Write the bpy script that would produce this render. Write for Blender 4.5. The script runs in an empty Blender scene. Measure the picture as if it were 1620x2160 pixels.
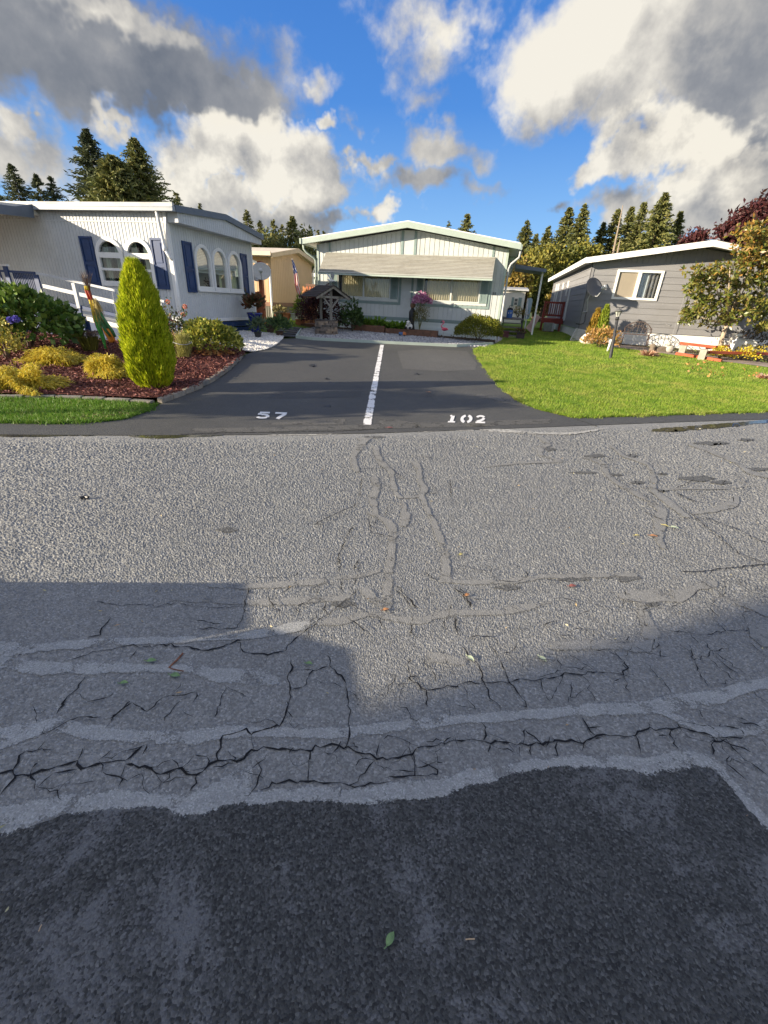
import bpy, bmesh, math, random
import numpy as np
from mathutils import Vector, Matrix
random.seed(7); rng = np.random.default_rng(11)
SC = bpy.context.scene; COL = SC.collection
PI = math.pi
# ------------------------------------------------------------------ camera
F, PITCH, ROLL, YAW, EYE = 909.0, math.radians(25.9), math.radians(2.89), math.radians(12.0), 1.55
_cp, _sp = math.cos(PITCH), math.sin(PITCH)
_f = np.array([0, _cp, -_sp]); _u = np.array([0, _sp, _cp]); _r = np.array([1., 0, 0])
_c, _s = math.cos(ROLL), math.sin(ROLL)
CM = np.array([_c*_r+_s*_u, -_s*_r+_c*_u, _f])
_cy, _sy = math.cos(YAW), math.sin(YAW)
CM = CM @ np.array([[_cy, -_sy, 0], [_sy, _cy, 0], [0, 0, 1]]).T
EYEP = np.array([0, 0, EYE])
cam = bpy.data.cameras.new('camera'); camo = bpy.data.objects.new('camera', cam); COL.objects.link(camo)
m4 = Matrix.Identity(4)
for i in range(3):
    m4[i][0] = CM[0][i]; m4[i][1] = CM[1][i]; m4[i][2] = -CM[2][i]; m4[i][3] = EYEP[i]
camo.matrix_world = m4
cam.sensor_fit = 'HORIZONTAL'; cam.sensor_width = 36; cam.lens = F/1620*36
cam.clip_start = 0.05; cam.clip_end = 3000
SC.camera = camo
# ------------------------------------------------------------------ terrain height and survey of the site
def g(X, Y):
    d = (X+1.38)*-.454+(Y-5.34)*.891
    if d <= 0: return 0.0
    if d < 2: return .042*d*d/4
    if d < 14: return .042*(d-1)
    return min(.546+.003*(d-14), .9)
def ray(x, y): return np.array([(x-810)/F, -(y-1080)/F, 1.0]) @ CM
def onY(x, y, Y):
    d = ray(x, y); return EYEP+d*(Y/d[1])
def ong(x, y):
    d = ray(x, y); t = -EYE/d[2] if d[2] < 0 else 60
    lo, hi = 0., t
    for _ in range(40):
        m = (lo+hi)/2; p = EYEP+d*m
        if p[2] > g(p[0], p[1]): lo = m
        else: hi = m
    return EYEP+d*hi
# ------------------------------------------------------------------ tagging
def tag(o, label=None, cat=None, group=None, kind=None):
    if label: o['label'] = label
    if cat: o['category'] = cat
    if group: o['group'] = group
    if kind: o['kind'] = kind
    return o
def thing(name, label, cat, loc=(0, 0, 0), rz=0, group=None):
    o = bpy.data.objects.new(name, None); COL.objects.link(o)
    o.location = loc; o.rotation_euler = (0, 0, rz); o.empty_display_size = .1
    return tag(o, label, cat, group)
def dup(o, parent=None):
    c = o.copy(); COL.objects.link(c)
    if parent: c.parent = parent
    for ch in list(o.children): dup(ch, c)
    return c
# ------------------------------------------------------------------ mesh builder
class MB:
    def __init__(s): s.v = []; s.f = []; s.m = []
    def add(s, vs, fs, mi=0):
        b = len(s.v); s.v += [tuple(map(float, p)) for p in vs]
        for f in fs: s.f.append(tuple(b+i for i in f)); s.m.append(mi)
        return s
    def box(s, x0, x1, y0, y1, z0, z1, mi=0):
        return s.add([(x0,y0,z0),(x1,y0,z0),(x1,y1,z0),(x0,y1,z0),(x0,y0,z1),(x1,y0,z1),(x1,y1,z1),(x0,y1,z1)],
              [(0,3,2,1),(4,5,6,7),(0,1,5,4),(1,2,6,5),(2,3,7,6),(3,0,4,7)], mi)
    def obox(s, a, b, w, h, mi=0, up=(0,0,1)):      # bar from a to b, width w, height h
        a = Vector(a); b = Vector(b); d = (b-a).normalized(); upv = Vector(up)
        if abs(d.dot(upv)) > .98: upv = Vector((0, 1, 0))
        sx = d.cross(upv).normalized()*w/2; sz = sx.cross(d).normalized()*h/2
        vs = [a-sx-sz, a+sx-sz, a+sx+sz, a-sx+sz, b-sx-sz, b+sx-sz, b+sx+sz, b-sx+sz]
        return s.add(vs, [(3,2,1,0),(4,5,6,7),(0,1,5,4),(1,2,6,5),(2,3,7,6),(3,0,4,7)], mi)
    def tube(s, pts, rs, n=8, mi=0, cap=True):
        pts = [Vector(p) for p in pts]
        if not isinstance(rs, (list, tuple)): rs = [rs]*len(pts)
        rings = []; prev = None
        for i, p in enumerate(pts):
            d = (pts[min(i+1, len(pts)-1)]-pts[max(i-1, 0)]).normalized()
            x = prev if prev is not None else (Vector((1,0,0)) if abs(d.x) < .9 else Vector((0,1,0)))
            x = (x-d*x.dot(d)).normalized(); prev = x; y = d.cross(x)
            rings.append([p+(x*math.cos(2*PI*k/n)+y*math.sin(2*PI*k/n))*rs[i] for k in range(n)])
        vs = [q for r in rings for q in r]; fs = []
        for i in range(len(pts)-1):
            for k in range(n): fs.append((i*n+k, i*n+(k+1)%n, (i+1)*n+(k+1)%n, (i+1)*n+k))
        if cap: fs += [tuple(range(n-1, -1, -1)), tuple((len(pts)-1)*n+k for k in range(n))]
        return s.add(vs, fs, mi)
    def lathe(s, prof, c=(0,0,0), n=16, mi=0):
        return s.tube([(c[0], c[1], c[2]+z) for r, z in prof], [max(r, 1e-4) for r, z in prof], n, mi)
    def prism(s, poly, a, b, mi=0):   # poly: list of 3D points, extruded by vector b-a
        d = Vector(b)-Vector(a); n = len(poly); vs = [Vector(p) for p in poly]+[Vector(p)+d for p in poly]
        fs = [tuple(range(n-1, -1, -1)), tuple(range(n, 2*n))]+[(i, (i+1)%n, n+(i+1)%n, n+i) for i in range(n)]
        return s.add(vs, fs, mi)
    def ball(s, c, r, n=10, m=7, sc=(1,1,1), mi=0, jit=0):
        vs = []; fs = []
        for j in range(m+1):
            th = PI*j/m
            for k in range(n):
                ph = 2*PI*k/n; q = 1+(random.random()-.5)*jit
                vs.append((c[0]+r*sc[0]*q*math.sin(th)*math.cos(ph), c[1]+r*sc[1]*q*math.sin(th)*math.sin(ph), c[2]+r*sc[2]*q*math.cos(th)))
        for j in range(m):
            for k in range(n): fs.append((j*n+k, (j+1)*n+k, (j+1)*n+(k+1)%n, j*n+(k+1)%n))
        return s.add(vs, fs, mi)
    def build(s, name, mats, parent=None, smooth=False, bevel=0):
        me = bpy.data.meshes.new(name)
        off = Vector(parent.matrix_basis.translation) if parent is not None and parent.parent is None else Vector((0,0,0))
        if parent is not None and parent.parent is not None: off = parent.parent.matrix_basis.translation
        me.from_pydata([(p[0]-off[0], p[1]-off[1], p[2]-off[2]) for p in s.v] if parent is not None and not getattr(s, 'local', False) else s.v, [], s.f)
        if not isinstance(mats, (list, tuple)): mats = [mats]
        for m in mats: me.materials.append(m)
        if len(mats) > 1: me.polygons.foreach_set('material_index', s.m)
        if smooth: me.polygons.foreach_set('use_smooth', [True]*len(s.f))
        me.update()
        o = bpy.data.objects.new(name, me); COL.objects.link(o)
        if parent is not None: o.parent = parent
        if bevel:
            b = o.modifiers.new('bevel', 'BEVEL'); b.width = bevel; b.segments = 2; b.limit_method = 'ANGLE'
        return o
def solo(mb, name, mats, loc, label, cat, group=None, kind=None, **k):   # one-mesh thing with its origin at loc
    mb.v = [(x-loc[0], y-loc[1], z-loc[2]) for x, y, z in mb.v]
    o = mb.build(name, mats, **k); o.location = loc
    return tag(o, label, cat, group, kind)
def arr_mesh(name, V, Fc, mats, parent=None, loc=None, mi=None, smooth=False):
    V = np.asarray(V, np.float32); Fc = np.asarray(Fc, np.int32); k = Fc.shape[1]
    if loc is not None: V = V-np.array(loc, np.float32)
    me = bpy.data.meshes.new(name)
    me.vertices.add(len(V)); me.vertices.foreach_set('co', V.ravel())
    me.loops.add(Fc.size); me.loops.foreach_set('vertex_index', Fc.ravel())
    me.polygons.add(len(Fc)); me.polygons.foreach_set('loop_start', np.arange(0, Fc.size, k, dtype=np.int32))
    me.polygons.foreach_set('loop_total', np.full(len(Fc), k, np.int32))
    if not isinstance(mats, (list, tuple)): mats = [mats]
    for m in mats: me.materials.append(m)
    if mi is not None: me.polygons.foreach_set('material_index', np.asarray(mi, np.int32))
    me.update(calc_edges=True)
    if smooth: me.polygons.foreach_set('use_smooth', [True]*len(Fc))
    o = bpy.data.objects.new(name, me); COL.objects.link(o)
    if parent is not None: o.parent = parent
    elif loc is not None: o.location = loc
    return o
def unit(a): return a/np.maximum(np.linalg.norm(a, axis=-1, keepdims=True), 1e-9)
def leaf_arrays(P, D, L, W, mid=.45, curl=.0):
    """diamond leaves: base P, direction D, length L, width W -> verts, quads"""
    n = len(P); D = unit(D); R = unit(rng.normal(size=(n, 3))); S = unit(np.cross(D, R)); N = np.cross(S, D)
    L = np.broadcast_to(np.asarray(L, float), (n,))[:, None]; W = np.broadcast_to(np.asarray(W, float), (n,))[:, None]
    V = np.stack([P, P+D*L*mid+S*W/2+N*L*curl, P+D*L, P+D*L*mid-S*W/2+N*L*curl], 1).reshape(-1, 3)
    return V, np.arange(4*n).reshape(n, 4)
def blade_arrays(P, D, L, W, droop=0.):
    """two-segment blades that may droop -> verts, quads (3 cross-sections, sharp tip)"""
    n = len(P); D = unit(D); R = np.tile([0., 0, 1], (n, 1)) + rng.normal(size=(n, 3))*.35
    S = unit(np.cross(D, R)); L = np.broadcast_to(np.asarray(L, float), (n,))[:, None]; W = np.broadcast_to(np.asarray(W, float), (n,))[:, None]
    dr = np.zeros((n, 3)); dr[:, 2] = -1; dr = dr*L*droop
    a = P; b = P+D*L*.5+dr*.25; c = P+D*L+dr
    V = np.stack([a-S*W/2, a+S*W/2, b+S*W*.42, b-S*W*.42, c+S*W*.06, c-S*W*.06], 1).reshape(-1, 3)
    i = np.arange(n)[:, None]*6
    return V, np.concatenate([i+np.array([[0, 1, 2, 3]]), i+np.array([[3, 2, 4, 5]])], 0)
def join(*parts):
    V = []; Q = []; b = 0
    for v, f in parts: V.append(v); Q.append(f+b); b += len(v)
    return np.concatenate(V), np.concatenate(Q)
# ------------------------------------------------------------------ materials
def nt(m):
    m.use_nodes = True; t = m.node_tree; t.nodes.clear(); return t
def nd(t, typ, **k):
    n = t.nodes.new(typ)
    for a, b in k.items():
        if a.startswith('i_'):
            key = a[2:]; key = int(key) if key.isdigit() else key.replace('_', ' ')
            n.inputs[key].default_value = b
        else: setattr(n, a, b)
    return n
def lk(t, a, b): t.links.new(a, b)
def rgba(c): return (c[0], c[1], c[2], 1)
def mixc(t, fac, a, b, mode='MIX'):
    n = nd(t, 'ShaderNodeMix', data_type='RGBA', blend_type=mode)
    for sock, val in ((n.inputs[0], fac), (n.inputs[6], a), (n.inputs[7], b)):
        if hasattr(val, 'links') or hasattr(val, 'is_linked'): lk(t, val, sock)
        elif isinstance(val, (int, float)): sock.default_value = val
        else: sock.default_value = rgba(val)
    return n.outputs[2]
def math_(t, op, a, b=None, c=None, clamp=False):
    n = nd(t, 'ShaderNodeMath', operation=op, use_clamp=clamp)
    for i, v in enumerate((a, b, c)):
        if v is None: continue
        if hasattr(v, 'is_linked'): lk(t, v, n.inputs[i])
        else: n.inputs[i].default_value = v
    return n.outputs[0]
def ramp(t, fac, stops, interp='LINEAR'):
    n = nd(t, 'ShaderNodeValToRGB'); lk(t, fac, n.inputs[0]); cr = n.color_ramp; cr.interpolation = interp
    while len(cr.elements) < len(stops): cr.elements.new(.5)
    for e, (p, c) in zip(cr.elements, stops):
        e.position = p; e.color = rgba(c) if not isinstance(c, (int, float)) else (c, c, c, 1)
    return n.outputs[0]
def noise(t, vec, scale, detail=4, rough=.6, dist=0):
    n = nd(t, 'ShaderNodeTexNoise'); n.inputs['Scale'].default_value = scale; n.inputs['Detail'].default_value = detail
    n.inputs['Roughness'].default_value = rough; n.inputs['Distortion'].default_value = dist
    if vec is not None: lk(t, vec, n.inputs['Vector'])
    return n.outputs[0]
def voro(t, vec, scale, feature='F1', out='Distance', rand=1):
    n = nd(t, 'ShaderNodeTexVoronoi', feature=feature); n.inputs['Scale'].default_value = scale; n.inputs['Randomness'].default_value = rand
    if vec is not None: lk(t, vec, n.inputs['Vector'])
    return n.outputs[out]
def finish(t, col, rough, bump=None, bstr=.3, bdist=.01, metallic=0, spec=.5, trans=None, coat=0):
    p = nd(t, 'ShaderNodeBsdfPrincipled'); o = nd(t, 'ShaderNodeOutputMaterial')
    for k, v in (('Base Color', col), ('Roughness', rough), ('Metallic', metallic), ('Specular IOR Level', spec), ('Coat Weight', coat)):
        if hasattr(v, 'is_linked'): lk(t, v, p.inputs[k])
        else: p.inputs[k].default_value = rgba(v) if k == 'Base Color' else v
    if bump is not None:
        b = nd(t, 'ShaderNodeBump'); b.inputs['Strength'].default_value = bstr; b.inputs['Distance'].default_value = bdist
        lk(t, bump, b.inputs['Height']); lk(t, b.outputs[0], p.inputs['Normal'])
    sh = p.outputs[0]
    if trans:
        tr = nd(t, 'ShaderNodeBsdfTranslucent'); lk(t, col, tr.inputs[0]) if hasattr(col, 'is_linked') else None
        mx = nd(t, 'ShaderNodeMixShader'); mx.inputs[0].default_value = trans; lk(t, sh, mx.inputs[1]); lk(t, tr.outputs[0], mx.inputs[2]); sh = mx.outputs[0]
    lk(t, sh, o.inputs[0])
def objc(t): return nd(t, 'ShaderNodeTexCoord').outputs['Object']
def posn(t): return nd(t, 'ShaderNodeNewGeometry').outputs['Position']
def stretch(t, vec, s):
    n = nd(t, 'ShaderNodeMapping'); n.inputs['Scale'].default_value = s; lk(t, vec, n.inputs[0]); return n.outputs[0]
_mc = {}
def M(name, col, rough=.6, var=.12, scale=6, bump=.15, bscale=90, metallic=0, spec=.4, streak=None, dirt=.0, coat=0):
    if name in _mc: return _mc[name]
    m = bpy.data.materials.new(name); t = nt(m); v = posn(t)
    if streak: v2 = stretch(t, v, streak)
    else: v2 = v
    n1 = noise(t, v2, scale, 5, .65)
    f = ramp(t, n1, [(.3, 0.), (.7, 1.)])
    lo = [c*(1-var*1.5) for c in col]; hi = [min(1, c*(1+var)) for c in col]
    c = mixc(t, f, lo, hi)
    if dirt:
        n2 = noise(t, v, 1.7, 6, .7); d = ramp(t, n2, [(.5, 0.), (.75, 1.)]); d = math_(t, 'MULTIPLY', d, dirt)
        c = mixc(t, d, c, (.13, .11, .08))
    r = math_(t, 'MULTIPLY_ADD', n1, .25, rough-.12)
    nb = noise(t, v2, bscale, 4, .7)
    finish(t, c, r, nb if bump else None, bump, .004, metallic, spec, coat=coat); _mc[name] = m; return m
def LEAF(name, cols, rough=.5, trans=.25, spec=.35):
    if name in _mc: return _mc[name]
    m = bpy.data.materials.new(name); t = nt(m); gm = nd(t, 'ShaderNodeNewGeometry')
    c = ramp(t, gm.outputs['Random Per Island'], [(i/(len(cols)-1) if len(cols) > 1 else 0, k) for i, k in enumerate(cols)])
    n = noise(t, gm.outputs['Position'], 2.2, 3); c = mixc(t, math_(t, 'MULTIPLY', ramp(t, n, [(.35, 0.), (.65, 1.)]), .35), c, cols[0])
    finish(t, c, rough, trans=trans, spec=spec); _mc[name] = m; return m
def GLASS(name='window_glass', tint=(.85, .9, .9), refl=1.0):
    if name in _mc: return _mc[name]
    m = bpy.data.materials.new(name); t = nt(m); o = nd(t, 'ShaderNodeOutputMaterial')
    tr = nd(t, 'ShaderNodeBsdfTransparent'); tr.inputs[0].default_value = rgba(tint)
    gl = nd(t, 'ShaderNodeBsdfGlossy'); gl.inputs['Roughness'].default_value = .02; gl.inputs[0].default_value = (.95, .97, 1, 1)
    fr = nd(t, 'ShaderNodeFresnel'); fr.inputs[0].default_value = 1.5
    b = nd(t, 'ShaderNodeBump'); b.inputs['Strength'].default_value = .06; b.inputs['Distance'].default_value = .01
    lk(t, noise(t, posn(t), 1.6, 2), b.inputs['Height']); lk(t, b.outputs[0], gl.inputs['Normal'])
    f = math_(t, 'MULTIPLY_ADD', fr.outputs[0], 1.2*refl, .04, True)
    mx = nd(t, 'ShaderNodeMixShader'); lk(t, f, mx.inputs[0]); lk(t, tr.outputs[0], mx.inputs[1]); lk(t, gl.outputs[0], mx.inputs[2]); lk(t, mx.outputs[0], o.inputs[0])
    _mc[name] = m; return m
# ------------------------------------------------------------------ light, sky and clouds
SUN_AZ, SUN_EL = math.radians(57), math.radians(15)     # sun stands behind the viewer's left shoulder
tdir = Vector((math.sin(SUN_AZ)*math.cos(SUN_EL), math.cos(SUN_AZ)*math.cos(SUN_EL), -math.sin(SUN_EL)))
sl = bpy.data.lights.new('sun', 'SUN'); sl.energy = 5.0; sl.angle = math.radians(.5); sl.color = (1, .86, .66)
so = bpy.data.objects.new('sun', sl); COL.objects.link(so); so.rotation_euler = tdir.to_track_quat('-Z', 'Y').to_euler(); so.location = (-20, -15, 15)
EXPO = 1.2
SC.view_settings.view_transform = 'Standard'; SC.view_settings.look = 'None'; SC.view_settings.exposure = EXPO; SC.view_settings.gamma = 1
SC.view_settings.use_curve_mapping = False
wd = bpy.data.worlds.new('World'); SC.world = wd; wd.use_nodes = True; t = wd.node_tree; t.nodes.clear()
sky = nd(t, 'ShaderNodeTexSky', sky_type='NISHITA'); sky.sun_disc = False; sky.sun_elevation = SUN_EL; sky.sun_rotation = PI+SUN_AZ
sky.air_density = 1.0; sky.dust_density = .3; sky.ozone_density = 2.2
hs = nd(t, 'ShaderNodeHueSaturation'); hs.inputs['Saturation'].default_value = 1.22; hs.inputs['Value'].default_value = 1.25; lk(t, sky.outputs[0], hs.inputs['Color'])
WS = .12
tc0 = nd(t, 'ShaderNodeTexCoord'); sp0 = nd(t, 'ShaderNodeSeparateXYZ'); lk(t, tc0.outputs['Generated'], sp0.inputs[0])
k0 = 1/(WS*2**EXPO)
grad = ramp(t, sp0.outputs[2], [(0., (.46*k0, .66*k0, .88*k0)), (.10, (.23*k0, .47*k0, .87*k0)), (.30, (.065*k0, .235*k0, .69*k0)), (.62, (.03*k0, .13*k0, .50*k0)), (1., (.035*k0, .12*k0, .40*k0))])
skyc = mixc(t, .88, hs.outputs[0], grad)
tc = nd(t, 'ShaderNodeTexCoord'); vec = tc.outputs['Generated']
sep = nd(t, 'ShaderNodeSeparateXYZ'); lk(t, vec, sep.inputs[0])
az = math_(t, 'ARCTAN2', sep.outputs[0], sep.outputs[1]); el = math_(t, 'ARCSINE', sep.outputs[2])
n_big = noise(t, vec, 4.2, 8, .6)
off = nd(t, 'ShaderNodeVectorMath', operation='ADD'); lk(t, vec, off.inputs[0]); off.inputs[1].default_value = (-.042, -.03, .045)
n_off = noise(t, off.outputs[0], 4.2, 6, .58)
n_fine = noise(t, vec, 17, 7, .6)
wv_ = noise(t, vec, 5.5, 5, .62); of2 = nd(t, 'ShaderNodeVectorMath', operation='ADD'); lk(t, vec, of2.inputs[0]); of2.inputs[1].default_value = (3.1, 1.7, 5.3); wv2 = noise(t, of2.outputs[0], 5.5, 5, .62)
az0, el0 = az, el
az = math_(t, 'MULTIPLY_ADD', math_(t, 'SUBTRACT', wv_, .5), .34, az); el = math_(t, 'MULTIPLY_ADD', math_(t, 'SUBTRACT', wv2, .5), .24, el)
# cloud masses: azimuth and elevation come from where each one stands in the sky
def azel(x, y):
    d = ray(x, y); d = d/np.linalg.norm(d); return math.atan2(d[0], d[1]), math.asin(d[2])
BACK = [  # x, y, rx, ry, greyness, weight
 (250, 80, 400, 165, .74, 1.3), (410, 160, 230, 105, .88, 1.15), (60, 10, 330, 150, .78, 1.1), (225, 5, 120, 52, .0, 1.6), (300, 30, 60, 40, .1, 1.2),
 (40, 330, 170, 150, .34, 1.05), (15, 235, 55, 50, .0, 1.1), (265, 240, 85, 30, .05, .8), (215, 205, 30, 22, .0, .8), (330, 330, 80, 50, .4, .7),
 (1330, 90, 290, 165, .0, 1.4), (1540, 110, 260, 240, .58, 1.3), (1190, 170, 140, 110, .03, 1.0), (1570, 230, 200, 150, .60, 1.2), (1270, 240, 120, 55, .2, .8), (1480, 290, 200, 90, .62, 1.0), (1700, 300, 200, 200, .55, 1.0),
 (960, 8, 120, 48, .15, .40), (920, 80, 50, 60, .3, .20), (650, 150, 55, 32, .3, .34), (920, 190, 45, 26, .4, .22), (930, 305, 80, 40, .45, .50), (985, 390, 80, 26, .5, .45), (860, 380, 80, 30, .68, .52), (765, 255, 28, 24, .3, .32),
 (690, 455, 80, 26, .85, .7), (1170, 440, 50, 26, .8, .62), (805, 335, 50, 18, .6, .5)]
FRONT = [(540, 330, 190, 95, .05, 1.25), (500, 290, 110, 65, .0, 1.0), (650, 370, 130, 75, .42, 1.1), (420, 380, 120, 75, .25, 1.0), (690, 250, 44, 34, .0, .8), (740, 330, 36, 30, .1, .7), (560, 440, 220, 45, .55, .9), (640, 405, 40, 26, .0, .9), (785, 450, 36, 30, .05, .8),
 (1310, 340, 120, 75, .0, 1.2), (1400, 330, 130, 70, .05, 1.1), (1540, 370, 190, 62, .05, 1.15), (1230, 360, 66, 48, .0, 1.0), (1440, 430, 260, 62, .50, 1.1), (1640, 390, 120, 60, .1, 1.0), (1320, 300, 50, 40, .0, .9)]
def blobs(LST):
    dens = tw = ts = None
    for (x, y, rx, ry, gr, wt) in LST:
        a0, e0 = azel(x, y); a1, _ = azel(x+rx, y); a2, _ = azel(x-rx, y); _, e1 = azel(x, y-ry); _, e2 = azel(x, y+ry)
        ra, re = abs(a1-a2)/2, abs(e1-e2)/2
        dx = math_(t, 'MULTIPLY', math_(t, 'SUBTRACT', az, a0), 1/ra); dy = math_(t, 'MULTIPLY', math_(t, 'SUBTRACT', el, e0), 1/re)
        q = math_(t, 'SQRT', math_(t, 'MULTIPLY_ADD', dx, dx, math_(t, 'MULTIPLY', dy, dy)))
        b = math_(t, 'MAXIMUM', math_(t, 'MULTIPLY', math_(t, 'SUBTRACT', 1.12, q), wt), -.6)
        dens = b if dens is None else math_(t, 'MAXIMUM', dens, b)
        w = math_(t, 'POWER', math_(t, 'MAXIMUM', math_(t, 'ADD', b, .25), .0001), 2.0)
        tw = w if tw is None else math_(t, 'ADD', tw, w)
        ts = math_(t, 'MULTIPLY', w, gr) if ts is None else math_(t, 'MULTIPLY_ADD', w, gr, ts)
    return dens, math_(t, 'DIVIDE', ts, math_(t, 'ADD', tw, .001))
# bright clouds added out of view, overhead and behind the viewer, as fill light
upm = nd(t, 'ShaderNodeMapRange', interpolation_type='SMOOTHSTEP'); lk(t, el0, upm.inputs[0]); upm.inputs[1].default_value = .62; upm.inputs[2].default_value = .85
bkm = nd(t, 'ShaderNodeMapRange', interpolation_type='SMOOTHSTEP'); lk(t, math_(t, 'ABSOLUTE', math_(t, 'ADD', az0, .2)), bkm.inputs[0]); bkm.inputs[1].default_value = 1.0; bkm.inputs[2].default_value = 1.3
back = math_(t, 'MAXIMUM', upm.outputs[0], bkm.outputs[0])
bd = math_(t, 'MULTIPLY', math_(t, 'SUBTRACT', noise(t, vec, 2.2, 4), .46), 3.0)
relief = math_(t, 'MULTIPLY', math_(t, 'SUBTRACT', n_big, n_off), 4.2)
fdet = math_(t, 'SUBTRACT', n_fine, .5)
k = 1/(WS*2**EXPO)
def layer(LST, lo, hi, abig, afine, rest, rel):
    dens, tone = blobs(LST)
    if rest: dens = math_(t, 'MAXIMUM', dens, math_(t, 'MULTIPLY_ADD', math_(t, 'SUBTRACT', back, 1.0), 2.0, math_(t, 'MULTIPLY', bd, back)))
    dd = math_(t, 'ADD', math_(t, 'ADD', dens, -.12), math_(t, 'MULTIPLY', math_(t, 'SUBTRACT', n_big, .5), abig)); dd = math_(t, 'ADD', dd, math_(t, 'MULTIPLY', fdet, afine))
    al = nd(t, 'ShaderNodeMapRange', interpolation_type='SMOOTHSTEP'); lk(t, dd, al.inputs[0]); al.inputs[1].default_value = lo; al.inputs[2].default_value = hi
    thick = ramp(t, dd, [(.1, 0.), (1.0, 1.)])
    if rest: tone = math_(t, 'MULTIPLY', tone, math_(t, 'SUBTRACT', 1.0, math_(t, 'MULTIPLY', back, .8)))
    tb = math_(t, 'MULTIPLY_ADD', tone, .88, math_(t, 'MULTIPLY', math_(t, 'MULTIPLY', thick, tone), .25))
    tb = math_(t, 'SUBTRACT', tb, math_(t, 'MULTIPLY', relief, math_(t, 'MULTIPLY_ADD', tone, -.45, rel))); tb = math_(t, 'SUBTRACT', tb, math_(t, 'MULTIPLY', fdet, .35))
    tb = math_(t, 'ADD', tb, .04, None, True)
    c = ramp(t, tb, [(0., (.94*k, .89*k, .78*k)), (.35, (.60*k, .575*k, .53*k)), (.7, (.30*k, .31*k, .33*k)), (1., (.17*k, .19*k, .225*k))])
    return math_(t, 'MULTIPLY', al.outputs[0], .97), c
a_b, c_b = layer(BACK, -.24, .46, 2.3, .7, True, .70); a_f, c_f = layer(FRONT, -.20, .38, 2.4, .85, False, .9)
vm = nd(t, 'ShaderNodeVectorMath', operation='SCALE'); lk(t, c_b, vm.inputs[0]); lk(t, math_(t, 'MULTIPLY_ADD', back, .62, 1.0), vm.inputs['Scale'])  # added unseen clouds made brighter to lift the light on shaded walls
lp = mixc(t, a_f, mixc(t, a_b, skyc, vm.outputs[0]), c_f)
bg = nd(t, 'ShaderNodeBackground'); bg.inputs[1].default_value = WS; lk(t, lp, bg.inputs[0])
wo = nd(t, 'ShaderNodeOutputWorld'); lk(t, bg.outputs[0], wo.inputs[0])
# ------------------------------------------------------------------ ground materials
def feather(m, scale=120, soft=.5):
    t = m.node_tree; o = [n for n in t.nodes if n.type == 'OUTPUT_MATERIAL'][0]; sh = o.inputs[0].links[0].from_socket
    at = nd(t, 'ShaderNodeAttribute', attribute_name='cover')
    nn = noise(t, posn(t), scale, 4, .7); th = math_(t, 'MULTIPLY_ADD', nn, 1.5, -.25)
    wear = ramp(t, noise(t, posn(t), 6.5, 5, .7), [(.34, .30), (.56, 1.)]); fm = math_(t, 'MULTIPLY_ADD', math_(t, 'SUBTRACT', math_(t, 'MULTIPLY', at.outputs['Fac'], wear), th), 5.0, .5, True)
    mx = nd(t, 'ShaderNodeMixShader'); tr = nd(t, 'ShaderNodeBsdfTransparent'); lk(t, fm, mx.inputs[0]); lk(t, tr.outputs[0], mx.inputs[1]); lk(t, sh, mx.inputs[2]); lk(t, mx.outputs[0], o.inputs[0])
    return m
def asphalt(name, base, cell, contrast, bstr, dusty=None, rough=.8, warm=1.0, blot=.18, bdist=.005):
    m = bpy.data.materials.new(name); t = nt(m); v = posn(t)
    vc = nd(t, 'ShaderNodeTexVoronoi'); vc.inputs['Scale'].default_value = cell; lk(t, v, vc.inputs['Vector'])
    sc = nd(t, 'ShaderNodeSeparateColor'); lk(t, vc.outputs['Color'], sc.inputs[0])
    stone = ramp(t, sc.outputs[0], [(0, 1-contrast), (.6, 1.), (.9, 1+contrast*.6), (1, 1+contrast*1.6)])
    big = noise(t, v, .55, 5, .6); mid = noise(t, v, 5.5, 5, .65); fine = noise(t, v, 330, 2)
    f = math_(t, 'MULTIPLY', math_(t, 'MULTIPLY_ADD', big, blot*2, 1-blot), math_(t, 'MULTIPLY_ADD', mid, .36, .82))
    f = math_(t, 'MULTIPLY', f, stone); f = math_(t, 'MULTIPLY', f, math_(t, 'MULTIPLY_ADD', fine, .5, .75))
    c = mixc(t, 1.0, (base*warm, base*1.005, base*(1.95-warm)), f, 'MULTIPLY')
    rg = rough
    if dusty:      # pale dust worn into the surface in blotches
        dv = math_(t, 'ADD', noise(t, v, dusty[0], 8, .74, .4), math_(t, 'MULTIPLY', math_(t, 'SUBTRACT', sc.outputs[1], .5), .08)); dm = ramp(t, dv, [(dusty[1], 0.), (dusty[1]+.07, .75), (.8, 1.)])
        c = mixc(t, dm, c, mixc(t, 1.0, (dusty[2],)*3, math_(t, 'MULTIPLY_ADD', fine, .5, .75), 'MULTIPLY'))
    h = math_(t, 'ADD', math_(t, 'MULTIPLY', math_(t, 'SUBTRACT', 1.0, vc.outputs['Distance']), .8), math_(t, 'MULTIPLY', noise(t, v, 60, 2, .6), 1.2))
    finish(t, c, rg, h, bstr, bdist, spec=.3); return m
m_road = asphalt('road_asphalt', .25, 125, .30, .5, warm=1.005, bdist=.004)
m_drive = asphalt('driveway_sealcoat', .078, 140, .3, .5, warm=1.01, rough=.72, blot=.28)
m_patch = asphalt('patch_asphalt', .066, 150, .62, .8, dusty=(2.0, .53, .165), warm=1.0, bdist=.005, rough=.75, blot=.3)
m_seal = feather(asphalt('sealant', .235, 190, .22, .45, warm=1.02, rough=.75, blot=.2))
m_stain = feather(asphalt('stain', .115, 90, .4, .6), 26)
m_crack = M('crack_gap', (.012, .012, .013), .95, .2, 20, 0)
m_crust = feather(M('mineral_crust', (.42, .41, .37), .85, .45, 22, .6, 60), 25)
m_water = bpy.data.materials.new('puddle_water'); t = nt(m_water)
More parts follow.
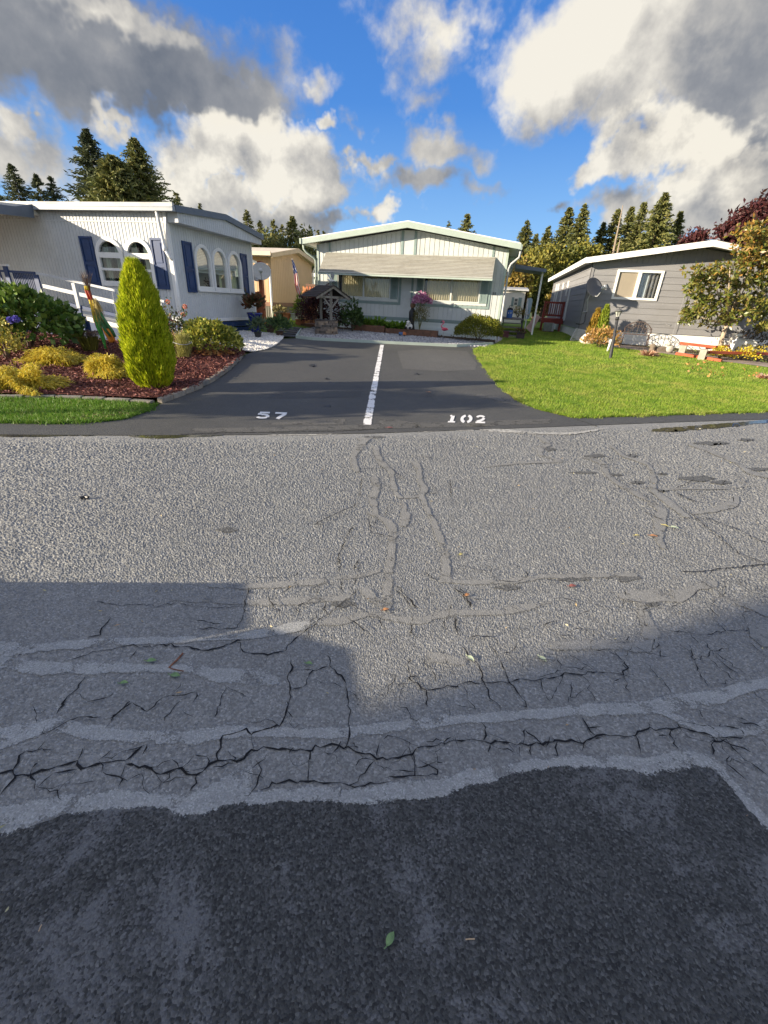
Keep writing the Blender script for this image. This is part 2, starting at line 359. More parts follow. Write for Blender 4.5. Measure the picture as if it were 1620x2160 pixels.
finish(t, ramp(t, noise(t, posn(t), 5, 4), [(.35, (.03, .03, .024)), (.7, (.09, .085, .05))]), .16, noise(t, posn(t), 9, 2), .02, .01, spec=.5); feather(m_water, 12)
def groundmat(name, stops, scale, bump=.4, fine=120, rough=.9):
    m = bpy.data.materials.new(name); t = nt(m); v = posn(t)
    f = math_(t, 'ADD', math_(t, 'MULTIPLY', noise(t, v, scale, 6, .7), .65), math_(t, 'MULTIPLY', noise(t, v, fine, 3), .35))
    finish(t, ramp(t, f, stops), rough, noise(t, v, fine, 4), bump, .02, spec=.2); return m
m_turf = groundmat('turf', [(.32, (.16, .12, .05)), (.42, (.15, .19, .03)), (.55, (.14, .25, .025)), (.7, (.20, .30, .04))], 1.6)
m_terrain = groundmat('terrain_grass', [(.3, (.07, .08, .03)), (.6, (.07, .11, .025)), (.8, (.12, .12, .05))], .4)
m_mulchg = groundmat('mulch_soil', [(.3, (.05, .018, .014)), (.7, (.14, .045, .032))], 14, .8, 60)
m_soil = groundmat('soil', [(.3, (.04, .03, .02)), (.7, (.12, .085, .055))], 5, .6)
m_white = groundmat('white_stone_base', [(.3, (.42, .41, .38)), (.7, (.7, .68, .64))], 30, .8, 70)
m_gravel = groundmat('gravel_base', [(.3, (.14, .14, .145)), (.7, (.34, .34, .35))], 30, .8, 70)
m_conc = M('concrete', (.34, .31, .27), .9, .2, 3, .4, 60)
# ------------------------------------------------------------------ ground sheets
def sheet(name, poly, off, mat, res=.5, extra=None, kind='structure', label=None, cat=None):
    bm = bmesh.new(); bm.faces.new([bm.verts.new((x, y, 0)) for x, y in poly])
    xs = [p[0] for p in poly]; ys = [p[1] for p in poly]
    for ax, lo, hi in ((0, min(xs), max(xs)), (1, min(ys), max(ys))):
        c = math.floor(lo/res)*res+res
        while c < hi:
            no = (1, 0, 0) if ax == 0 else (0, 1, 0)
            bmesh.ops.bisect_plane(bm, geom=bm.verts[:]+bm.edges[:]+bm.faces[:], plane_co=(c, 0, 0) if ax == 0 else (0, c, 0), plane_no=no)
            c += res*(1 if abs(c) < 25 else 8)
    for vv in bm.verts: vv.co.z = g(vv.co.x, vv.co.y)+off+(extra(vv.co.x, vv.co.y) if extra else 0)
    bmesh.ops.recalc_face_normals(bm, faces=bm.faces[:])
    if sum(f.normal.z for f in bm.faces) < 0: bmesh.ops.reverse_faces(bm, faces=bm.faces[:])
    me = bpy.data.meshes.new(name); bm.to_mesh(me); bm.free(); me.materials.append(mat)
    o = bpy.data.objects.new(name, me); COL.objects.link(o); return tag(o, label, cat, None, kind)
ax = [-900, -500, -300, -180, -110, -70, -45]+[i*1.5-30 for i in range(41)]+[45, 70, 110, 180, 300, 500, 900]
V = [(x, y, g(x, y)-.05) for y in ax for x in ax]; n = len(ax)
tag(arr_mesh('terrain', V, [(j*n+i, j*n+i+1, (j+1)*n+i+1, (j+1)*n+i) for j in range(n-1) for i in range(n-1)], m_terrain), kind='structure')
RE = [(-30, -6.9), (-12, .75), (-8.2, 2.45), (-5.27, 3.67), (-4, 4.16), (-2.68, 4.73), (-1.38, 5.34), (.1, 6.18), (1.61, 7.05), (3.2, 7.97), (4.94, 8.93), (9, 11.1), (30, 22.7)]
def edged(x, y):      # signed distance past the road's far edge, from the edge line itself
    xs = np.array([p[0] for p in RE]); ys = np.array([p[1] for p in RE]); return (y-np.interp(x, xs, ys))*.88
sheet('road', RE+[(33, 17.5), (-26, -14.5)], -.02, m_road, 1.0)
na, nr = 1850, 1500
th = np.linspace(math.radians(-68), math.radians(72), na); rr0 = .30*(15.5/.30)**np.linspace(0, 1, nr); st_ = rr0*(math.log(15.5/.30)/nr)
RX = rr0[:, None]*np.sin(th)[None]; RY_ = rr0[:, None]*np.cos(th)[None]+(-.02); ed = edged(RX, RY_)
jx = rng.normal(size=RX.shape)*st_[:, None]*.12; RX = RX+jx; RY_ = RY_+rng.normal(size=RX.shape)*st_[:, None]*.22
amp = np.minimum(st_, .016)[:, None]*np.clip(-ed/.35, 0, 1); hz = rng.random(RX.shape); RZ_ = -hz*amp*.85
RZ_ -= .003*np.clip((ed+.12)/.12, 0, 1)
idx = np.arange(na*nr).reshape(nr, na); q = np.stack([idx[:-1, :-1], idx[:-1, 1:], idx[1:, 1:], idx[1:, :-1]], -1); okf = (ed[:-1, :-1] < .06) & (ed[1:, 1:] < .06)
q = q[okf][:, ::-1]
tag(arr_mesh('road_surface', np.stack([RX, RY_, RZ_], -1).reshape(-1, 3), q, m_road, smooth=True), kind='structure')
GL = [(-30, -6.3), (-12, 1.3), (-7.5, 3.3), (-5.71, 4.03), (-5.11, 4.25), (-4.75, 4.5), (-4.57, 4.72), (-4.58, 5.1), (-4.68, 5.5)]
BE = [(-4.68, 5.62), (-4.74, 6.68), (-5.03, 7.9), (-5.43, 9.05), (-5.9, 10.3)]
WE = [(-5.93, 10.7), (-5.84, 11.25), (-5.98, 12.1), (-6.21, 12.85), (-6.45, 13.6)]
GV = [(-6.15, 14.0), (-5.56, 13.93), (-4.6, 14.2), (-3.53, 14.56), (-2.0, 15.06), (-1.1, 15.4)]
DR = [(-.35, 15.9), (-.5, 14.9), (-.28, 13.2), (.03, 11.18), (.28, 9.7), (.61, 8.42), (.95, 7.85), (1.47, 7.5)]
GR = [(2.6, 8.12), (3.9, 8.88), (5.34, 9.72), (9.5, 12.0), (30, 23.5)]
sheet('driveway', [(p[0], p[1]+.012) for p in RE]+GR[::-1]+DR[::-1]+GV[::-1]+WE[::-1]+BE[::-1]+GL[::-1], .004, m_drive)
sheet('front_lawn', GR+[(30, 60), (.4, 60), (.35, 18.6), (.1, 17.0)]+DR[0:1]+DR[1:], .012, m_turf)
sheet('side_lawn', GL+[(-5.0, 5.48), (-5.4, 5.42), (-6.2, 5.2), (-6.9, 4.85), (-8, 4.4), (-12, 3.2), (-30, -2)], .012, m_turf)
def mound(x, y): return .05+.03*math.sin(x*1.3)*math.cos(y*1.1)
BL = [(-4.72, 5.66), (-5.0, 5.6), (-5.4, 5.55), (-6.2, 5.33), (-6.9, 4.98), (-8, 4.55), (-12, 3.35), (-30, -1.8)]
sheet('mulch_bed', BE+[(-6.3, 10.7), (-8.0, 11.4), (-30, 11.4)]+BL[::-1], .02, m_mulchg, .5, mound)
sheet('white_stone_bed', WE+[(-6.7, 14.2), (-7.2, 14.6), (-8.4, 14.6), (-8.5, 11.4), (-7, 11.2), (-6.3, 10.74)], .012, m_white)
sheet('gravel_bed', GV+[(-.2, 15.95), (.12, 17.2), (.1, 17.75), (-7.0, 17.75), (-7.2, 16.3), (-6.6, 14.7)], .01, m_gravel)
sheet('soil_strip', [(-7.1, 17.75), (.14, 17.75), (.15, 18.5), (-7.1, 18.5)], .014, m_soil)
sheet('back_yard', [(-6.7, 14.2), (-6.6, 14.7), (-7.2, 16.3), (-7.1, 17.75), (-7.15, 18.6), (-7.15, 40), (-30, 40), (-30, 16), (-8.4, 15.9), (-8.4, 14.6), (-7.2, 14.6)], .006, m_turf)
sheet('front_path', [(-.2, 15.95), (-.1, 15.9), (.1, 17.0), (.36, 18.6), (.45, 19.5), (1.35, 20.6), (1.4, 21.6), (.3, 21.6), (.14, 18.5), (.12, 17.2)], .016, m_conc)
sheet('garden_path', [(4.6, 19.6), (9.5, 16.9), (12, 17.4), (12, 18.6), (9.5, 18.6), (6.8, 20.3), (4.9, 20.8)], .018, M('path_paving', (.30, .24, .20), .9, .3, 3, .4, 40), .5)
sheet('flower_bed', [(3.6, 20.7), (4.9, 20.85), (6.8, 20.35), (9.5, 18.65), (12, 18.65), (14, 21.25), (3.5, 21.28)], .016, m_soil, .5)
# ------------------------------------------------------------------ repaired cracks, crack lines and marks on the road
def catmull(P, k):
    P = np.asarray(P, float); Q = np.vstack([2*P[0]-P[1], P, 2*P[-1]-P[-2]]); out = []
    for i in range(1, len(Q)-2):
        for s in np.linspace(0, 1, k, endpoint=False):
            a, b, c, d = Q[i-1], Q[i], Q[i+1], Q[i+2]
            out.append(.5*((2*b)+(c-a)*s+(2*a-5*b+4*c-d)*s*s+(3*b-a-3*c+d)*s**3))
    out.append(Q[-2]); return np.array(out)
class Ribbons:
    def __init__(s): s.V = []; s.Q = []; s.w = []; s.n = 0; s.z = 0
    def strip(s, pairs, base=.0014, jit=.005, k=9, grow=.12, ends=True):
        """pairs of ground points, one on either edge; four rows across, the outer two feather out"""
        A = catmull([p[0] for p in pairs], k); B = catmull([p[1] for p in pairs], k); n = len(A); s.z += .00005
        d = B-A; w = np.linalg.norm(d[:, :2], axis=1, keepdims=True)
        e = np.minimum(.022, w*.3); dn = d/np.maximum(w, 1e-6)
        rows = [A-dn*e*.5, A+dn*e*.8, B-dn*e*.8, B+dn*e*.5]
        for i, r in enumerate(rows):
            jj = rng.normal(size=(n, 2)); jj = (jj+np.roll(jj, 1, 0)+np.roll(jj, -1, 0))/2; r = r.copy(); r[:, :2] += jj*np.minimum(jit, w*.08)
            for p in r: s.V.append((p[0], p[1], g(p[0], p[1])+base+s.z))
            wv = np.full(n, 0. if i in (0, 3) else 1.)
            if ends: wv[:1] = 0; wv[-1:] = 0
            s.w += list(wv)
        for i in range(3):
            for j in range(n-1): s.Q.append((s.n+i*n+j, s.n+(i+1)*n+j, s.n+(i+1)*n+j+1, s.n+i*n+j+1))
        s.n += 4*n
    def build(s, name, mat):
        o = arr_mesh(name, s.V, s.Q, mat); at = o.data.attributes.new('cover', 'FLOAT', 'POINT'); at.data.foreach_set('value', s.w); return o
    def H(s, L, **k): s.strip([(ong(x, a), ong(x, b)) for x, a, b in L], **k)
    def Vv(s, L, **k): s.strip([(ong(a, y), ong(b, y)) for y, a, b in L], **k)
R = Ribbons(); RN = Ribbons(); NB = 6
for iL, L in enumerate((
 [(-60,1712,1772),(0,1700,1760),(65,1690,1750),(150,1672,1722),(210,1667,1712),(280,1666,1705),(350,1670,1712),(400,1668,1724),(450,1650,1715),(500,1620,1697),(535,1612,1690)],
 [(515,1672,1700),(560,1664,1696),(600,1662,1694),(650,1655,1693),(700,1658,1700),(735,1660,1698),(810,1648,1695),(870,1642,1690),(935,1640,1682),(985,1620,1660),(1030,1613,1656),(1080,1606,1637),(1130,1598,1627),(1190,1596,1618),(1245,1588,1622),(1310,1590,1625),(1370,1595,1637),(1430,1580,1625),(1475,1585,1620),(1510,1605,1633),(1545,1640,1667),(1580,1680,1712),(1640,1745,1775)],
 [(-40,1545,1600),(0,1535,1590),(60,1522,1560),(120,1512,1548),(180,1525,1562),(280,1538,1572),(380,1538,1573),(480,1530,1562),(560,1530,1557),(640,1535,1560),(740,1530,1560),(810,1520,1552),(910,1505,1540),(985,1505,1527),(1050,1500,1525),(1110,1495,1520),(1190,1488,1514),(1260,1480,1512),(1340,1480,1509),(1400,1465,1508),(1460,1460,1498),(1520,1450,1485),(1570,1435,1465),(1650,1424,1450)],
 [(1395,1494,1508),(1450,1512,1535),(1490,1528,1552),(1540,1533,1557),(1590,1525,1553),(1650,1502,1540)],
 [(-30,1365,1400),(20,1385,1420),(100,1395,1425),(200,1395,1425),(300,1398,1420),(400,1400,1422),(450,1405,1438),(540,1410,1448),(590,1425,1445)],
 [(-30,1350,1390),(30,1352,1385),(80,1355,1378),(150,1350,1370),(250,1345,1362),(350,1342,1358),(500,1335,1350),(600,1315,1340),(680,1303,1320)],
 [(350,1260,1270),(450,1258,1273),(525,1263,1277),(600,1260,1280),(670,1257,1272),(750,1253,1266)],
 [(430,1228,1238),(525,1230,1243),(600,1225,1240),(697,1219,1232)],
 [(705,1214,1226),(748,1211,1222),(785,1204,1213),(805,1199,1206)],
 [(590,1320,1334),(655,1306,1324),(730,1302,1317),(755,1291,1306),(785,1291,1302),(822,1293,1311),(860,1300,1317),(896,1299,1317),(926,1287,1306),(970,1284,1300),(1026,1286,1300),(1081,1278,1295),(1126,1269,1286),(1165,1263,1274)],
 [(850,1047,1052),(880,1045,1050),(895,1040,1050)],
 [(925,1213,1230),(960,1221,1233),(1000,1222,1234),(1050,1222,1234),(1100,1218,1230),(1150,1212,1222),(1250,1210,1219),(1350,1208,1217)],
 [(1018,984,987),(1100,975,979),(1190,972,976)], [(1380,1031,1034),(1450,1030,1033),(1540,1030,1032)],
 [(1450,932,938),(1500,950,957),(1550,970,978),(1580,990,1000),(1630,1005,1011)],
 [(1303,1253,1262),(1330,1245,1270),(1360,1245,1272),(1400,1240,1270),(1440,1243,1272),(1470,1232,1248),(1500,1222,1243),(1515,1226,1238)],
 [(1155,1355,1371),(1220,1350,1374),(1280,1348,1370),(1330,1355,1376),(1365,1350,1375),(1392,1332,1366)],
 [(1555,1270,1277),(1590,1275,1290),(1640,1284,1310)], [(1580,1320,1340),(1605,1315,1365),(1640,1315,1375)],
 [(1460,1080,1086),(1500,1072,1082),(1545,1050,1072),(1560,1042,1060)], [(900,1370,1400),(935,1376,1402),(990,1392,1408)])):
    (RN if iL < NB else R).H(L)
for L in (
 [(1080,766,780),(1087,782,803),(1102,808,830),(1121,818,839),(1139,817,837),(1176,815,834),(1213,807,831),(1250,804,830),(1272,800,829),(1290,804,824)],
 [(1240,755,776),(1254,763,793),(1265,774,807),(1282,795,826)],
 [(922,750,790),(932,757,776),(943,748,770),(958,741,755),(976,737,754),(997,750,760)],
 [(940,784,800),(961,789,804),(980,800,818),(995,818,833),(1013,822,833),(1036,826,841),(1052,840,852)],
 [(973,866,884),(995,876,891),(1013,878,893),(1032,885,904),(1043,882,896),(1052,884,898),(1073,893,907),(1095,904,918),(1117,911,930),(1139,920,939),(1161,930,950),(1187,930,952),(1213,926,952),(1231,940,956)],
 [(1004,780,796),(1028,785,804),(1050,778,796),(1073,785,798),(1086,787,800)],
 [(1056,843,852),(1080,844,863),(1095,844,867),(1112,843,860)],
 [(918,1128,1142),(937,1148,1164),(945,1135,1151),(960,1135,1148),(964,1148,1164),(973,1170,1195)],
 [(964,1222,1240),(972,1248,1270),(982,1267,1283),(995,1270,1286),(1008,1280,1296),(1020,1296,1312),(1040,1331,1350),(1059,1360,1379),(1078,1386,1408),(1091,1376,1408),(1114,1379,1405),(1133,1379,1399),(1160,1397,1408)],
 [(937,1284,1293),(950,1296,1305),(963,1312,1325),(970,1331,1353),(982,1362,1373),(998,1371,1382),(1014,1371,1386),(1033,1370,1386),(1049,1386,1408),(1069,1411,1434),(1093,1442,1460)],
 [(1268,1338,1362),(1300,1345,1372),(1330,1352,1392),(1350,1358,1395)]):
    R.Vv(L)
m_seal2 = feather(asphalt('sealant_shade_tone', .315, 190, .22, .45, warm=1.0, rough=.75, blot=.2)); tag(RN.build('crack_sealant', m_seal2), kind='structure'); tag(R.build('crack_sealant', m_seal), kind='structure')  # same sealant in two tones: paler copy for the near bands in shade
m_oil = feather(asphalt('oil_stain', .035, 140, .3, .4, rough=.5), 30); D2 = Ribbons(); D = Ribbons()        # dark worn marks
for x, y, a, b in ((1070,1240,30,7),(1212,1222,36,8),(1315,1220,40,8),(725,1275,30,9),(480,1118,28,7),(1160,948,14,4),(1330,962,16,4),(1255,962,24,4),(1470,1010,42,6),(1520,1018,24,5),(1500,935,40,4),(790,922,24,3),(1575,928,20,3),(1400,1035,10,4),(1600,990,30,4),(1230,997,30,3),(1375,1275,18,6),(1295,1002,20,3),(1345,1018,16,4),(1395,1000,14,3)):
    D.H([(x-a, y-b*.3, y+b*.2), (x-a*.5, y-b*.8, y+b*.5), (x, y-b, y+b*.9), (x+a*.5, y-b*.9, y+b*.6), (x+a, y-b*.3, y+b*.2)], base=.0008, jit=.015, k=5)
tag(D.build('pavement_stains', m_stain), kind='structure')
for x, y, a, b in ((660,772,9,3),(905,834,12,2.5),(690,858,8,2.5),(690,800,6,2),(930,812,8,2),(880,790,7,2)):
    D2.H([(x-a, y-b*.3, y+b*.2), (x-a*.4, y-b*.9, y+b*.6), (x+a*.3, y-b, y+b*.9), (x+a, y-b*.3, y+b*.3)], base=.0068, jit=.02, k=5)
tag(D2.build('oil_stains', m_oil), kind='structure')
W = Ribbons()
for L in ([(560,914,919),(650,912,918),(740,909,914),(800,908,912)], [(830,908,913),(900,906,911),(945,904,909),(1000,903,909)], [(1010,903,909),(1060,905,912),(1130,911,916),(1200,912,917),(1240,908,912),(1275,903,906)]):
    W.H(L, base=.002, jit=.03, k=12)
tag(W.build('seam_crust', m_crust), kind='structure')
P = Ribbons()
for L in ([(-60,917,923),(0,916,921),(40,915,922),(150,916,920),(200,917,920)], [(268,917,921),(320,917,925),(370,917,924),(440,916,921),(470,916,919)], [(1370,906,911),(1440,899,909),(1500,895,904),(1570,889,897),(1660,882,888)]):
    P.H(L, base=.0028, jit=.02, k=8)
tag(P.build('puddle', m_water), kind='structure')
# dark patch of newer asphalt round the viewer's feet
pp = [(-300,1800),(-60,1770),(0,1752),(65,1742),(150,1715),(210,1704),(280,1698),(350,1704),(400,1716),(450,1704),(500,1688),(560,1688),(650,1686),(735,1690),(810,1688),(870,1682),(935,1674),(985,1652),(1030,1648),(1080,1629),(1130,1618),(1190,1610),(1245,1614),(1310,1618),(1370,1628),(1430,1617),(1475,1612),(1510,1628),(1545,1660),(1580,1704),(1640,1765),(1800,1990)]
pg = [ong(x, y)[:2] for x, y in pp]; pg = catmull(pg, 4)
sheet('asphalt_patch', [(p[0]+rng.normal()*.004, p[1]+rng.normal()*.004) for p in pg]+[(2.2, -1.2), (-2.6, -1.6)], .0009, m_patch, 1.0)
CR = MB(); cz = [0]
def inpoly(P, poly):
    x, y = P[:, 0], P[:, 1]; r = np.zeros(len(P), bool); q = poly[-1]
    for p in poly:
        c = ((p[1] > y) != (q[1] > y)) & (x < (q[0]-p[0])*(y-p[1])/((q[1]-p[1])+1e-12)+p[0]); r ^= c; q = p
    return r
def crack(px, w=.006, off=None):
    if off: px = [(off[0]+x/off[2], off[1]+y/off[2]) for x, y in px]
    crackw([ong(x, y) for x, y in px], w)
def crackw(P, w):
    pts = []
    for a, b in zip(P[:-1], P[1:]):
        n = max(2, int(np.linalg.norm(b-a)/.02))
        for i in range(n):
            q = a+(b-a)*i/n; pts.append(q+(np.append(rng.normal(size=2)*.0055, 0) if i else 0))
    pts.append(P[-1]); pts = np.array(pts); n = len(pts); cz[0] += .00004
    T = unit(np.gradient(pts, axis=0)[:, :2]); N = np.stack([-T[:, 1], T[:, 0]], 1)
    ww = w*(.25+1.3*rng.random(n)**1.5); ww[0] *= .4; ww[-1] *= .25
    vs = [(p[0]+q[0]*h, p[1]+q[1]*h, g(p[0], p[1])+.0026+cz[0]) for p, q, h in zip(pts, N, ww/2)]+[(p[0]-q[0]*h, p[1]-q[1]*h, g(p[0], p[1])+.0026+cz[0]) for p, q, h in zip(pts, N, ww/2)]
    CR.add(vs, [(n+i, n+i+1, i+1, i) for i in range(n-1)])
A1 = (0, 1180, 2); A2 = (810, 1180, 2); A3 = (600, 880, 2.7)
for w, L in ((.010, [(-60,915),(0,905),(55,890),(65,915),(200,890),(330,850),(345,885),(430,860),(530,850),(600,790)]), (.008, [(65,915),(0,1000)]), (.008, [(55,890),(110,810),(180,800),(190,770)]), (.005, [(180,800),(225,803)]),
 (.009, [(530,865),(640,885),(660,905),(740,885),(830,910),(920,850),(1000,855),(1060,805),(1190,800),(1310,810),(1330,785),(1400,780),(1450,800),(1560,820),(1590,845),(1640,850)]),
 (.005, [(660,905),(670,970)]), (.005, [(830,910),(830,945),(800,980)]), (.005, [(530,865),(500,960)]), (.008, [(920,850),(915,820),(940,745),(1040,715),(1060,740),(1170,700),(1190,690),(1220,600),(1225,545),(1215,490),(1230,470),(1225,410)]),
 (.006, [(1060,740),(1070,800)]), (.005, [(1170,700),(1120,675),(1060,690)]), (.006, [(1225,550),(1280,540),(1320,470),(1390,450),(1380,405)]), (.007, [(1390,450),(1440,490),(1465,560),(1480,640),(1470,690),(1475,740),(1450,800)]), (.004, [(1230,470),(1320,465)]),
 (.012, [(360,495),(330,545),(285,580),(240,655)]), (.005, [(225,625),(165,655)]), (.006, [(370,330),(425,320),(430,290),(480,230)]), (.005, [(410,180),(500,195),(640,190),(655,205),(740,185)]), (.007, [(820,300),(900,290),(1000,290),(1025,240),(1050,120)]),
 (.005, [(300,425),(430,385),(540,365),(590,375)]), (.010, [(590,375),(690,360),(800,370),(850,385),(920,375),(1020,345)]), (.008, [(1000,350),(1040,395),(1130,405),(1190,390),(1280,310),(1480,160),(1500,130)]), (.006, [(1130,405),(1115,440)]),
 (.007, [(1310,810),(1300,940)]), (.007, [(1100,975),(1200,940),(1300,940),(1400,945),(1470,955),(1510,940),(1560,870),(1590,845)]), (.006, [(1080,850),(1105,890),(1080,960),(1030,1000)]), (.006, [(950,530),(930,600),(905,670)]), (.003, [(960,540),(1050,585)]), (.005, [(760,600),(720,650),(695,685)]), (.006, [(550,600),(480,660),(445,715)]), (.007, [(1470,955),(1640,940)]), (.004,[(760,190),(900,205),(1040,200)]), (.004,[(1420,0),(1430,50)]), (.005,[(590,375),(550,415)]), (.004,[(330,890),(270,950),(230,1000)]), (.004,[(350,800),(330,850)])):
    crack(L, w*.82, A1)
for w, L in ((.009, [(0,850),(60,840),(120,825),(150,795),(300,765),(420,770),(530,775),(620,785),(720,765),(840,780),(900,745),(1060,745),(1120,710),(1210,720),(1250,710),(1380,745),(1390,770),(1440,760)]),
 (.008, [(125,830),(130,915),(0,925)]), (.006, [(130,915),(225,910),(225,890),(150,850)]), (.006, [(0,760),(40,750),(140,790)]), (.005, [(300,765),(295,740)]), (.010, [(420,765),(425,720),(410,690)]), (.007, [(620,785),(620,830)]), (.007, [(840,780),(835,810)]), (.006, [(890,745),(860,710),(835,670)]), (.005, [(1060,745),(1080,820)]), (.007, [(1110,690),(1120,710)]), (.006, [(1210,720),(1220,780),(1240,800)]), (.008, [(1390,770),(1385,830)]), (.006, [(1440,760),(1470,800),(1520,850),(1640,930)]), (.004, [(1430,850),(1525,860)]),
 (.007, [(180,555),(250,545),(310,540),(330,525),(420,520),(520,525),(560,510),(660,508),(740,495),(760,480),(830,490),(880,480),(960,480),(1010,490),(1030,460),(970,390)]),
 (.006, [(95,420),(125,520),(180,555),(185,625)]), (.004, [(180,555),(130,520),(60,530),(30,570)]), (.007, [(330,370),(350,395),(400,450),(420,520),(440,570),(490,640)]), (.006, [(450,360),(490,430),(520,500),(530,525),(560,560),(600,625),(560,630)]), (.004, [(330,525),(350,580),(385,640)]), (.004, [(660,508),(680,570),(705,610)]), (.006, [(830,490),(870,530),(885,600)]), (.004, [(1010,490),(1040,590)]), (.004, [(160,420),(200,470),(220,520)]),
 (.006, [(1370,240),(1440,305),(1540,300)]), (.006, [(1440,305),(1340,320),(1180,300)]), (.006, [(1280,360),(1310,430),(1320,470),(1370,540)]), (.006, [(1350,350),(1400,410),(1500,500)]), (.004, [(1540,350),(1640,440)]), (.005, [(1150,350),(1170,420)]), (.006, [(110,270),(115,310),(140,340)]), (.006, [(300,240),(305,300),(320,330)]), (.007, [(320,120),(360,200)]), (.006, [(40,120),(100,180),(130,220)]), (.010, [(1250,55),(1330,55),(1390,45),(1500,35),(1640,18)]), (.006, [(1330,640),(1350,680)]), (.005, [(1390,640),(1540,690)]), (.004, [(1560,560),(1620,610)]), (.005, [(1590,760),(1640,830)]), (.004,[(1100,440),(1180,520),(1210,570)]), (.004,[(1380,530),(1450,515)])):
    crack(L, w*.82, A2)
for w, L in ((.010, [(390,620),(350,690),(310,800),(310,890)]), (.008, [(440,350),(430,450)]), (.010, [(640,960),(700,1030),(760,1090)]), (.010, [(970,970),(1030,1020),(1060,1085)]), (.010, [(430,810),(390,870)]), (.008, [(720,1180),(715,1250)]), (.008, [(960,1140),(970,1190),(1000,1230)]), (.008, [(230,1060),(245,1140)]), (.010, [(320,940),(330,1000)]), (.008, [(590,510),(575,560)]), (.008,[(200,960),(190,1010)]), (.008,[(830,555),(850,570)]), (.008,[(520,590),(510,610)]),(.008,[(785,880),(870,940)])):
    crack(L, w*.75, A3)
for w, L in ((.025, [(380,917),(470,914),(560,913),(700,910.5),(790,906.5)]), (.02, [(800,905),(900,902),(960,898)]), (.02, [(975,898),(1035,896),(1090,894)]), (.015, [(1210,884),(1240,893),(1262,901)]), (.014, [(1425,1040),(1455,1055),(1480,1062)]), (.01, [(1440,1070),(1500,1120),(1560,1170),(1630,1195)]), (.01, [(1480,1090),(1560,1120),(1620,1150)]), (.008,[(1360,1081),(1400,1100)])):
    crack(L, w)
from mathutils.geometry import delaunay_2d_cdt
def web(poly_px, n, w, keep):
    poly = [tuple(ong(*p)[:2]) for p in poly_px]; xs = [p[0] for p in poly]; ys = [p[1] for p in poly]; P = np.stack([rng.uniform(min(xs), max(xs), n*4), rng.uniform(min(ys), max(ys), n*4)], 1); P = P[inpoly(P, poly)][:n]
    vs, es, fs = delaunay_2d_cdt([Vector(p) for p in P], [], [], 0, 1e-6)[:3]; cc = []
    for f in fs:
        a, b, c = [np.array(vs[i]) for i in f[:3]]; d = 2*(a[0]*(b[1]-c[1])+b[0]*(c[1]-a[1])+c[0]*(a[1]-b[1]))
        cc.append(((a@a)*np.array([b[1]-c[1], c[0]-b[0]])+(b@b)*np.array([c[1]-a[1], a[0]-c[0]])+(c@c)*np.array([a[1]-b[1], b[0]-a[0]]))/d if abs(d) > 1e-9 else a)
    ef = {}
    for i, f in enumerate(fs):
        for k in range(3): ef.setdefault(tuple(sorted((f[k], f[(k+1) % 3]))), []).append(i)
    for e, t2 in ef.items():
        if len(t2) == 2 and rng.random() < keep:
            a, b = cc[t2[0]], cc[t2[1]]
            if np.linalg.norm(a-b) < .6 and inpoly(np.array([a, b]), poly).all() and np.linalg.norm(a-b) > .015: crackw([np.append(a, 0), np.append(b, 0)], w*rng.uniform(.5, 1.3))
web([(0,1590),(480,1560),(820,1560),(1620,1500),(1620,1740),(1500,1600),(1250,1590),(820,1650),(0,1700)], 170, .0048, .66)
web([(0,1420),(560,1440),(1620,1180),(1620,1440),(800,1540),(0,1560)], 170, .0045, .46)
web([(380,1240),(700,1190),(1100,1180),(1400,1230),(900,1370),(380,1330)], 70, .006, .38)
web([(650,940),(950,940),(1000,1200),(650,1200)], 40, .007, .3)
web([(1200,950),(1620,930),(1620,1180),(1250,1150)], 50, .007, .25)
tag(CR.build('pavement_cracks', m_crack), kind='structure')
dw = Ribbons()
for L in ([(395,905,912),(600,901,911),(900,892,903),(1180,884,893)], [(560,893,897),(640,889,897),(735,884,896)], [(790,884,897),(870,890,901),(930,896,902)], [(1000,830,836),(1060,838,850),(1120,850,862)]):
    dw.H(L, base=.0068, jit=.02, k=8)
m_dust = feather(asphalt('drive_dust', .105, 140, .35, .5, warm=1.03, rough=.8, blot=.2), 16)
tag(dw.build('driveway_dust', m_dust), kind='structure')
sheet('driveway_repair', [tuple(ong(*p)[:2]) for p in ((838,741),(905,737),(985,741),(1006,768),(1002,781),(930,784),(850,778))], .0065, asphalt('repair_light', .105, 140, .3, .5, warm=1.02, rough=.75, blot=.25), .4)
sheet('driveway_repair', [tuple(ong(*p)[:2]) for p in ((600,815),(690,812),(770,815),(760,838),(560,842))], .0065, asphalt('repair_dark', .066, 140, .3, .5, warm=1.0, rough=.7, blot=.25), .4)
for L in ([(1210,884),(1150,880),(1085,884),(1010,889)], [(470,842),(560,838),(640,846)], [(690,790),(712,760),(722,742)], [(880,868),(960,860),(1040,866)]): crack(L, .008)
tag(CR.build('driveway_cracks', m_crack), kind='structure') if False else None
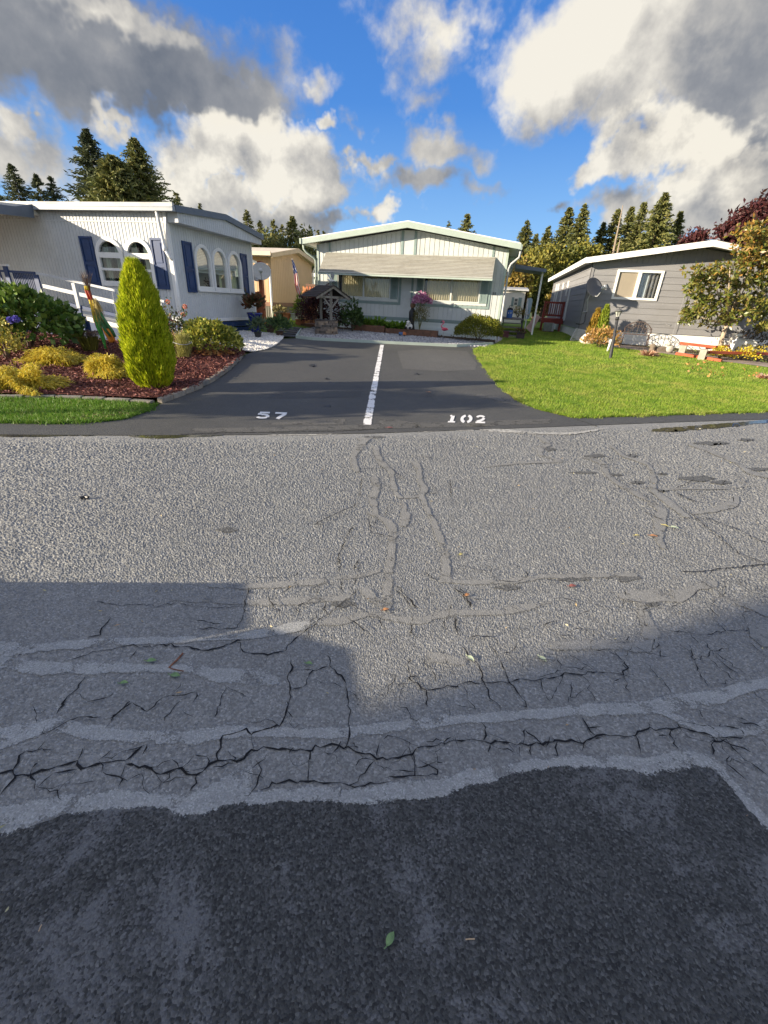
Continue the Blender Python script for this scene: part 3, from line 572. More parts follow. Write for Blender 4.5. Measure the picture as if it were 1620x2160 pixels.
# ------------------------------------------------------------------ painted marks on the driveway
m_paint = bpy.data.materials.new('road_paint'); t = nt(m_paint); v = posn(t)
finish(t, mixc(t, ramp(t, noise(t, v, 26, 6, .75), [(.62, 0.), (.71, .8)]), mixc(t, noise(t, v, 7, 3), (.78, .77, .74), (.66, .66, .64)), (.10, .10, .10)), .7, noise(t, v, 140, 3), .5, .004)
m_num = bpy.data.materials.new('number_paint'); t = nt(m_num); v = posn(t)
finish(t, mixc(t, ramp(t, noise(t, v, 40, 6, .75), [(.66, 0.), (.74, .7)]), (.76, .75, .72), (.16, .16, .16)), .7, noise(t, v, 140, 3), .5, .004)
m_lpaint = feather(m_num.copy(), 60)
a = ong(774, 897); b = ong(806, 728); Lr = Ribbons()
n = 40; A = [a+(b-a)*i/n for i in range(n+1)]; wv = .06
Lr.strip([((p[0]-wv, p[1]-.012, 0), (p[0]+wv, p[1]+.012, 0)) for p in A], base=.0095, jit=.003, k=2, ends=False)
tag(Lr.build('parking_line', m_lpaint), kind='structure')
def stroke(mb, pts, w, z=0):
    P = np.array(pts, float); n = len(P); T = unit(np.gradient(P, axis=0)); N = np.stack([-T[:, 1], T[:, 0]], 1)
    b = len(mb.v); mb.v += [(p[0]+q[0]*w/2, p[1]+q[1]*w/2, z) for p, q in zip(P, N)]+[(p[0]-q[0]*w/2, p[1]-q[1]*w/2, z) for p, q in zip(P, N)]
    for i in range(n-1): mb.f.append((b+n+i, b+n+i+1, b+i+1, b+i)); mb.m.append(0)
def arc(cx, cy, rx, ry, a0, a1, n=10): return [(cx+rx*math.cos(math.radians(a0+(a1-a0)*i/n)), cy+ry*math.sin(math.radians(a0+(a1-a0)*i/n))) for i in range(n+1)]
GLY = {'5': [([(.16,.90),(.92,.90)], .20), ([(.20,.79),(.20,.55)], .22), ([(.34,.58),(.5,.62)]+arc(.52,.33,.34,.27,80,-20), .20), ([(.84,.2)]+arc(.46,.30,.36,.20,-40,-165,8), .20)],
       '7': [([(.06,.90),(.95,.90)], .20), ([(.84,.78),(.62,.5),(.42,.22),(.34,.0)], .24)],
       '1': [([(.5,.12),(.5,.86)], .26), ([(.2,.06),(.84,.06)], .14), ([(.24,.80),(.40,.92)], .16)],
       '0': [(arc(.44,.5,.34,.42,100,260), .24), (arc(.56,.5,.34,.42,80,-80), .24)],
       '2': [(arc(.5,.66,.34,.26,165,20), .20), ([(.83,.66),(.72,.46),(.5,.3),(.2,.16)], .22), ([(.08,.07),(.94,.07)], .16)]}
def number(txt, px0, px1, y0, y1, name):
    mb = MB(); n = len(txt)
    P0, P1 = ong(px0, y1[0]), ong(px1, y1[1]); Q0 = ong(px0+6, y0[0]); U = (P1-P0); Vd = Q0-P0
    for i, ch in enumerate(txt):
        gm = MB()
        for pts, w in GLY[ch]: stroke(gm, pts, w*1.22)
        k = len(mb.v)
        for j, (x, y, z) in enumerate(gm.v):
            q = P0+U*((i+.04+x*.78)/n)+Vd*y; mb.v.append((q[0], q[1], g(q[0], q[1])+.0115+.0001*(j % 7)*0))
        mb.f += [tuple(k+a for a in f) for f in gm.f]; mb.m += gm.m
    tag(mb.build(name, m_num), kind='structure')
number('57', 537, 611, (870, 871), (884, 886), 'parking_number_left_bay')
number('102', 938, 1030, (876, 878), (892, 894), 'parking_number_right_bay')
# ------------------------------------------------------------------ house building kit
class Wall:
    """a wall frame: origin, horizontal direction U, outward normal N"""
    def __init__(s, o, U, N): s.o = Vector(o); s.U = Vector(U); s.N = Vector(N)
    def p(s, u, z, d=0): return s.o+s.U*u+s.N*d+Vector((0, 0, z))
    def box(s, mb, u0, u1, z0, z1, d0, d1, mi=0):
        c = [s.p(u, z, d) for d in (d0, d1) for (u, z) in ((u0, z0), (u1, z0), (u1, z1), (u0, z1))]
        fs = [(3,2,1,0),(4,5,6,7),(0,1,5,4),(1,2,6,5),(2,3,7,6),(3,0,4,7)]
        if s.U.cross(Vector((0, 0, 1))).dot(s.N) < 0: fs = [f[::-1] for f in fs]
        mb.add(c, fs, mi)
    def quad(s, mb, pts, mi=0): mb.add([s.p(*q) for q in pts], [(0, 1, 2, 3)], mi)
    def panel(s, mb, u0, u1, z0, z1, d=0, mi=0): s.quad(mb, [(u0, z0, d), (u1, z0, d), (u1, z1, d), (u0, z1, d)], mi)
def cut(lo, hi, holes):
    segs = [(lo, hi)]
    for a, b in holes:
        out = []
        for x, y in segs:
            if b <= x or a >= y: out.append((x, y)); continue
            if a > x: out.append((x, a))
            if b < y: out.append((b, y))
        segs = out
    return segs
def rect_hole(u0, u1, z0, z1): return lambda u: (z0, z1) if u0 < u < u1 else None
def arch_hole(uc, r, z0, zs): return lambda u: (z0, zs+math.sqrt(max(0, r*r-(u-uc)**2))) if abs(u-uc) < r else None
def ribbed(mb, W, u0, u1, z0, ztop, pitch, gw, gd, holes=(), brk=()):
    """sheet siding pressed into flat boards with narrow grooves"""
    zt = ztop if callable(ztop) else (lambda u: ztop); us = [(u0, 0)]; k = u0+pitch
    while k < u1-pitch*.3:
        us += [(k-gw/2, 0), (k-gw/4, -gd), (k+gw/4, -gd), (k+gw/2, 0)]; k += pitch
    us.append((u1, 0)); fine = []
    cutu = sorted(brk)
    for (a, da), (b, db) in zip(us[:-1], us[1:]):
        inner = [c for c in cutu if a+1e-4 < c < b-1e-4]; P = [a]+inner+[b]
        for x, y in zip(P[:-1], P[1:]):
            L = lambda q: da+(db-da)*(q-a)/(b-a)
            fine.append((x, y, L(x), L(y)))
    for a, b, da, db in fine:
        m = (a+b)/2; hs_ = [h(m) for h in holes]; hs_ = [h for h in hs_ if h]
        top = min(zt(a), zt(b)); segs = cut(z0, top+1e-6, hs_)
        for i, (x, y) in enumerate(segs):
            last = abs(y-top) < 1e-3
            W.quad(mb, [(a, x, da), (b, x, db), (b, zt(b) if last else y, db), (a, zt(a) if last else y, da)])
def lap(mb, W, u0, u1, z0, ztop, h, holes=(), lip=.018):
    """horizontal lap siding, holes are (u0,u1,z0,z1); ztop may slope"""
    z = z0; top = max(ztop(u0), ztop(u1), ztop((u0+u1)/2)) if callable(ztop) else ztop
    while z < top-1e-4:
        z1 = min(z+h, top); cuts = sorted({z, z1} | {q for H in holes for q in H[2:] if z < q < z1})
        for a, b in zip(cuts[:-1], cuts[1:]):
            for x, y in cut(u0, u1, [(H[0], H[1]) for H in holes if H[2] <= a+1e-5 and H[3] >= b-1e-5]):
                n = 24 if callable(ztop) else 1
                for i in range(n):
                    xa, xb = x+(y-x)*i/n, x+(y-x)*(i+1)/n
                    ta = min(b, ztop(xa)) if callable(ztop) else b; tb = min(b, ztop(xb)) if callable(ztop) else b
                    if ta <= a and tb <= a: continue
                    ta = max(ta, a); tb = max(tb, a); dep = lambda q: lip*(1-(q-z)/h)
                    W.quad(mb, [(xa, a, dep(a)), (xb, a, dep(a)), (xb, tb, dep(tb)), (xa, ta, dep(ta))])
                    if a == z: W.quad(mb, [(xa, a, 0), (xb, a, 0), (xb, a, lip), (xa, a, lip)])
        z = z1
def ring(mb, W, u0, u1, z0, z1, w, d0, d1, wb=None, mi=0):
    wb = wb or w
    W.box(mb, u0, u0+w, z0, z1, d0, d1, mi); W.box(mb, u1-w, u1, z0, z1, d0, d1, mi)
    W.box(mb, u0+w, u1-w, z1-w, z1, d0, d1-.002, mi); W.box(mb, u0+w, u1-w, z0, z0+wb, d0, d1-.002, mi)
def curtain(parent, W, u0, u1, z0, z1, d, mat, name='curtain', pitch=.09, amp=.018):
    mb = MB(); n = max(4, int((u1-u0)/pitch*6))
    for i in range(n):
        a, b = u0+(u1-u0)*i/n, u0+(u1-u0)*(i+1)/n
        fa, fb = [d+amp*math.sin(2*PI*q/pitch+1.3*math.sin(q*7)) for q in (a, b)]
        W.quad(mb, [(a, z0, fa), (b, z0, fb), (b, z1, fb), (a, z1, fa)])
    return mb.build(name, mat, parent, smooth=True)
def arch_pts(uc, r, z0, zs, n=14): return [(uc-r, z0)]+[(uc-r*math.cos(PI*i/n), zs+r*math.sin(PI*i/n)) for i in range(n+1)]+[(uc+r, z0)]
def arch_ring(mb, W, uc, r, w, z0, zs, d0, d1):
    A = arch_pts(uc, r, z0, zs); B = arch_pts(uc, r-w, z0, zs); n = len(A)
    vs = [W.p(u, z, d) for P in (A, B) for d in (d0, d1) for u, z in P]; fs = []
    for i in range(n-1):
        fs += [(n+i, n+i+1, 3*n+i+1, 3*n+i), (i, n+i, n+i+1, i+1), (2*n+i, 2*n+i+1, 3*n+i+1, 3*n+i)]
    mb.add(vs, [f[::-1] for f in fs])
def arch_pane(parent, W, uc, r, z0, zs, d, mat, name='pane'):
    mb = MB(); P = arch_pts(uc, r, z0, zs); mb.add([W.p(u, z, d) for u, z in P], [tuple(range(len(P)))]); return mb.build(name, mat, parent)
def shutter(parent, W, u0, u1, z0, z1, mat, louvre=False):
    mb = MB(); W.box(mb, u0, u1, z0, z1, .004, .022)
    w = .05; ring(mb, W, u0, u1, z0, z1, w, .022, .045)
    if louvre:
        z = z0+w+.01
        while z < z1-w-.02:
            W.quad(mb, [(u0+w, z, .042), (u1-w, z, .042), (u1-w, z+.034, .024), (u0+w, z+.034, .024)]); z += .036
    else:
        zm = z0+(z1-z0)*.46; W.box(mb, u0+w, u1-w, zm-.03, zm+.03, .022, .043)
        for a, b in ((z0+w+.05, zm-.08), (zm+.08, z1-w-.05)): W.box(mb, u0+w+.04, u1-w-.04, a, b, .022, .036)
    return mb.build('shutter', mat, parent)
white = M('white_siding', (.53, .55, .56), .55, .07, 1.2, .05, 40, dirt=.2, streak=(1, 1, .25))
whiteb = M('cool_white_trim', (.72, .72, .70), .5, .05, 3)
sagewhite = M('pale_sage_siding', (.53, .555, .54), .55, .06, 1.2, .05, 40, dirt=.2, streak=(1, 1, .25))
sage = M('sage_trim', (.215, .285, .27), .55, .1, 4)
palesage = M('pale_green_metal', (.37, .435, .385), .45, .06, 3)
navy = M("navy_paint", (.016, .045, .135), .5, .15, 5)
slate = M('slate_metal', (.10, .125, .16), .42, .1, 4)
greyside = M('grey_lap_siding', (.232, .232, .24), .6, .09, 1.5, .12, 60, streak=(.3, .3, 3), dirt=.18)
bright = M('white_roof_metal', (.80, .79, .75), .5, .06, 2, dirt=.06)
roofgrey = M('membrane_roof', (.55, .55, .53), .7, .2, 1.2, .3, 30, dirt=.35)
dark = M('dark_interior', (.02, .02, .02), .9, .1, 3, 0)
cream = M('cream_curtain', (.80, .74, .55), .8, .08, 3, .1); greyc = M('grey_curtain', (.24, .22, .22), .8, .15, 3, .1); sheer = M('pale_sheer', (.6, .62, .66), .8, .1, 3, .1)
blindm = M('blind_slats', (.66, .64, .52), .6, .06, 3); glass = GLASS('window_glass', (.85, .9, .9), .35)
tan = M('tan_siding', (.54, .37, .21), .6, .06, 1.4, .05, 40); brown = M('brown_trim', (.23, .12, .075), .6, .1, 4)
rust = M('rust_stained_wood', (.33, .10, .045), .6, .25, 5, .3, 50, streak=(1, 1, .15)); redw = M('red_deck_paint', (.20, .028, .018), .5, .2, 5, .2)
greyw = M('weathered_wood', (.25, .23, .20), .8, .3, 8, .5, 60, streak=(1, 1, .15)); brownw = M('brown_timber', (.15, .075, .045), .7, .3, 6, .4, 60)
black = M('black_metal', (.02, .02, .022), .45, .2, 8); steel = M('grey_metal', (.42, .43, .44), .4, .1, 6)
X, Yv, Zv = Vector((1, 0, 0)), Vector((0, 1, 0)), Vector((0, 0, 1))
def dish(name, label, base, height, facing, r, group, pole=True, mat=None, polem=None):
    t_ = thing(name, label, 'satellite dish', base, 0, group); bx, by, bz = base; mat = mat or M('dish_grey', (.30, .31, .33), .5, .1, 5)
    f = Vector(facing).normalized(); c = Vector((bx, by, bz+height)); a = f.cross(Zv).normalized(); b = a.cross(f).normalized(); mb = MB()
    n = 26; rings = [(0, -.13), (.35, -.12), (.65, -.075), (.88, -.025), (1, .01), (1.0, -.005), (.88, -.04), (.65, -.09), (.35, -.135), (0, -.145)]
    vs = [c+f*(z*r*1.3)+(a*math.cos(2*PI*k/n)*1.0+b*math.sin(2*PI*k/n)*.93)*r*q for q, z in rings for k in range(n)]
    mb.add(vs, [(i*n+k, i*n+(k+1) % n, (i+1)*n+(k+1) % n, (i+1)*n+k) for i in range(len(rings)-1) for k in range(n)]); mb.build('reflector', mat, t_, smooth=True)
    mb = MB(); tip = c+f*r*1.05-b*r*.55; mb.tube([c-f*r*.15-b*r*.75, c-b*r*.95+f*r*.2, tip], .014, 6); mb.build('feed_arm', steel, t_)
    mb = MB(); mb.obox(tip-a*r*.28, tip+a*r*.28, .07, .07); mb.obox(tip-f*.09+b*.02, tip+f*.08+b*.02, .09, .1); mb.build('receiver', M('pale_plastic', (.62, .62, .60), .5, .06, 8), t_)
    if pole:
        mb = MB(); mb.tube([(bx, by, bz), (bx, by, bz+height-r*.6), c-f*r*.2], [.028, .028, .028], 8); mb.build('mast', polem or M('pale_mast', (.45, .45, .45), .5, .1, 6), t_)
    return t_
# ------------------------------------------------------------------ white mobile home with blue shutters (gable toward the drive)
GX, LY = -8.5, 11.5
hL = thing('mobile_home', 'white ribbed mobile home with navy shutters and arched windows beside the driveway', 'mobile home', (GX, LY, .25))
WL = Wall((GX, LY, 0), (-1, 0, 0), (0, -1, 0)); WG = Wall((GX, LY, 0), (0, 1, 0), (1, 0, 0))
UL = lambda x: GX-x
mb = MB(); A2w = [(UL(-10.39), 1.70, 2.36), (UL(-9.48), 1.70, 2.36)]; ro = .43; rl = .335
ribbed(mb, WL, 0, 9, .82, 3.13, .105, .03, .012, [arch_hole(u, ro-.06, z0, zs) for u, z0, zs in A2w], brk=[u+d for u, _, _ in A2w for d in (-.37, -.33, -.27, -.2, -.1, 0, .1, .2, .27, .33, .37)])
WL.panel(mb, 9, 17, .82, 3.13); ribbed(mb, WL, 0, 9, 3.15, 3.36, .105, .03, .012); WL.box(mb, 0, 9, 3.125, 3.152, -.01, .012); WL.panel(mb, 9, 17, 3.13, 3.36)
A3 = [12.84, 13.70, 14.56]
holes = [arch_hole(y-LY, .36, 1.70, 2.40) for y in A3]
ribbed(mb, WG, 0, 4.30, .86, 3.2, .105, .03, .010, holes, brk=[y-LY+d for y in A3 for d in (-.35, -.31, -.25, -.18, -.09, 0, .09, .18, .25, .31, .35)])
WG.panel(mb, 0, 4.3, .2, .2); Wall((GX, LY+4.3, 0), (-1, 0, 0), (0, 1, 0)).panel(mb, 0, 17, .3, 3.4)
mb.build('wall', white, hL)
mb = MB(); WG.box(mb, 0, 4.3, .78, .87, 0, .02); WL.box(mb, 0, 17, .74, .83, 0, .02); WL.box(mb, -.02, .07, .8, 3.36, 0, .025); WG.box(mb, .0, .07, .87, 3.12, 0, .022); WG.box(mb, 4.23, 4.3, .87, 3.12, 0, .02); mb.build('corner_trim', whiteb, hL)
mb = MB()
for i in range(3): WG.box(mb, 0, 4.3, .22+i*.19, .22+i*.19+.15, -.03, .0+.012*(i % 2)); WL.box(mb, 0, 17, .12+i*.21, .12+i*.21+.19, -.03, .0)
mb.build('skirting', navy, hL)
mb = MB(); WG.box(mb, 2.2, 4.3, .36, .405, 0, .03); WG.box(mb, 2.2, 4.3, .20, .25, 0, .03); mb.build('skirting_stripe', whiteb, hL)
# box eave over the gable and the low roof
zr = lambda y: 3.50+(y-11.45)/(13.72-11.45)*.17 if y < 13.72 else 3.67-(y-13.72)/(15.98-13.72)*.23
mb = MB(); ys = list(np.linspace(11.52, 15.93, 22)); px = []
W2 = Wall((-8.17, 0, 0), (0, 1, 0), (1, 0, 0))
ribbed(mb, W2, 11.52, 15.93, 3.14, lambda y: zr(y)-.14, .105, .03, .008)
mb.add([(GX, 11.52, 3.14), (-8.17, 11.52, 3.14), (-8.17, 15.93, 3.14), (GX, 15.93, 3.14)], [(0, 1, 2, 3)])
for y in (11.52, 15.93): mb.add([(GX, y, 3.14), (-8.17, y, 3.14), (-8.17, y, zr(y)-.1), (GX, y, zr(y)-.1)], [(0, 1, 2, 3)])
mb.build('eave_box', white, hL)
mb = MB(); poly = [(-8.10, y, zr(y)) for y in (11.40, 13.72, 16.0)]+[(-8.10, y, zr(y)-.15) for y in (16.0, 13.72, 11.40)]
mb.prism(poly, (-8.10, 0, 0), (-8.165, 0, 0)); mb.build('gable_fascia', slate, hL)
mb = MB(); rp = [(-8.17, y, zr(y)+.004) for y in (11.40, 13.72, 16.0)]+[(-8.17, y, zr(y)-.06) for y in (16.0, 13.72, 11.40)]
mb.prism(rp, (-8.17, 0, 0), (-26, 0, 0)); mb.box(-26, -8.15, 11.33, 11.40, 3.46, 3.535); mb.build('roof', roofgrey, hL)
mb = MB(); mb.box(-26, -8.12, 11.28, 11.395, 3.35, 3.455); mb.box(-26, -8.12, 11.272, 11.28, 3.43, 3.455); mb.box(-26, -8.12, 11.268, 11.28, 3.35, 3.37); mb.build('gutter', M('pewter_gutter', (.30, .33, .36), .4, .08, 4), hL)
mb = MB(); mb.tube([(-8.62, 11.33, 3.35), (-8.62, 11.36, 3.15), (-8.62, 11.43, 2.62), (-8.60, 11.44, 2.5), (-8.50, 11.40, 2.38), (-8.455, 11.46, 2.3)], .04, 10); mb.tube([(-8.455, 11.47, 2.32), (-8.45, 11.49, .35)], .04, 10); mb.tube([(-8.62, 11.43, 2.62), (-8.62, 11.43, 2.5)], .05, 10); mb.build('downspout', whiteb, hL, smooth=True)
for u, z0, zs in A2w:
    f = MB(); arch_ring(f, WL, u, ro, .10, 1.62, zs, -.03, .05); WL.box(f, u-ro+.1, u+ro-.1, 2.30, 2.43, -.02, .045); WL.box(f, u-ro+.1, u+ro-.1, 2.0, 2.06, -.02, .04); WL.box(f, u-ro+.1, u+ro-.1, 1.62, 1.745, -.02, .045)
    fo = f.build('window', whiteb, hL); arch_pane(fo, WL, u, ro-.08, 1.70, zs, -.005, glass)
    curtain(fo, WL, u-.2, u-.06, 1.7, 2.8, -.14, M('green_curtain', (.30, .36, .27), .8, .1, 3)); curtain(fo, WL, u+.16, u+.34, 1.7, 2.8, -.14, M('green_curtain', (0, 0, 0)))
    b = MB(); WL.panel(b, u-.5, u+.5, 1.5, 2.9, -.6); b.build('room_back', dark, fo)
for i, y in enumerate(A3):
    u = y-LY; f = MB(); arch_ring(f, WG, u, .415, .09, 1.62, 2.40, -.03, .05); WG.box(f, u-.325, u+.325, 1.62, 1.735, -.02, .045)
    fo = f.build('window', whiteb, hL); arch_pane(fo, WG, u, .34, 1.70, 2.40, -.005, glass)
    b = MB(); n = 0; z = 2.13
    while z < 2.72:
        r = math.sqrt(max(.0, .33**2-max(0, z+.03-2.40)**2)); WG.quad(b, [(u-r, z, -.05), (u+r, z, -.05), (u+r, z+.036, -.075), (u-r, z+.036, -.075)]); z += .04
    WG.box(b, u-.33, u+.33, 2.095, 2.125, -.08, -.05); b.build('blind', blindm, fo)
    curtain(fo, WG, *((u-.33, u-.12), (u+.2, u+.33), (u-.33, u+.33))[i], 1.7, 2.12, -.16, M('lime_curtain', (.55, .60, .30), .8, .1, 3), pitch=.12)
    b = MB(); WG.panel(b, u-.45, u+.45, 1.5, 2.9, -.6); b.build('room_back', dark, fo)
f = MB(); WG.box(f, 12.44-LY, 15.0-LY, 1.595, 1.64, 0, .07); f.build('window_sill', whiteb, hL)
for a, b in ((-10.87, -11.27), (-8.68, -9.06)): shutter(hL, WL, UL(a), UL(b), 1.60, 2.79, navy)
for a, b in ((11.98, 12.38), (14.99, 15.38)): shutter(hL, WG, a-LY, b-LY, 1.56, 2.80, navy)
# porch roof out from the long wall
mb = MB(); pr = [(-12.30, 11.4, 3.42), (-12.30, 10.7, 3.38), (-12.30, 9.3, 3.16), (-12.30, 9.3, 2.98), (-12.30, 10.7, 3.2), (-12.30, 11.4, 3.22)]
pz = lambda y: 3.36-(11.48-y)*.07
mb = MB(); mb.prism([(-12.38, 11.3, pz(11.3)+.10), (-12.38, 7.5, pz(7.5)), (-12.38, 7.5, pz(7.5)-.08), (-12.38, 11.48, pz(11.48)-.12)], (-12.38, 0, 0), (-20, 0, 0)); mb.build('porch_roof', M('porch_roof_metal', (.62, .60, .55), .6, .12, 2, dirt=.2), hL)
mb = MB(); mb.prism([(-12.375, 11.3, pz(11.3)+.12), (-12.375, 10.8, pz(10.8)+.02), (-12.375, 7.45, pz(7.5)+.01), (-12.375, 7.45, pz(7.5)-.17), (-12.375, 11.25, pz(11.25)-.19)], (-12.375, 0, 0), (-12.32, 0, 0)); mb.build('porch_fascia', slate, hL)
mb = MB(); mb.box(-20, -12.385, 7.42, 7.495, 2.92, 3.1); mb.build('porch_fascia', slate, hL)
for x in (-12.6, -16.5): mb = MB(); mb.box(x-.05, x+.05, 7.55, 7.65, 0, 3.0); mb.build('porch_post', whiteb, hL)
sl_ = thing('string_lights', 'short string of bulb lights hanging under the porch roof edge', 'string lights', (-12.7, 10.0, 3.1))
mb = MB(); pts = [(-13.6, 9.95, 3.1), (-13.2, 9.97, 3.0), (-12.95, 9.98, 3.06), (-12.6, 10, 2.93), (-12.4, 10, 2.98), (-12.35, 10, 3.1)]; mb.tube(pts, .008, 5); mb.build('cable', black, sl_)
for p in ((-13.2, 9.97, 2.99), (-12.6, 10, 2.92), (-12.42, 10, 2.96)):
    mb = MB(); mb.lathe([(.022, 0), (.025, -.05), (.012, -.052)], p, 8); mb.lathe([(.012, -.05), (.035, -.09), (.03, -.12), (.0, -.14)], p, 8); mb.build('bulb', black if p[0] > -13 else M('clear_bulb', (.7, .7, .65), .2, .05, 5), sl_)
# ------------------------------------------------------------------ access ramp in front of it
rp_ = thing('access_ramp', 'blue and white wheelchair ramp with rails sloping along the white home', 'ramp', (-10, 10, .25))
railw = M('rail_paint', (.55, .57, .58), .6, .1, 5, dirt=.15); RY = 10.0; dk = lambda x: max(.30, 1.02-(x+11.3)*.137) if x > -11.3 else 1.02
mb = MB(); P = [(-16, dk(-16)), (-11.3, 1.02), (-7.75, dk(-7.75))]
mb.prism([(x, RY, z) for x, z in P]+[(x, RY, z-.09) for x, z in P[::-1]], (0, RY, 0), (0, RY+1.25, 0)); mb.build('deck', M('ramp_deck', (.5, .5, .48), .7, .15, 5), rp_)
mb = MB(); mb.add([(-16, RY-.004, .1), (-11.3, RY-.004, .15), (-7.75, RY-.004, .2), (-7.75, RY-.004, dk(-7.75)-.09), (-11.3, RY-.004, .93), (-16, RY-.004, .93)], [(0, 1, 4, 5), (1, 2, 3, 4)])
mb.add([(-7.75, RY, .1), (-7.75, RY+1.2, .1), (-7.75, RY+1.2, dk(-7.75)-.09), (-7.75, RY, dk(-7.75)-.09)], [(0, 1, 2, 3)]); mb.build('skirt_panel', navy, rp_)
mb = MB(); mb.prism([(x, RY-.03, z+.03) for x, z in P]+[(x, RY-.03, z-.06) for x, z in P[::-1]], (0, RY-.03, 0), (0, RY-.006, 0)); mb.build('edge_board', whiteb, rp_)
for dz, th, mt in ((.80, .05, railw), (.53, .085, railw), (.23, .07, navy)):
    mb = MB(); mb.obox((-11.3, RY-.02, 1.02+dz), (-7.75, RY-.02, dk(-7.75)+dz), .05, th); mb.build('rail', mt, rp_)
    if dz != .53: mb = MB(); mb.obox((-16, RY-.02, 1.02+dz+.05), (-11.36, RY-.02, 1.02+dz+.0), .05, th); mb.build('rail', navy, rp_)
for x in (-11.3, -10.23, -9.1, -7.85):
    mb = MB(); zt = dk(x)+.80; w = .06 if x == -11.3 else .045; mb.box(x-w, x+w, RY-.075, RY-.03, (.5 if x == -10.23 else dk(x)-.12) if x != -11.3 else .2, zt-.04); mb.build('post', navy if x == -11.3 else railw, rp_)
mb = MB(); mb.box(-10.28, -10.18, RY-.08, RY-.032, .12, dk(-10.23)+.2); mb.build('post', navy, rp_)
mb = MB(); mb.box(-12.25, -12.13, RY-.075, RY-.03, .2, 1.94); mb.build('post', navy, rp_); mb = MB(); mb.box(-12.28, -12.10, RY-.10, RY-.005, 1.94, 1.98); mb.build('post_cap', whiteb, rp_)
for i in range(14):
    x = -12.05+i*.055 if False else -12.04+i*.052
    mb = MB(); mb.box(x-.011, x+.011, RY-.03, RY-.008, 1.1, 1.84); mb.build('baluster', navy, rp_)
for i in range(10):
    x = -12.45-i*.14; mb = MB(); mb.box(x-.02, x+.02, RY-.03, RY-.008, 1.1, 1.84); mb.build('baluster', navy, rp_)
# ------------------------------------------------------------------ pale green and white home across the end of the drive
x0, x1, FY = -7.14, .17, 18.5
hC = thing('mobile_home', 'pale sage and white mobile home numbered 55 with a long window awning facing the drive', 'mobile home', (x0, FY, .5))
WC = Wall((x0, FY, 0), (1, 0, 0), (0, -1, 0)); uC = lambda x: x-x0; rg = lambda x: 4.02-abs(x+3.5)*.152
win1 = (-6.28, -4.14, 1.70, 2.55); win2 = (-2.82, -.69, 1.70, 2.55)
mb = MB(); hol = [rect_hole(uC(a), uC(b), z0, z1) for a, b, z0, z1 in (win1, win2)]; brk = [uC(q) for w in (win1, win2) for q in w[:2]]
ribbed(mb, WC, .08, uC(-3.75), 1.05, lambda u: rg(u+x0), .18, .03, .016, hol, brk); ribbed(mb, WC, uC(-3.25), uC(x1)-.08, 1.05, lambda u: rg(u+x0), .18, .03, .016, hol, brk)
WC.quad(mb, [(uC(-3.75), 1.05, 0), (uC(-3.25), 1.05, 0), (uC(-3.25), rg(-3.25), 0), (uC(-3.75), rg(-3.75), 0)])
WS_ = Wall((x1, FY, 0), (0, 1, 0), (1, 0, 0)); ribbed(mb, WS_, 0, 14, .9, 3.46, .3, .03, .012)
Wall((x0, FY, 0), (0, 1, 0), (-1, 0, 0)).panel(mb, 0, 14, .4, 3.46); Wall((x0, FY+14, 0), (1, 0, 0), (0, 1, 0)).panel(mb, 0, 7.3, .4, 3.9)
mb.build('wall', sagewhite, hC)
for a, b in ((0, .085), (uC(x1)-.085, uC(x1))): mb = MB(); WC.box(mb, a, b, .95, rg(x0), -.01, .03); mb.build('corner_trim', palesage, hC)
mb = MB()
for a, b in ((-6.65, -6.57), (-3.79, -3.70), (-3.30, -3.21), (-.42, -.34)): WC.box(mb, uC(a), uC(b), 3.1, min(rg(a), rg(b)), 0, .02)
WC.box(mb, 0, uC(x1), .93, 1.05, -.01, .025)
for a, b in ((-6.63, -3.70), (-3.30, -.28)): WC.box(mb, uC(a), uC(b), 1.49, 1.58, 0, .022); WC.box(mb, uC(a), uC(a)+.08, 1.58, 3.1, 0, .022); WC.box(mb, uC(b)-.08, uC(b), 1.58, 3.1, 0, .022)
mb.build('trim_board', sage, hC)
mb = MB(); lap(mb, WC, 0, uC(x1), .38, .93, .16, lip=.02); WS_.panel(mb, 0, 14, .3, .9, -.01); mb.build('skirting', M('pale_skirting', (.60, .66, .64), .5, .06, 2), hC)
for (a, b, z0, z1) in (win1, win2):
    f = MB(); ring(f, WC, uC(a)-.02, uC(b)+.02, z0-.02, z1, .045, -.05, .03); WC.box(f, uC((a+b)/2)-.03, uC((a+b)/2)+.03, z0, z1, -.05, .026); WC.box(f, uC(a)-.3, uC(b)+.3, z0-.10, z0-.025, 0, .03)
    fo = f.build('window', M('window_alu', (.58, .60, .57), .45, .06, 4), hC); p = MB(); WC.panel(p, uC(a), uC(b), z0, z1, -.02); p.build('pane', GLASS('front_glass', (.9, .9, .85), .55), fo)
    curtain(fo, WC, uC(a)+.12, uC(b)-.02, z0, z1+.1, -.13, cream, pitch=.085, amp=.026)
    b_ = MB(); WC.panel(b_, uC(a)-.1, uC(b)+.1, z0-.2, z1+.3, -.5); b_.build('room_back', dark, fo)
    shutter(hC, WC, uC(a)-.27, uC(a)-.02, z0-.02, 2.62, sage, True); shutter(hC, WC, uC(b)+.03, uC(b)+.31, z0-.02, 2.62, sage, True)
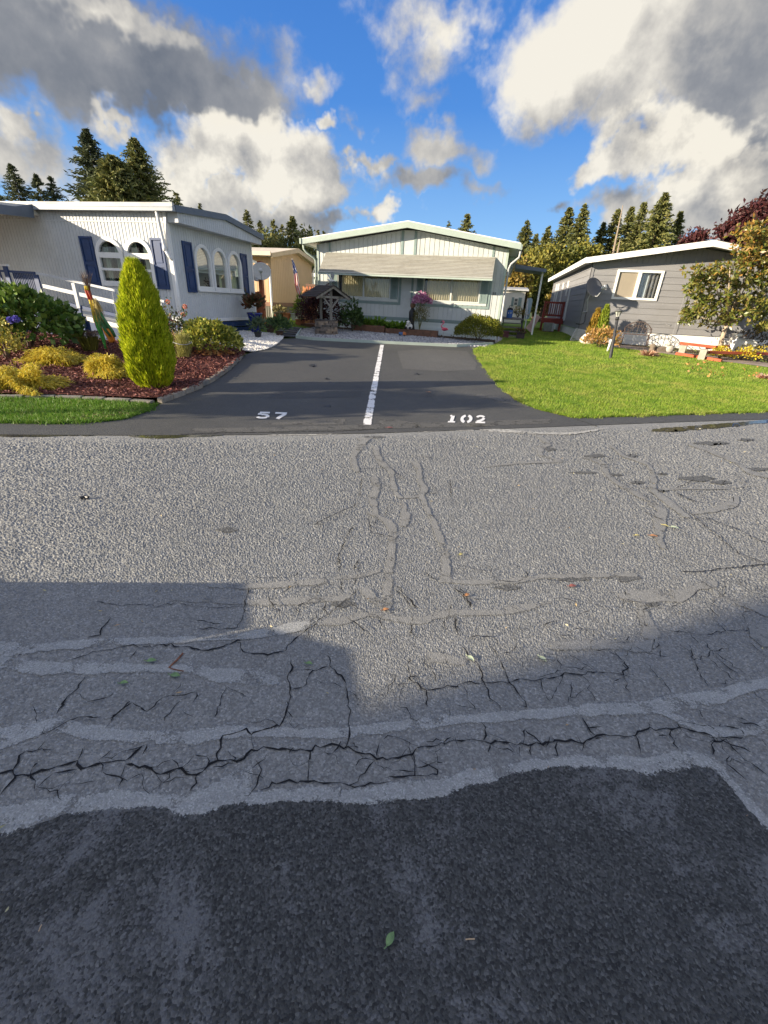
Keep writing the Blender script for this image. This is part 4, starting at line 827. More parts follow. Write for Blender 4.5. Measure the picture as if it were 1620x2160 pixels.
# awning of overlapped metal slats
mb = MB(); N_ = 15; zt, zb, pj = 3.21, 2.50, .85; ax0, ax1 = -6.76, -.28
for i in range(N_):
    a, b = i/N_, (i+1)/N_+.02
    za, zb_, da, db = zt+(zb-zt)*a, zt+(zb-zt)*b, pj*a, pj*b
    mb.add([WC.p(uC(ax0), za, da+.012), WC.p(uC(ax1), za, da+.012), WC.p(uC(ax1), zb_-.006, db+.03), WC.p(uC(ax0), zb_-.006, db+.03), WC.p(uC(ax0), za-.03, da), WC.p(uC(ax1), za-.03, da), WC.p(uC(ax1), zb_-.03, db+.012), WC.p(uC(ax0), zb_-.03, db+.012)],
       [(3,2,1,0), (4,5,6,7), (2,3,7,6), (0,3,7,4), (1,2,6,5)])
mb.build('awning', M('awning_slats', (.37, .365, .33), .5, .15, 3, .1, 40, streak=(.15, 4, 4), dirt=.35), hC)
mb = MB(); WC.box(mb, uC(ax0)-.01, uC(ax1)+.01, 2.41, 2.495, .84, .885); mb.build('awning_edge', palesage, hC)
for x in (ax0+.04, ax1-.04):
    mb = MB(); mb.obox(WC.p(uC(x), 2.46, .83), WC.p(uC(x), 2.75, .02), .02, .02); mb.build('awning_arm', palesage, hC)
mb = MB()
for i in range(1, N_):
    a = i/N_; mb.add([WC.p(uC(ax0)+.01, zt+(zb-zt)*a+.004, pj*a+.034), WC.p(uC(ax1)-.01, zt+(zb-zt)*a+.004, pj*a+.034), WC.p(uC(ax1)-.01, zt+(zb-zt)*a-.008, pj*a+.040), WC.p(uC(ax0)+.01, zt+(zb-zt)*a-.008, pj*a+.040)], [(0, 1, 2, 3)])
mb.build('awning_seams', M('awning_seam', (.20, .18, .14), .8, .3, 8, .1), hC)
# roof and fascia
rz = lambda x: 4.19-abs(x+3.5)*.150; ov = 18.05; ex0, ex1 = -7.56, .52
mb = MB(); mb.prism([(ex0, ov, rz(ex0)+.03), (-3.5, ov, rz(-3.5)+.03), (ex1, ov, rz(ex1)+.03), (ex1, ov, rz(ex1)-.12), (-3.5, ov, rz(-3.5)-.12), (ex0, ov, rz(ex0)-.12)], (0, ov, 0), (0, FY+14.4, 0)); mb.build('roof', bright, hC)
mb = MB(); mb.prism([(ex0-.02, ov-.03, rz(ex0)+.0), (-3.5, ov-.03, rz(-3.5)+.0), (ex1+.02, ov-.03, rz(ex1)+.0), (ex1+.02, ov-.03, rz(ex1)-.17), (-3.5, ov-.03, rz(-3.5)-.19), (ex0-.02, ov-.03, rz(ex0)-.17)], (0, ov-.03, 0), (0, ov-.003, 0))
mb.build('gable_fascia', palesage, hC)
mb = MB(); mb.box(ex1+.0, ex1+.06, ov-.02, FY+14, rz(ex1)-.18, rz(ex1)-.02); mb.build('gutter', palesage, hC); mb = MB(); mb.box(ex0-.09, ex0-.022, ov-.06, FY+14, rz(ex0)-.16, rz(ex0)+.02); mb.build('gutter', palesage, hC)
mb = MB(); mb.tube([(-7.60, 18.25, 3.42), (-7.60, 18.28, 3.28), (-7.5, 18.3, 3.16), (-7.25, 18.42, 3.0), (-7.19, 18.47, 2.9), (-7.19, 18.47, .5)], .04, 8); mb.build('downspout', palesage, hC, smooth=True)
mb = MB(); mb.tube([(.55, 18.2, 3.40), (.54, 18.25, 3.2), (.3, 18.4, 3.0), (.24, 18.5, 2.85), (.245, 18.5, .42), (.27, 18.42, .36)], .038, 8); mb.build('downspout', steel, hC, smooth=True)
def text(s_, size, loc, rot, mat, name, parent, ext=.004):
    cu = bpy.data.curves.new(name, 'FONT'); cu.body = s_; cu.size = size; cu.extrude = ext; o = bpy.data.objects.new('tmp', cu); COL.objects.link(o)
    dg = bpy.context.evaluated_depsgraph_get(); me = bpy.data.meshes.new_from_object(o.evaluated_get(dg)); bpy.data.objects.remove(o)
    R_ = Matrix.Rotation(rot[2], 4, 'Z') @ Matrix.Rotation(rot[1], 4, 'Y') @ Matrix.Rotation(rot[0], 4, 'X'); me.transform(Matrix.Translation(Vector(loc)-(parent.matrix_basis.translation if parent else Vector((0, 0, 0)))) @ R_)
    me.materials.clear(); me.materials.append(mat); o = bpy.data.objects.new(name, me); COL.objects.link(o)
    if parent: o.parent = parent
    return o
text('55', .145, (-.215, FY-.012, 1.985), (PI/2, 0, 0), black, 'house_number', hC, .006)
# side porch cover, steps
mb = MB(); mb.prism([(.54, 21.4, 3.24), (1.80, 21.4, 3.10), (1.80, 21.4, 2.98), (.54, 21.4, 3.09)], (0, 21.4, 0), (0, 23.2, 0)); mb.build('porch_roof', slate, hC)
for y in (21.9,):
    mb = MB(); mb.box(1.68, 1.75, y, y+.07, .4, 3.0); mb.build('porch_post', whiteb, hC)
mb = MB(); mb.prism([(.2, 20.4, 3.2), (.52, 20.4, 3.34), (.52, 20.4, 3.42), (.2, 20.4, 3.42)], (0, 20.4, 0), (0, 20.45, 0)); mb.build('eave_bracket', palesage, hC)
st = thing('porch_steps', 'dark grey wooden steps up to the side porch of the sage home', 'steps', (.8, 20.6, .45))
for i in range(5):
    mb = MB(); z = .50+.155*(i); y = 20.5+i*.26; mb.box(.42, 1.18, y, y+.30, z, z+.04); mb.build('tread', M('step_wood', (.16, .15, .14), .8, .3, 6, .4), st)
mb = MB(); mb.box(.36, 1.22, 21.8, 25, 1.12, 1.18); mb.build('landing', M('step_wood', (0, 0, 0)), st)
for x in (.39, 1.21): mb = MB(); mb.prism([(x-.02, 20.5, .4), (x-.02, 21.85, 1.14), (x-.02, 21.85, .9), (x-.02, 20.9, .4)], (x-.02, 0, 0), (x+.02, 0, 0)); mb.build('stringer', M('step_dark', (.03, .03, .032), .8, .2, 5), st)
mb = MB(); mb.tube([(1.28, 20.5, .45), (1.28, 20.5, 1.25), (1.28, 21.9, 2.0), (1.28, 21.9, 1.1)], .02, 6); mb.build('handrail', steel, st)
# ------------------------------------------------------------------ grey lap-sided home on the right
rx0, rxr, rx1, RYf = 3.53, 7.34, 11.15, 21.3
hR = thing('mobile_home', 'grey lap-sided mobile home with white roof edge above the lawn', 'mobile home', (rx0, RYf, .4))
WR = Wall((rx0, RYf, 0), (1, 0, 0), (0, -1, 0)); uR = lambda x: x-rx0; WRs = Wall((rx0, RYf, 0), (0, 1, 0), (-1, 0, 0))
rgz = lambda x: 3.95-abs(x-rxr)*.150; wr = (uR(4.56), uR(6.16), 2.15, 3.13)
mb = MB(); lap(mb, WR, .09, uR(7.18), .92, 3.38, .2245, [wr]); lap(mb, WR, uR(7.30), uR(rx1), .92, 3.38, .2245)
ribbed(mb, WR, 0, uR(rx1), 3.38, lambda u: max(3.381, rgz(u+rx0)), .2, .02, .012)
lap(mb, WRs, .0, 13.2, .92, 3.38, .2245); Wall((rx1, RYf, 0), (0, 1, 0), (1, 0, 0)).panel(mb, 0, 13.2, .3, 3.4); mb.build('wall', greyside, hR)
mb = MB(); WR.box(mb, -.02, .09, .92, 3.36, -.02, .03); WRs.box(mb, -.03, .09, .92, 3.36, 0, .028); mb.build('corner_trim', greyside, hR); mb = MB(); WR.box(mb, uR(7.18), uR(7.30), .92, 3.38, 0, .03); mb.build('seam_trim', greyside, hR)
mb = MB(); lap(mb, WR, 0, uR(rx1), .28, .90, .155, lip=.012); WRs.panel(mb, 0, 13.2, .3, .9, -.01); mb.build('skirting', bright, hR)
f = MB(); ring(f, WR, wr[0]-.05, wr[1]+.05, wr[2]-.05, wr[3]+.03, .085, -.03, .055); WR.box(f, uR(5.36)-.06, uR(5.36)+.06, wr[2], wr[3], -.03, .05); fo = f.build('window', bright, hR)
p = MB(); WR.panel(p, wr[0], uR(5.36), wr[2], wr[3], -.005); p.build('pane', M('insect_screen', (.30, .26, .20), .7, .04, 2, 0), fo); p = MB(); WR.panel(p, uR(5.36), wr[1], wr[2], wr[3], .0); p.build('pane', glass, fo)
curtain(fo, WR, uR(5.74), wr[1], wr[2], wr[3], -.1, greyc, pitch=.13, amp=.04); curtain(fo, WR, uR(5.42), uR(5.74), wr[2], wr[3], -.12, sheer, pitch=.1)
b_ = MB(); WR.panel(b_, wr[0], wr[1], wr[2], wr[3], -.5); b_.build('room_back', dark, fo)
rz2 = lambda x: 4.10-abs(x-rxr)*.150; oe0, oe1 = 3.22, 11.5
def ovy(x): return RYf-.35-.35*(1-abs(x-rxr)/4.1)
mb = MB(); n = 20; xs = [oe0+(oe1-oe0)*i/n for i in range(n+1)]
top = [(x, ovy(x), rz2(x)) for x in xs]; bt = [(x, 34.9, rz2(x)) for x in xs]; tb = [(x, ovy(x), rz2(x)-.10) for x in xs]; bb = [(x, 34.9, rz2(x)-.1) for x in xs]; m_ = n+1
mb.add(top+bt+tb+bb, [f for i in range(n) for f in ((i, i+1, m_+i+1, m_+i), (2*m_+i+1, 2*m_+i, 3*m_+i, 3*m_+i+1), (i, 2*m_+i, 2*m_+i+1, i+1))]); mb.build('roof', M('roof_sheet', (.62, .62, .60), .6, .1, 2), hR)
mb = MB(); f1 = [(x, ovy(x)-.03, rz2(x)+.03) for x in xs]; f2 = [(x, ovy(x)-.03, rz2(x)-.17) for x in xs]; f3 = [(x, ovy(x)-.002, rz2(x)+.03) for x in xs]; f4 = [(x, ovy(x)-.002, rz2(x)-.17) for x in xs]
mb.add(f1+f2+f3+f4, [f for i in range(n) for f in ((m_+i, m_+i+1, i+1, i), (i, i+1, 2*m_+i+1, 2*m_+i), (3*m_+i, 3*m_+i+1, m_+i+1, m_+i), (2*m_+i, 2*m_+i+1, 3*m_+i+1, 3*m_+i))]); mb.box(oe0-.05, oe0, ovy(oe0)-.03, 34.9, rz2(oe0)-.17, rz2(oe0)+.03); mb.build('gable_fascia', bright, hR)
mb = MB(); mb.box(oe0, rx0, RYf-.1, 34.8, 3.35, 3.372); mb.build('soffit', M('soffit_grey', (.30, .30, .30), .6, .06, 3), hR)
for y, z0, z1 in ((25.85, 1.13, 2.62), (27.0, 2.29, 3.0), (28.9, 1.0, 3.0), (31.0, 1.4, 3.05), (32.0, 1.4, 3.05)):
    mb = MB(); WRs.box(mb, y-RYf-.04, y-RYf+.04, z0, z1, .02, .09); mb.build('side_pipe', whiteb, hR)
# ------------------------------------------------------------------ tan home behind, shed, decks
tx, ty = -11.0, 22.3
hT = thing('mobile_home', 'tan mobile home with brown belt and pale roof behind the white home', 'mobile home', (tx, ty, .6))
WT = Wall((tx, ty, 0), (0, 1, 0), (1, 0, 0)); WTl = Wall((tx, ty, 0), (-1, 0, 0), (0, -1, 0)); tz = lambda y: 3.92-abs(y-24.95)*.165
mb = MB(); ribbed(mb, WT, 0, 5.3, 1.3, lambda u: tz(u+ty)-.08, .2, .02, .01); ribbed(mb, WTl, 0, 9, 1.3, 3.42, .2, .02, .01); mb.build('wall', tan, hT)
mb = MB(); WT.box(mb, 0, 5.3, 1.12, 1.3, -.02, .02); WTl.box(mb, 0, 9, 1.12, 1.3, -.02, .02); mb.build('belt', brown, hT)
mb = MB(); ribbed(mb, WT, 0, 5.3, .5, 1.12, .12, .05, .02); ribbed(mb, WTl, 0, 9, .5, 1.12, .12, .05, .02); mb.build('skirting', M('grey_green_skirt', (.16, .15, .12), .7, .1, 4), hT)
mb = MB(); mb.prism([(tx+.3, ty-.5, tz(ty-.5)), (tx+.3, 24.95, tz(24.95)), (tx+.3, 27.9, tz(27.9)), (tx+.3, 27.9, tz(27.9)-.14), (tx+.3, 24.95, tz(24.95)-.16), (tx+.3, ty-.5, tz(ty-.5)-.14)], (tx+.3, 0, 0), (tx-14, 0, 0)); mb.build('roof', M('pale_tan_roof', (.60, .53, .42), .7, .12, 2), hT)
mb = MB(); mb.prism([(tx+.34, ty-.52, tz(ty-.5)+.01), (tx+.34, 24.95, tz(24.95)+.01), (tx+.34, 27.95, tz(27.95)+.01), (tx+.34, 27.95, tz(27.95)-.17), (tx+.34, 24.95, tz(24.95)-.2), (tx+.34, ty-.52, tz(ty-.5)-.17)], (tx+.34, 0, 0), (tx+.305, 0, 0)); mb.build('gable_fascia', M('tan_fascia', (.50, .38, .23), .6, .08, 3), hT)
mb = MB(); mb.box(tx-9, tx+.3, ty-.62, ty-.52, 3.30, 3.46); mb.build('gutter', M('tan_gutter', (.62, .52, .38), .5, .06, 3), hT)
mb = MB(); mb.tube([(tx-.9, ty-.57, 3.3), (tx-.85, ty-.5, 3.1), (tx-.35, ty-.1, 2.9), (tx-.06, ty-.06, 2.75), (tx-.06, ty-.06, 1.15), (tx-.02, ty-.08, .6)], .06, 8); mb.build('downspout', whiteb, hT, smooth=True)
mb = MB(); mb.tube([(tx+.2, 27.75, 3.3), (tx+.1, 27.65, 3.1), (tx+.06, 27.6, 2.9), (tx+.06, 27.6, .6)], .05, 8); mb.build('downspout', whiteb, hT, smooth=True)
far = thing('mobile_home', 'sliver of a pale home seen between the tan home and the sage home', 'mobile home', (-12.5, 36, .6))
mb = MB(); mb.box(-16, -8.5, 36, 44, .6, 3.1); mb.build('wall', M('pale_grey_siding', (.45, .48, .47), .6, .1, 2), far); mb = MB(); mb.box(-16.3, -8.2, 35.7, 44.3, 3.1, 3.35); mb.build('roof', bright, far)
sh = thing('garden_shed', 'small white shed with green shuttered window behind the porch steps', 'shed', (1.5, 36, .55))
shw = M('bright_shed_wall', (.74, .70, .62), .6, .06, 2)
mb = MB(); WSh = Wall((-.6, 36, 0), (1, 0, 0), (0, -1, 0)); ribbed(mb, WSh, 0, 2.6, .5, lambda u: 2.65+u*.07, .3, .02, .008); mb.build('wall', shw, sh)
mb = MB(); WSs = Wall((2.0, 36, 0), (0, 1, 0), (1, 0, 0)); mb.prism([(2.0, 36, .5), (2.0, 46, .5), (2.0, 46, 2.2), (2.0, 38.5, 2.95), (2.0, 36, 2.78)], (2.0, 0, 0), (1.9, 0, 0)); mb.build('side_wall', M('grey_shed_side', (.30, .31, .32), .6, .06, 2), sh)
mb = MB(); mb.prism([(2.08, 35.8, 2.84), (2.08, 38.5, 3.06), (2.08, 46, 2.3), (2.08, 46, 2.2), (2.08, 38.5, 2.95), (2.08, 35.8, 2.74)], (2.08, 0, 0), (-.7, 0, 0)); mb.build('roof', steel, sh)
f = MB(); ring(f, WSh, 1.78, 2.06, 1.78, 2.27, .04, 0, .04); WSh.box(f, 1.78, 2.06, 2.0, 2.04, 0, .04); fo = f.build('window', shw, sh); p = MB(); WSh.panel(p, 1.8, 2.04, 1.8, 2.25, .01); p.build('pane', M('window_dark', (.10, .11, .10), .25, .2, 3, 0), fo)
for a, b in ((1.60, 1.77), (2.07, 2.3)): mb = MB(); WSh.box(mb, a, b, 1.74, 2.31, 0, .03); mb.build('shutter', sage, sh)
rd = thing('red_deck', 'dark red painted wooden deck with slatted railing at the grey home side door', 'deck', (2.9, 26, .5))
mb = MB(); mb.box(2.42, 3.5, 26.2, 29, 1.12, 1.20); mb.box(2.40, 3.5, 26.15, 26.2, .95, 1.2); mb.build('deck_floor', redw, rd)
for x in (2.45, 3.38):
    mb = MB(); mb.box(x-.05, x+.05, 26.18, 26.28, .45, 2.0); mb.build('post', redw, rd)
for z in (1.30, 1.90): mb = MB(); mb.box(2.4, 3.44, 26.2, 26.27, z, z+.09); mb.build('rail', redw, rd)
for i in range(8):
    mb = MB(); x = 2.56+i*.105; mb.box(x-.02, x+.02, 26.21, 26.25, 1.36, 1.92); mb.build('baluster', redw, rd)
ac = thing('air_conditioner', 'grey air conditioning unit on a red base under the red deck', 'air conditioner', (2.75, 25.4, .5))
mb = MB(); mb.box(2.5, 2.98, 25.2, 25.6, .6, 1.0); mb.build('cabinet', M('ac_grey', (.2, .22, .2), .5, .15, 6), ac, bevel=.015); mb = MB(); mb.box(2.9, 3.0, 25.185, 25.2, .62, .98); mb.build('side_grille', steel, ac); mb = MB(); mb.box(2.44, 3.0, 25.15, 25.65, .5, .6); mb.build('base', redw, ac)
# brown deck beyond the garden gate
bd_ = thing('brown_deck', 'brown wooden deck railing between the tan home and the sage home', 'deck', (-8, 23, .55))
mb = MB(); mb.box(-9.3, -7.2, 22.5, 22.6, 2.1, 2.2); mb.build('rail', brownw, bd_)
for i in range(14):
    mb = MB(); x = -9.25+i*.155; mb.box(x-.05, x+.05, 22.52, 22.56, .6, 2.12); mb.build('board', rust, bd_)
# ------------------------------------------------------------------ planting kit
def inpoly(P, poly):
    x, y = P[:, 0], P[:, 1]; r = np.zeros(len(P), bool); q = poly[-1]
    for p in poly:
        c = ((p[1] > y) != (q[1] > y)) & (x < (q[0]-p[0])*(y-p[1])/((q[1]-p[1])+1e-12)+p[0]); r ^= c; q = p
    return r
def scatter(poly, n):
    xs = [p[0] for p in poly]; ys = [p[1] for p in poly]
    P = np.stack([rng.uniform(min(xs), max(xs), n), rng.uniform(min(ys), max(ys), n)], 1); return P[inpoly(P, poly)]
def gz(P): return np.array([g(x, y) for x, y in P])
def sph(n):
    v = rng.normal(size=(n, 3)); return unit(v)
def lump(d, k, amp, seed):
    r = np.random.default_rng(seed); s = np.zeros(len(d))
    for _ in range(6): w = r.normal(size=3)*k; s += np.sin(d @ w+r.uniform(0, 6))
    return 1+amp*s/2.4
def tri_stems(mb, base, tips, r0=.012, r1=.004):
    for tp in tips:
        b = Vector(base); e = Vector(tp); m = b.lerp(e, .5)+Vector((0, 0, .12*(e-b).length)); mb.tube([b, m, e], [r0, (r0+r1)/2, r1], 5)
def shrub(name, label, cat, base, rad, n, L, W, mat, up=.35, amp=.22, k=2.6, seed=1, mid=.45, shell=.55, group=None, flat=0., stems=6, stemmat=None, under=-.25):
    """leafy mound: leaves sit in clumps through an uneven outer layer"""
    t_ = thing(name, label, cat, base, 0, group); d = sph(int(n*1.5)); d = d[d[:, 2] > under][:n]
    rr = lump(d, k, amp, seed)*lump(d, k*3, amp*.45, seed+9)*(shell+(1-shell)*rng.random(len(d))**.5)
    c = np.array(base)+np.array([0, 0, rad[2]*.42]); P = c+d*rr[:, None]*np.array([rad[0], rad[1], rad[2]*.62]); P[:, 2] = np.maximum(P[:, 2], base[2]+.02)
    D = d*.8+rng.normal(size=d.shape)*.55+np.array([0, 0, up])
    V, Q = leaf_arrays(P, D, L*rng.uniform(.6, 1.25, len(P)), W*rng.uniform(.7, 1.2, len(P)), mid, .08)
    arr_mesh('foliage', V-np.array(base), Q, mat, t_)
    mb = MB(); tri_stems(mb, base, [tuple(np.array(base)+np.array([math.cos(a)*rad[0]*.6, math.sin(a)*rad[1]*.6, rad[2]*.62])) for a in np.linspace(0, 6, stems)], .018, .006); mb.build('stem', stemmat or M('bark_brown', (.12, .085, .06), .9, .3, 12, .5), t_)
    return t_
bark = M('bark_brown', (.12, .085, .06), .9, .3, 12, .5)
# ------------------------------------------------------------------ grass, mulch, gravel, stones
def grass(poly, dens, hgt, wid, name, mat, zoff=.012):
    xs = [p[0] for p in poly]; ys = [p[1] for p in poly]; P = scatter(poly, int(dens*(max(xs)-min(xs))*(max(ys)-min(ys)))); n = len(P)
    B = np.column_stack([P, gz(P)+zoff]); D = np.column_stack([rng.normal(size=(n, 2))*.45, np.ones(n)])
    S = unit(np.column_stack([rng.normal(size=(n, 2)), np.zeros(n)])); h = (hgt*rng.uniform(.45, 1.25, n))[:, None]; w = (wid*rng.uniform(.6, 1.3, n))[:, None]
    V = np.stack([B-S*w/2, B+S*w/2, B+unit(D)*h], 1).reshape(-1, 3); tag(arr_mesh(name, V, np.arange(3*n).reshape(n, 3), mat), kind='stuff')
def GRASSM(name, cols, dry):
    m = bpy.data.materials.new(name); t = nt(m); gm = nd(t, 'ShaderNodeNewGeometry')
    c = ramp(t, gm.outputs['Random Per Island'], [(i/(len(cols)-1), k) for i, k in enumerate(cols)])
    n1 = noise(t, gm.outputs['Position'], .9, 5, .65); c = mixc(t, ramp(t, n1, [(.50, 0.), (.70, .85)]), c, dry)
    n2 = noise(t, gm.outputs['Position'], 2.6, 4, .6); c = mixc(t, ramp(t, n2, [(.45, 0.), (.66, .75)]), c, (cols[0][0]*.55, cols[0][1]*.7, cols[0][2]*.7))
    finish(t, c, .55, trans=.3, spec=.3); return m
m_grass = GRASSM('grass_blades', [(.165, .28, .02), (.23, .35, .03), (.29, .38, .045), (.18, .29, .02), (.37, .37, .10), (.14, .24, .02)], (.40, .37, .10))
lawnP = GR[:4]+[(9.5, 16.6), (4.7, 19.5), (3.6, 20.5), (3.5, 30), (.5, 30), (.4, 18.6), (.12, 17.0)]+DR
grass([(-.6, 7.4), (9.5, 7.4), (9.5, 13.5), (-.6, 13.5)] and [p for p in GR[:4]]+[(9.5, 13.2), (-.3, 13.2), (.03, 11.18), (.28, 9.7), (.61, 8.42), (.95, 7.85), (1.47, 7.5)], 3200, .045, .009, 'grass', m_grass)
grass([(-.3, 13.2), (9.5, 13.2), (9.5, 16.6), (4.7, 19.5), (3.6, 20.5), (3.45, 30), (.5, 30), (.4, 18.6), (.12, 17.0), (-.35, 15.9), (-.5, 14.9)], 1100, .05, .014, 'grass', m_grass)
grass(GL[2:]+[(-5.0, 5.48), (-5.4, 5.42), (-6.2, 5.2), (-6.9, 4.85), (-7.6, 4.5)], 2600, .055, .011, 'grass', LEAF('grass_deep', [(.07, .17, .015), (.11, .24, .02), (.16, .28, .03), (.09, .19, .015), (.2, .22, .06)], .55, .3))
grass([(-7.2, 14.6), (-6.9, 14.7), (-7.3, 16.3), (-7.3, 21), (-11, 21.5), (-11, 16)], 260, .06, .03, 'grass', m_grass)
def chips(poly, dens, L, W, name, mat, off, extra=None):
    xs = [p[0] for p in poly]; ys = [p[1] for p in poly]; P = scatter(poly, int(dens*(max(xs)-min(xs))*(max(ys)-min(ys)))); n = len(P)
    z = gz(P)+off+(np.array([extra(x, y) for x, y in P]) if extra else 0)+rng.uniform(0, .03, n)
    D = np.column_stack([rng.normal(size=(n, 2)), rng.normal(size=n)*.45]); V, Q = leaf_arrays(np.column_stack([P, z]), D, L*rng.uniform(.5, 1.6, n), W*rng.uniform(.5, 1.5, n), .5, .1); tag(arr_mesh(name, V, Q, mat), kind='stuff')
def verge(path, n, mat, hgt=.055, w=.011):
    P0 = np.array(path); s = np.concatenate([[0], np.cumsum(np.linalg.norm(np.diff(P0, axis=0), axis=1))]); q = rng.uniform(0, s[-1], int(n*s[-1])); P = np.column_stack([np.interp(q, s, P0[:, j]) for j in (0, 1)])
    P += rng.normal(size=P.shape)*(.018+.03*(np.sin(q*5.1)+np.sin(q*13.7) > .6)[:, None]); m = len(P); B = np.column_stack([P, gz(P)+.006]); D = unit(np.column_stack([rng.normal(size=(m, 2))*.8, np.ones(m)])); S = unit(np.column_stack([rng.normal(size=(m, 2)), np.zeros(m)])); h = (hgt*rng.uniform(.4, 1.3, m))[:, None]
    tag(arr_mesh('grass', np.stack([B-S*w/2, B+S*w/2, B+D*h], 1).reshape(-1, 3), np.arange(3*m).reshape(m, 3), mat), kind='stuff')
verge([(9.5, 12.0), (5.34, 9.72), (3.9, 8.88), (2.6, 8.12), (1.47, 7.5), (.95, 7.85), (.61, 8.42), (.28, 9.7), (.03, 11.18), (-.28, 13.2), (-.5, 14.9), (-.35, 15.9)], 700, m_grass)
verge([(-7.5, 3.3), (-5.71, 4.03), (-5.11, 4.25), (-4.75, 4.5), (-4.57, 4.72), (-4.58, 5.1), (-4.68, 5.5)], 900, bpy.data.materials['grass_deep'])
chips([(-5.15, 4.35), (-4.75, 4.55), (-4.6, 4.75), (-4.62, 5.1), (-4.85, 5.1)], 900, .04, .008, 'leaf_litter', LEAF('dull_straw', [(.2, .15, .07), (.3, .24, .12), (.14, .11, .05)], .8, 0), .015)
m_chips = LEAF('bark_chips', [(.07, .022, .018), (.16, .05, .04), (.24, .085, .07), (.10, .03, .025), (.30, .14, .11)], .75, 0)
chips(BE+[(-6.3, 10.7), (-8.0, 11.3), (-12, 11.3), (-12, 3.4)]+BL[:6][::-1], 700, .055, .024, 'mulch_chips', m_chips, .02, mound)
m_lleaf = LEAF('dry_leaves', [(.45, .18, .06), (.55, .30, .10), (.35, .10, .04), (.5, .4, .16)], .6, .1)
chips([(-6.5, 9.0), (-5.7, 9.1), (-5.75, 9.9), (-6.6, 9.9)], 220, .07, .05, 'leaf_litter', m_lleaf, .06, mound)
chips([(5.2, 13.6), (9.5, 13.0), (9.5, 16.8), (6.5, 17.3)], 6, .08, .055, 'leaf_litter', m_lleaf, .05)
chips([(-7.0, 17.8), (.1, 17.8), (.1, 18.45), (-7.0, 18.45)], 60, .06, .04, 'leaf_litter', LEAF('dull_litter', [(.10, .07, .04), (.2, .13, .07), (.07, .06, .04)], .8, 0), .02)
OCT_V = np.array([(1, 0, 0), (0, 1, 0), (-1, 0, 0), (0, -1, 0), (0, 0, .75), (0, 0, -.6)], float)
OCT_F = np.array([(0, 1, 4), (1, 2, 4), (2, 3, 4), (3, 0, 4), (1, 0, 5), (2, 1, 5), (3, 2, 5), (0, 3, 5)])
def stones(poly, dens, size, name, mat, off, extra=None):
    xs = [p[0] for p in poly]; ys = [p[1] for p in poly]; P = scatter(poly, int(dens*(max(xs)-min(xs))*(max(ys)-min(ys)))); n = len(P)
    s = size*rng.uniform(.5, 1.4, n); a = rng.uniform(0, 6.28, n); V = OCT_V[None]*s[:, None, None]*rng.uniform(.6, 1.3, (n, 6, 1))
    ca, sa = np.cos(a)[:, None], np.sin(a)[:, None]; V = np.stack([V[..., 0]*ca-V[..., 1]*sa, V[..., 0]*sa+V[..., 1]*ca, V[..., 2]], -1)
    V += np.column_stack([P, gz(P)+off+s*.3+(np.array([extra(x, y) for x, y in P]) if extra else 0)])[:, None]; Q = (np.arange(n)[:, None, None]*6+OCT_F[None]).reshape(-1, 3); tag(arr_mesh(name, V.reshape(-1, 3), Q, mat), kind='stuff')
m_ws = LEAF('white_pebbles', [(.62, .60, .57), (.80, .78, .74), (.72, .70, .66), (.52, .50, .48)], .75, 0); m_gs = LEAF('grey_pebbles', [(.20, .20, .21), (.42, .42, .43), (.30, .30, .31), (.60, .60, .60), (.13, .13, .14)], .75, 0)
stones(WE+[(-6.7, 14.2), (-7.2, 14.6), (-8.4, 14.6), (-8.4, 11.6), (-7, 11.2), (-6.3, 10.74)], 700, .026, 'white_stones', m_ws, .012)
stones([(-6.1, 14.15), (-5.5, 14.0), (-4.6, 14.25), (-3.5, 14.62), (-2.0, 15.1), (-1.2, 15.6), (-.2, 16.0), (.0, 17.0), (-.3, 17.5), (-6.9, 17.5), (-7.1, 16.3), (-6.5, 14.8)], 550, .030, 'gravel', m_gs, .01)
# edging
m_edge = M('edging_concrete', (.27, .235, .19), .9, .25, 6, .5, 60); m_edge2 = M('edging_concrete_dark', (.20, .185, .16), .9, .25, 6, .5, 60)
def edging(path, L, label, group, mats, hh=.085, w=.085, skip=None):
    P = catmull([(x, y) for x, y in path], 30); s = np.concatenate([[0], np.cumsum(np.linalg.norm(np.diff(P, axis=0), axis=1))]); q = 0; i = 0
    while q+L*.5 < s[-1]:
        l = L*random.uniform(.85, 1.15); a = np.array([np.interp(q, s, P[:, j]) for j in (0, 1)]); b = np.array([np.interp(min(q+l*.95, s[-1]), s, P[:, j]) for j in (0, 1)]); m = (a+b)/2
        mb = MB(); z = g(*m); e = random.uniform(-.012, .012); mb.obox((a[0], a[1], z+hh/2+e), (b[0], b[1], z+hh/2+e*.5), w*random.uniform(.9, 1.1), hh)
        solo(mb, 'edging_stone', random.choice(mats), (m[0], m[1], z), label, 'edging stone', group, bevel=.012); q += l; i += 1
edging([(-4.72, 5.62), (-4.79, 6.68), (-5.08, 7.9), (-5.47, 9.05), (-5.8, 9.9)], .30, 'tan concrete edging stone between the mulch bed and the driveway', 'edging stones along the driveway', [m_edge, m_edge2])
edging([(-9.5, 4.0), (-8, 4.5), (-6.9, 4.92), (-6.2, 5.27), (-5.4, 5.49), (-5.0, 5.56), (-4.78, 5.58)], .36, 'flat concrete edging stone between the mulch bed and the left grass', 'edging stones along the left grass', [m_edge2], .04, .10)
gb = thing('gravel_border', 'pale green painted timber border around the grey gravel bed', 'garden border', (-3.5, 14.6, .33))
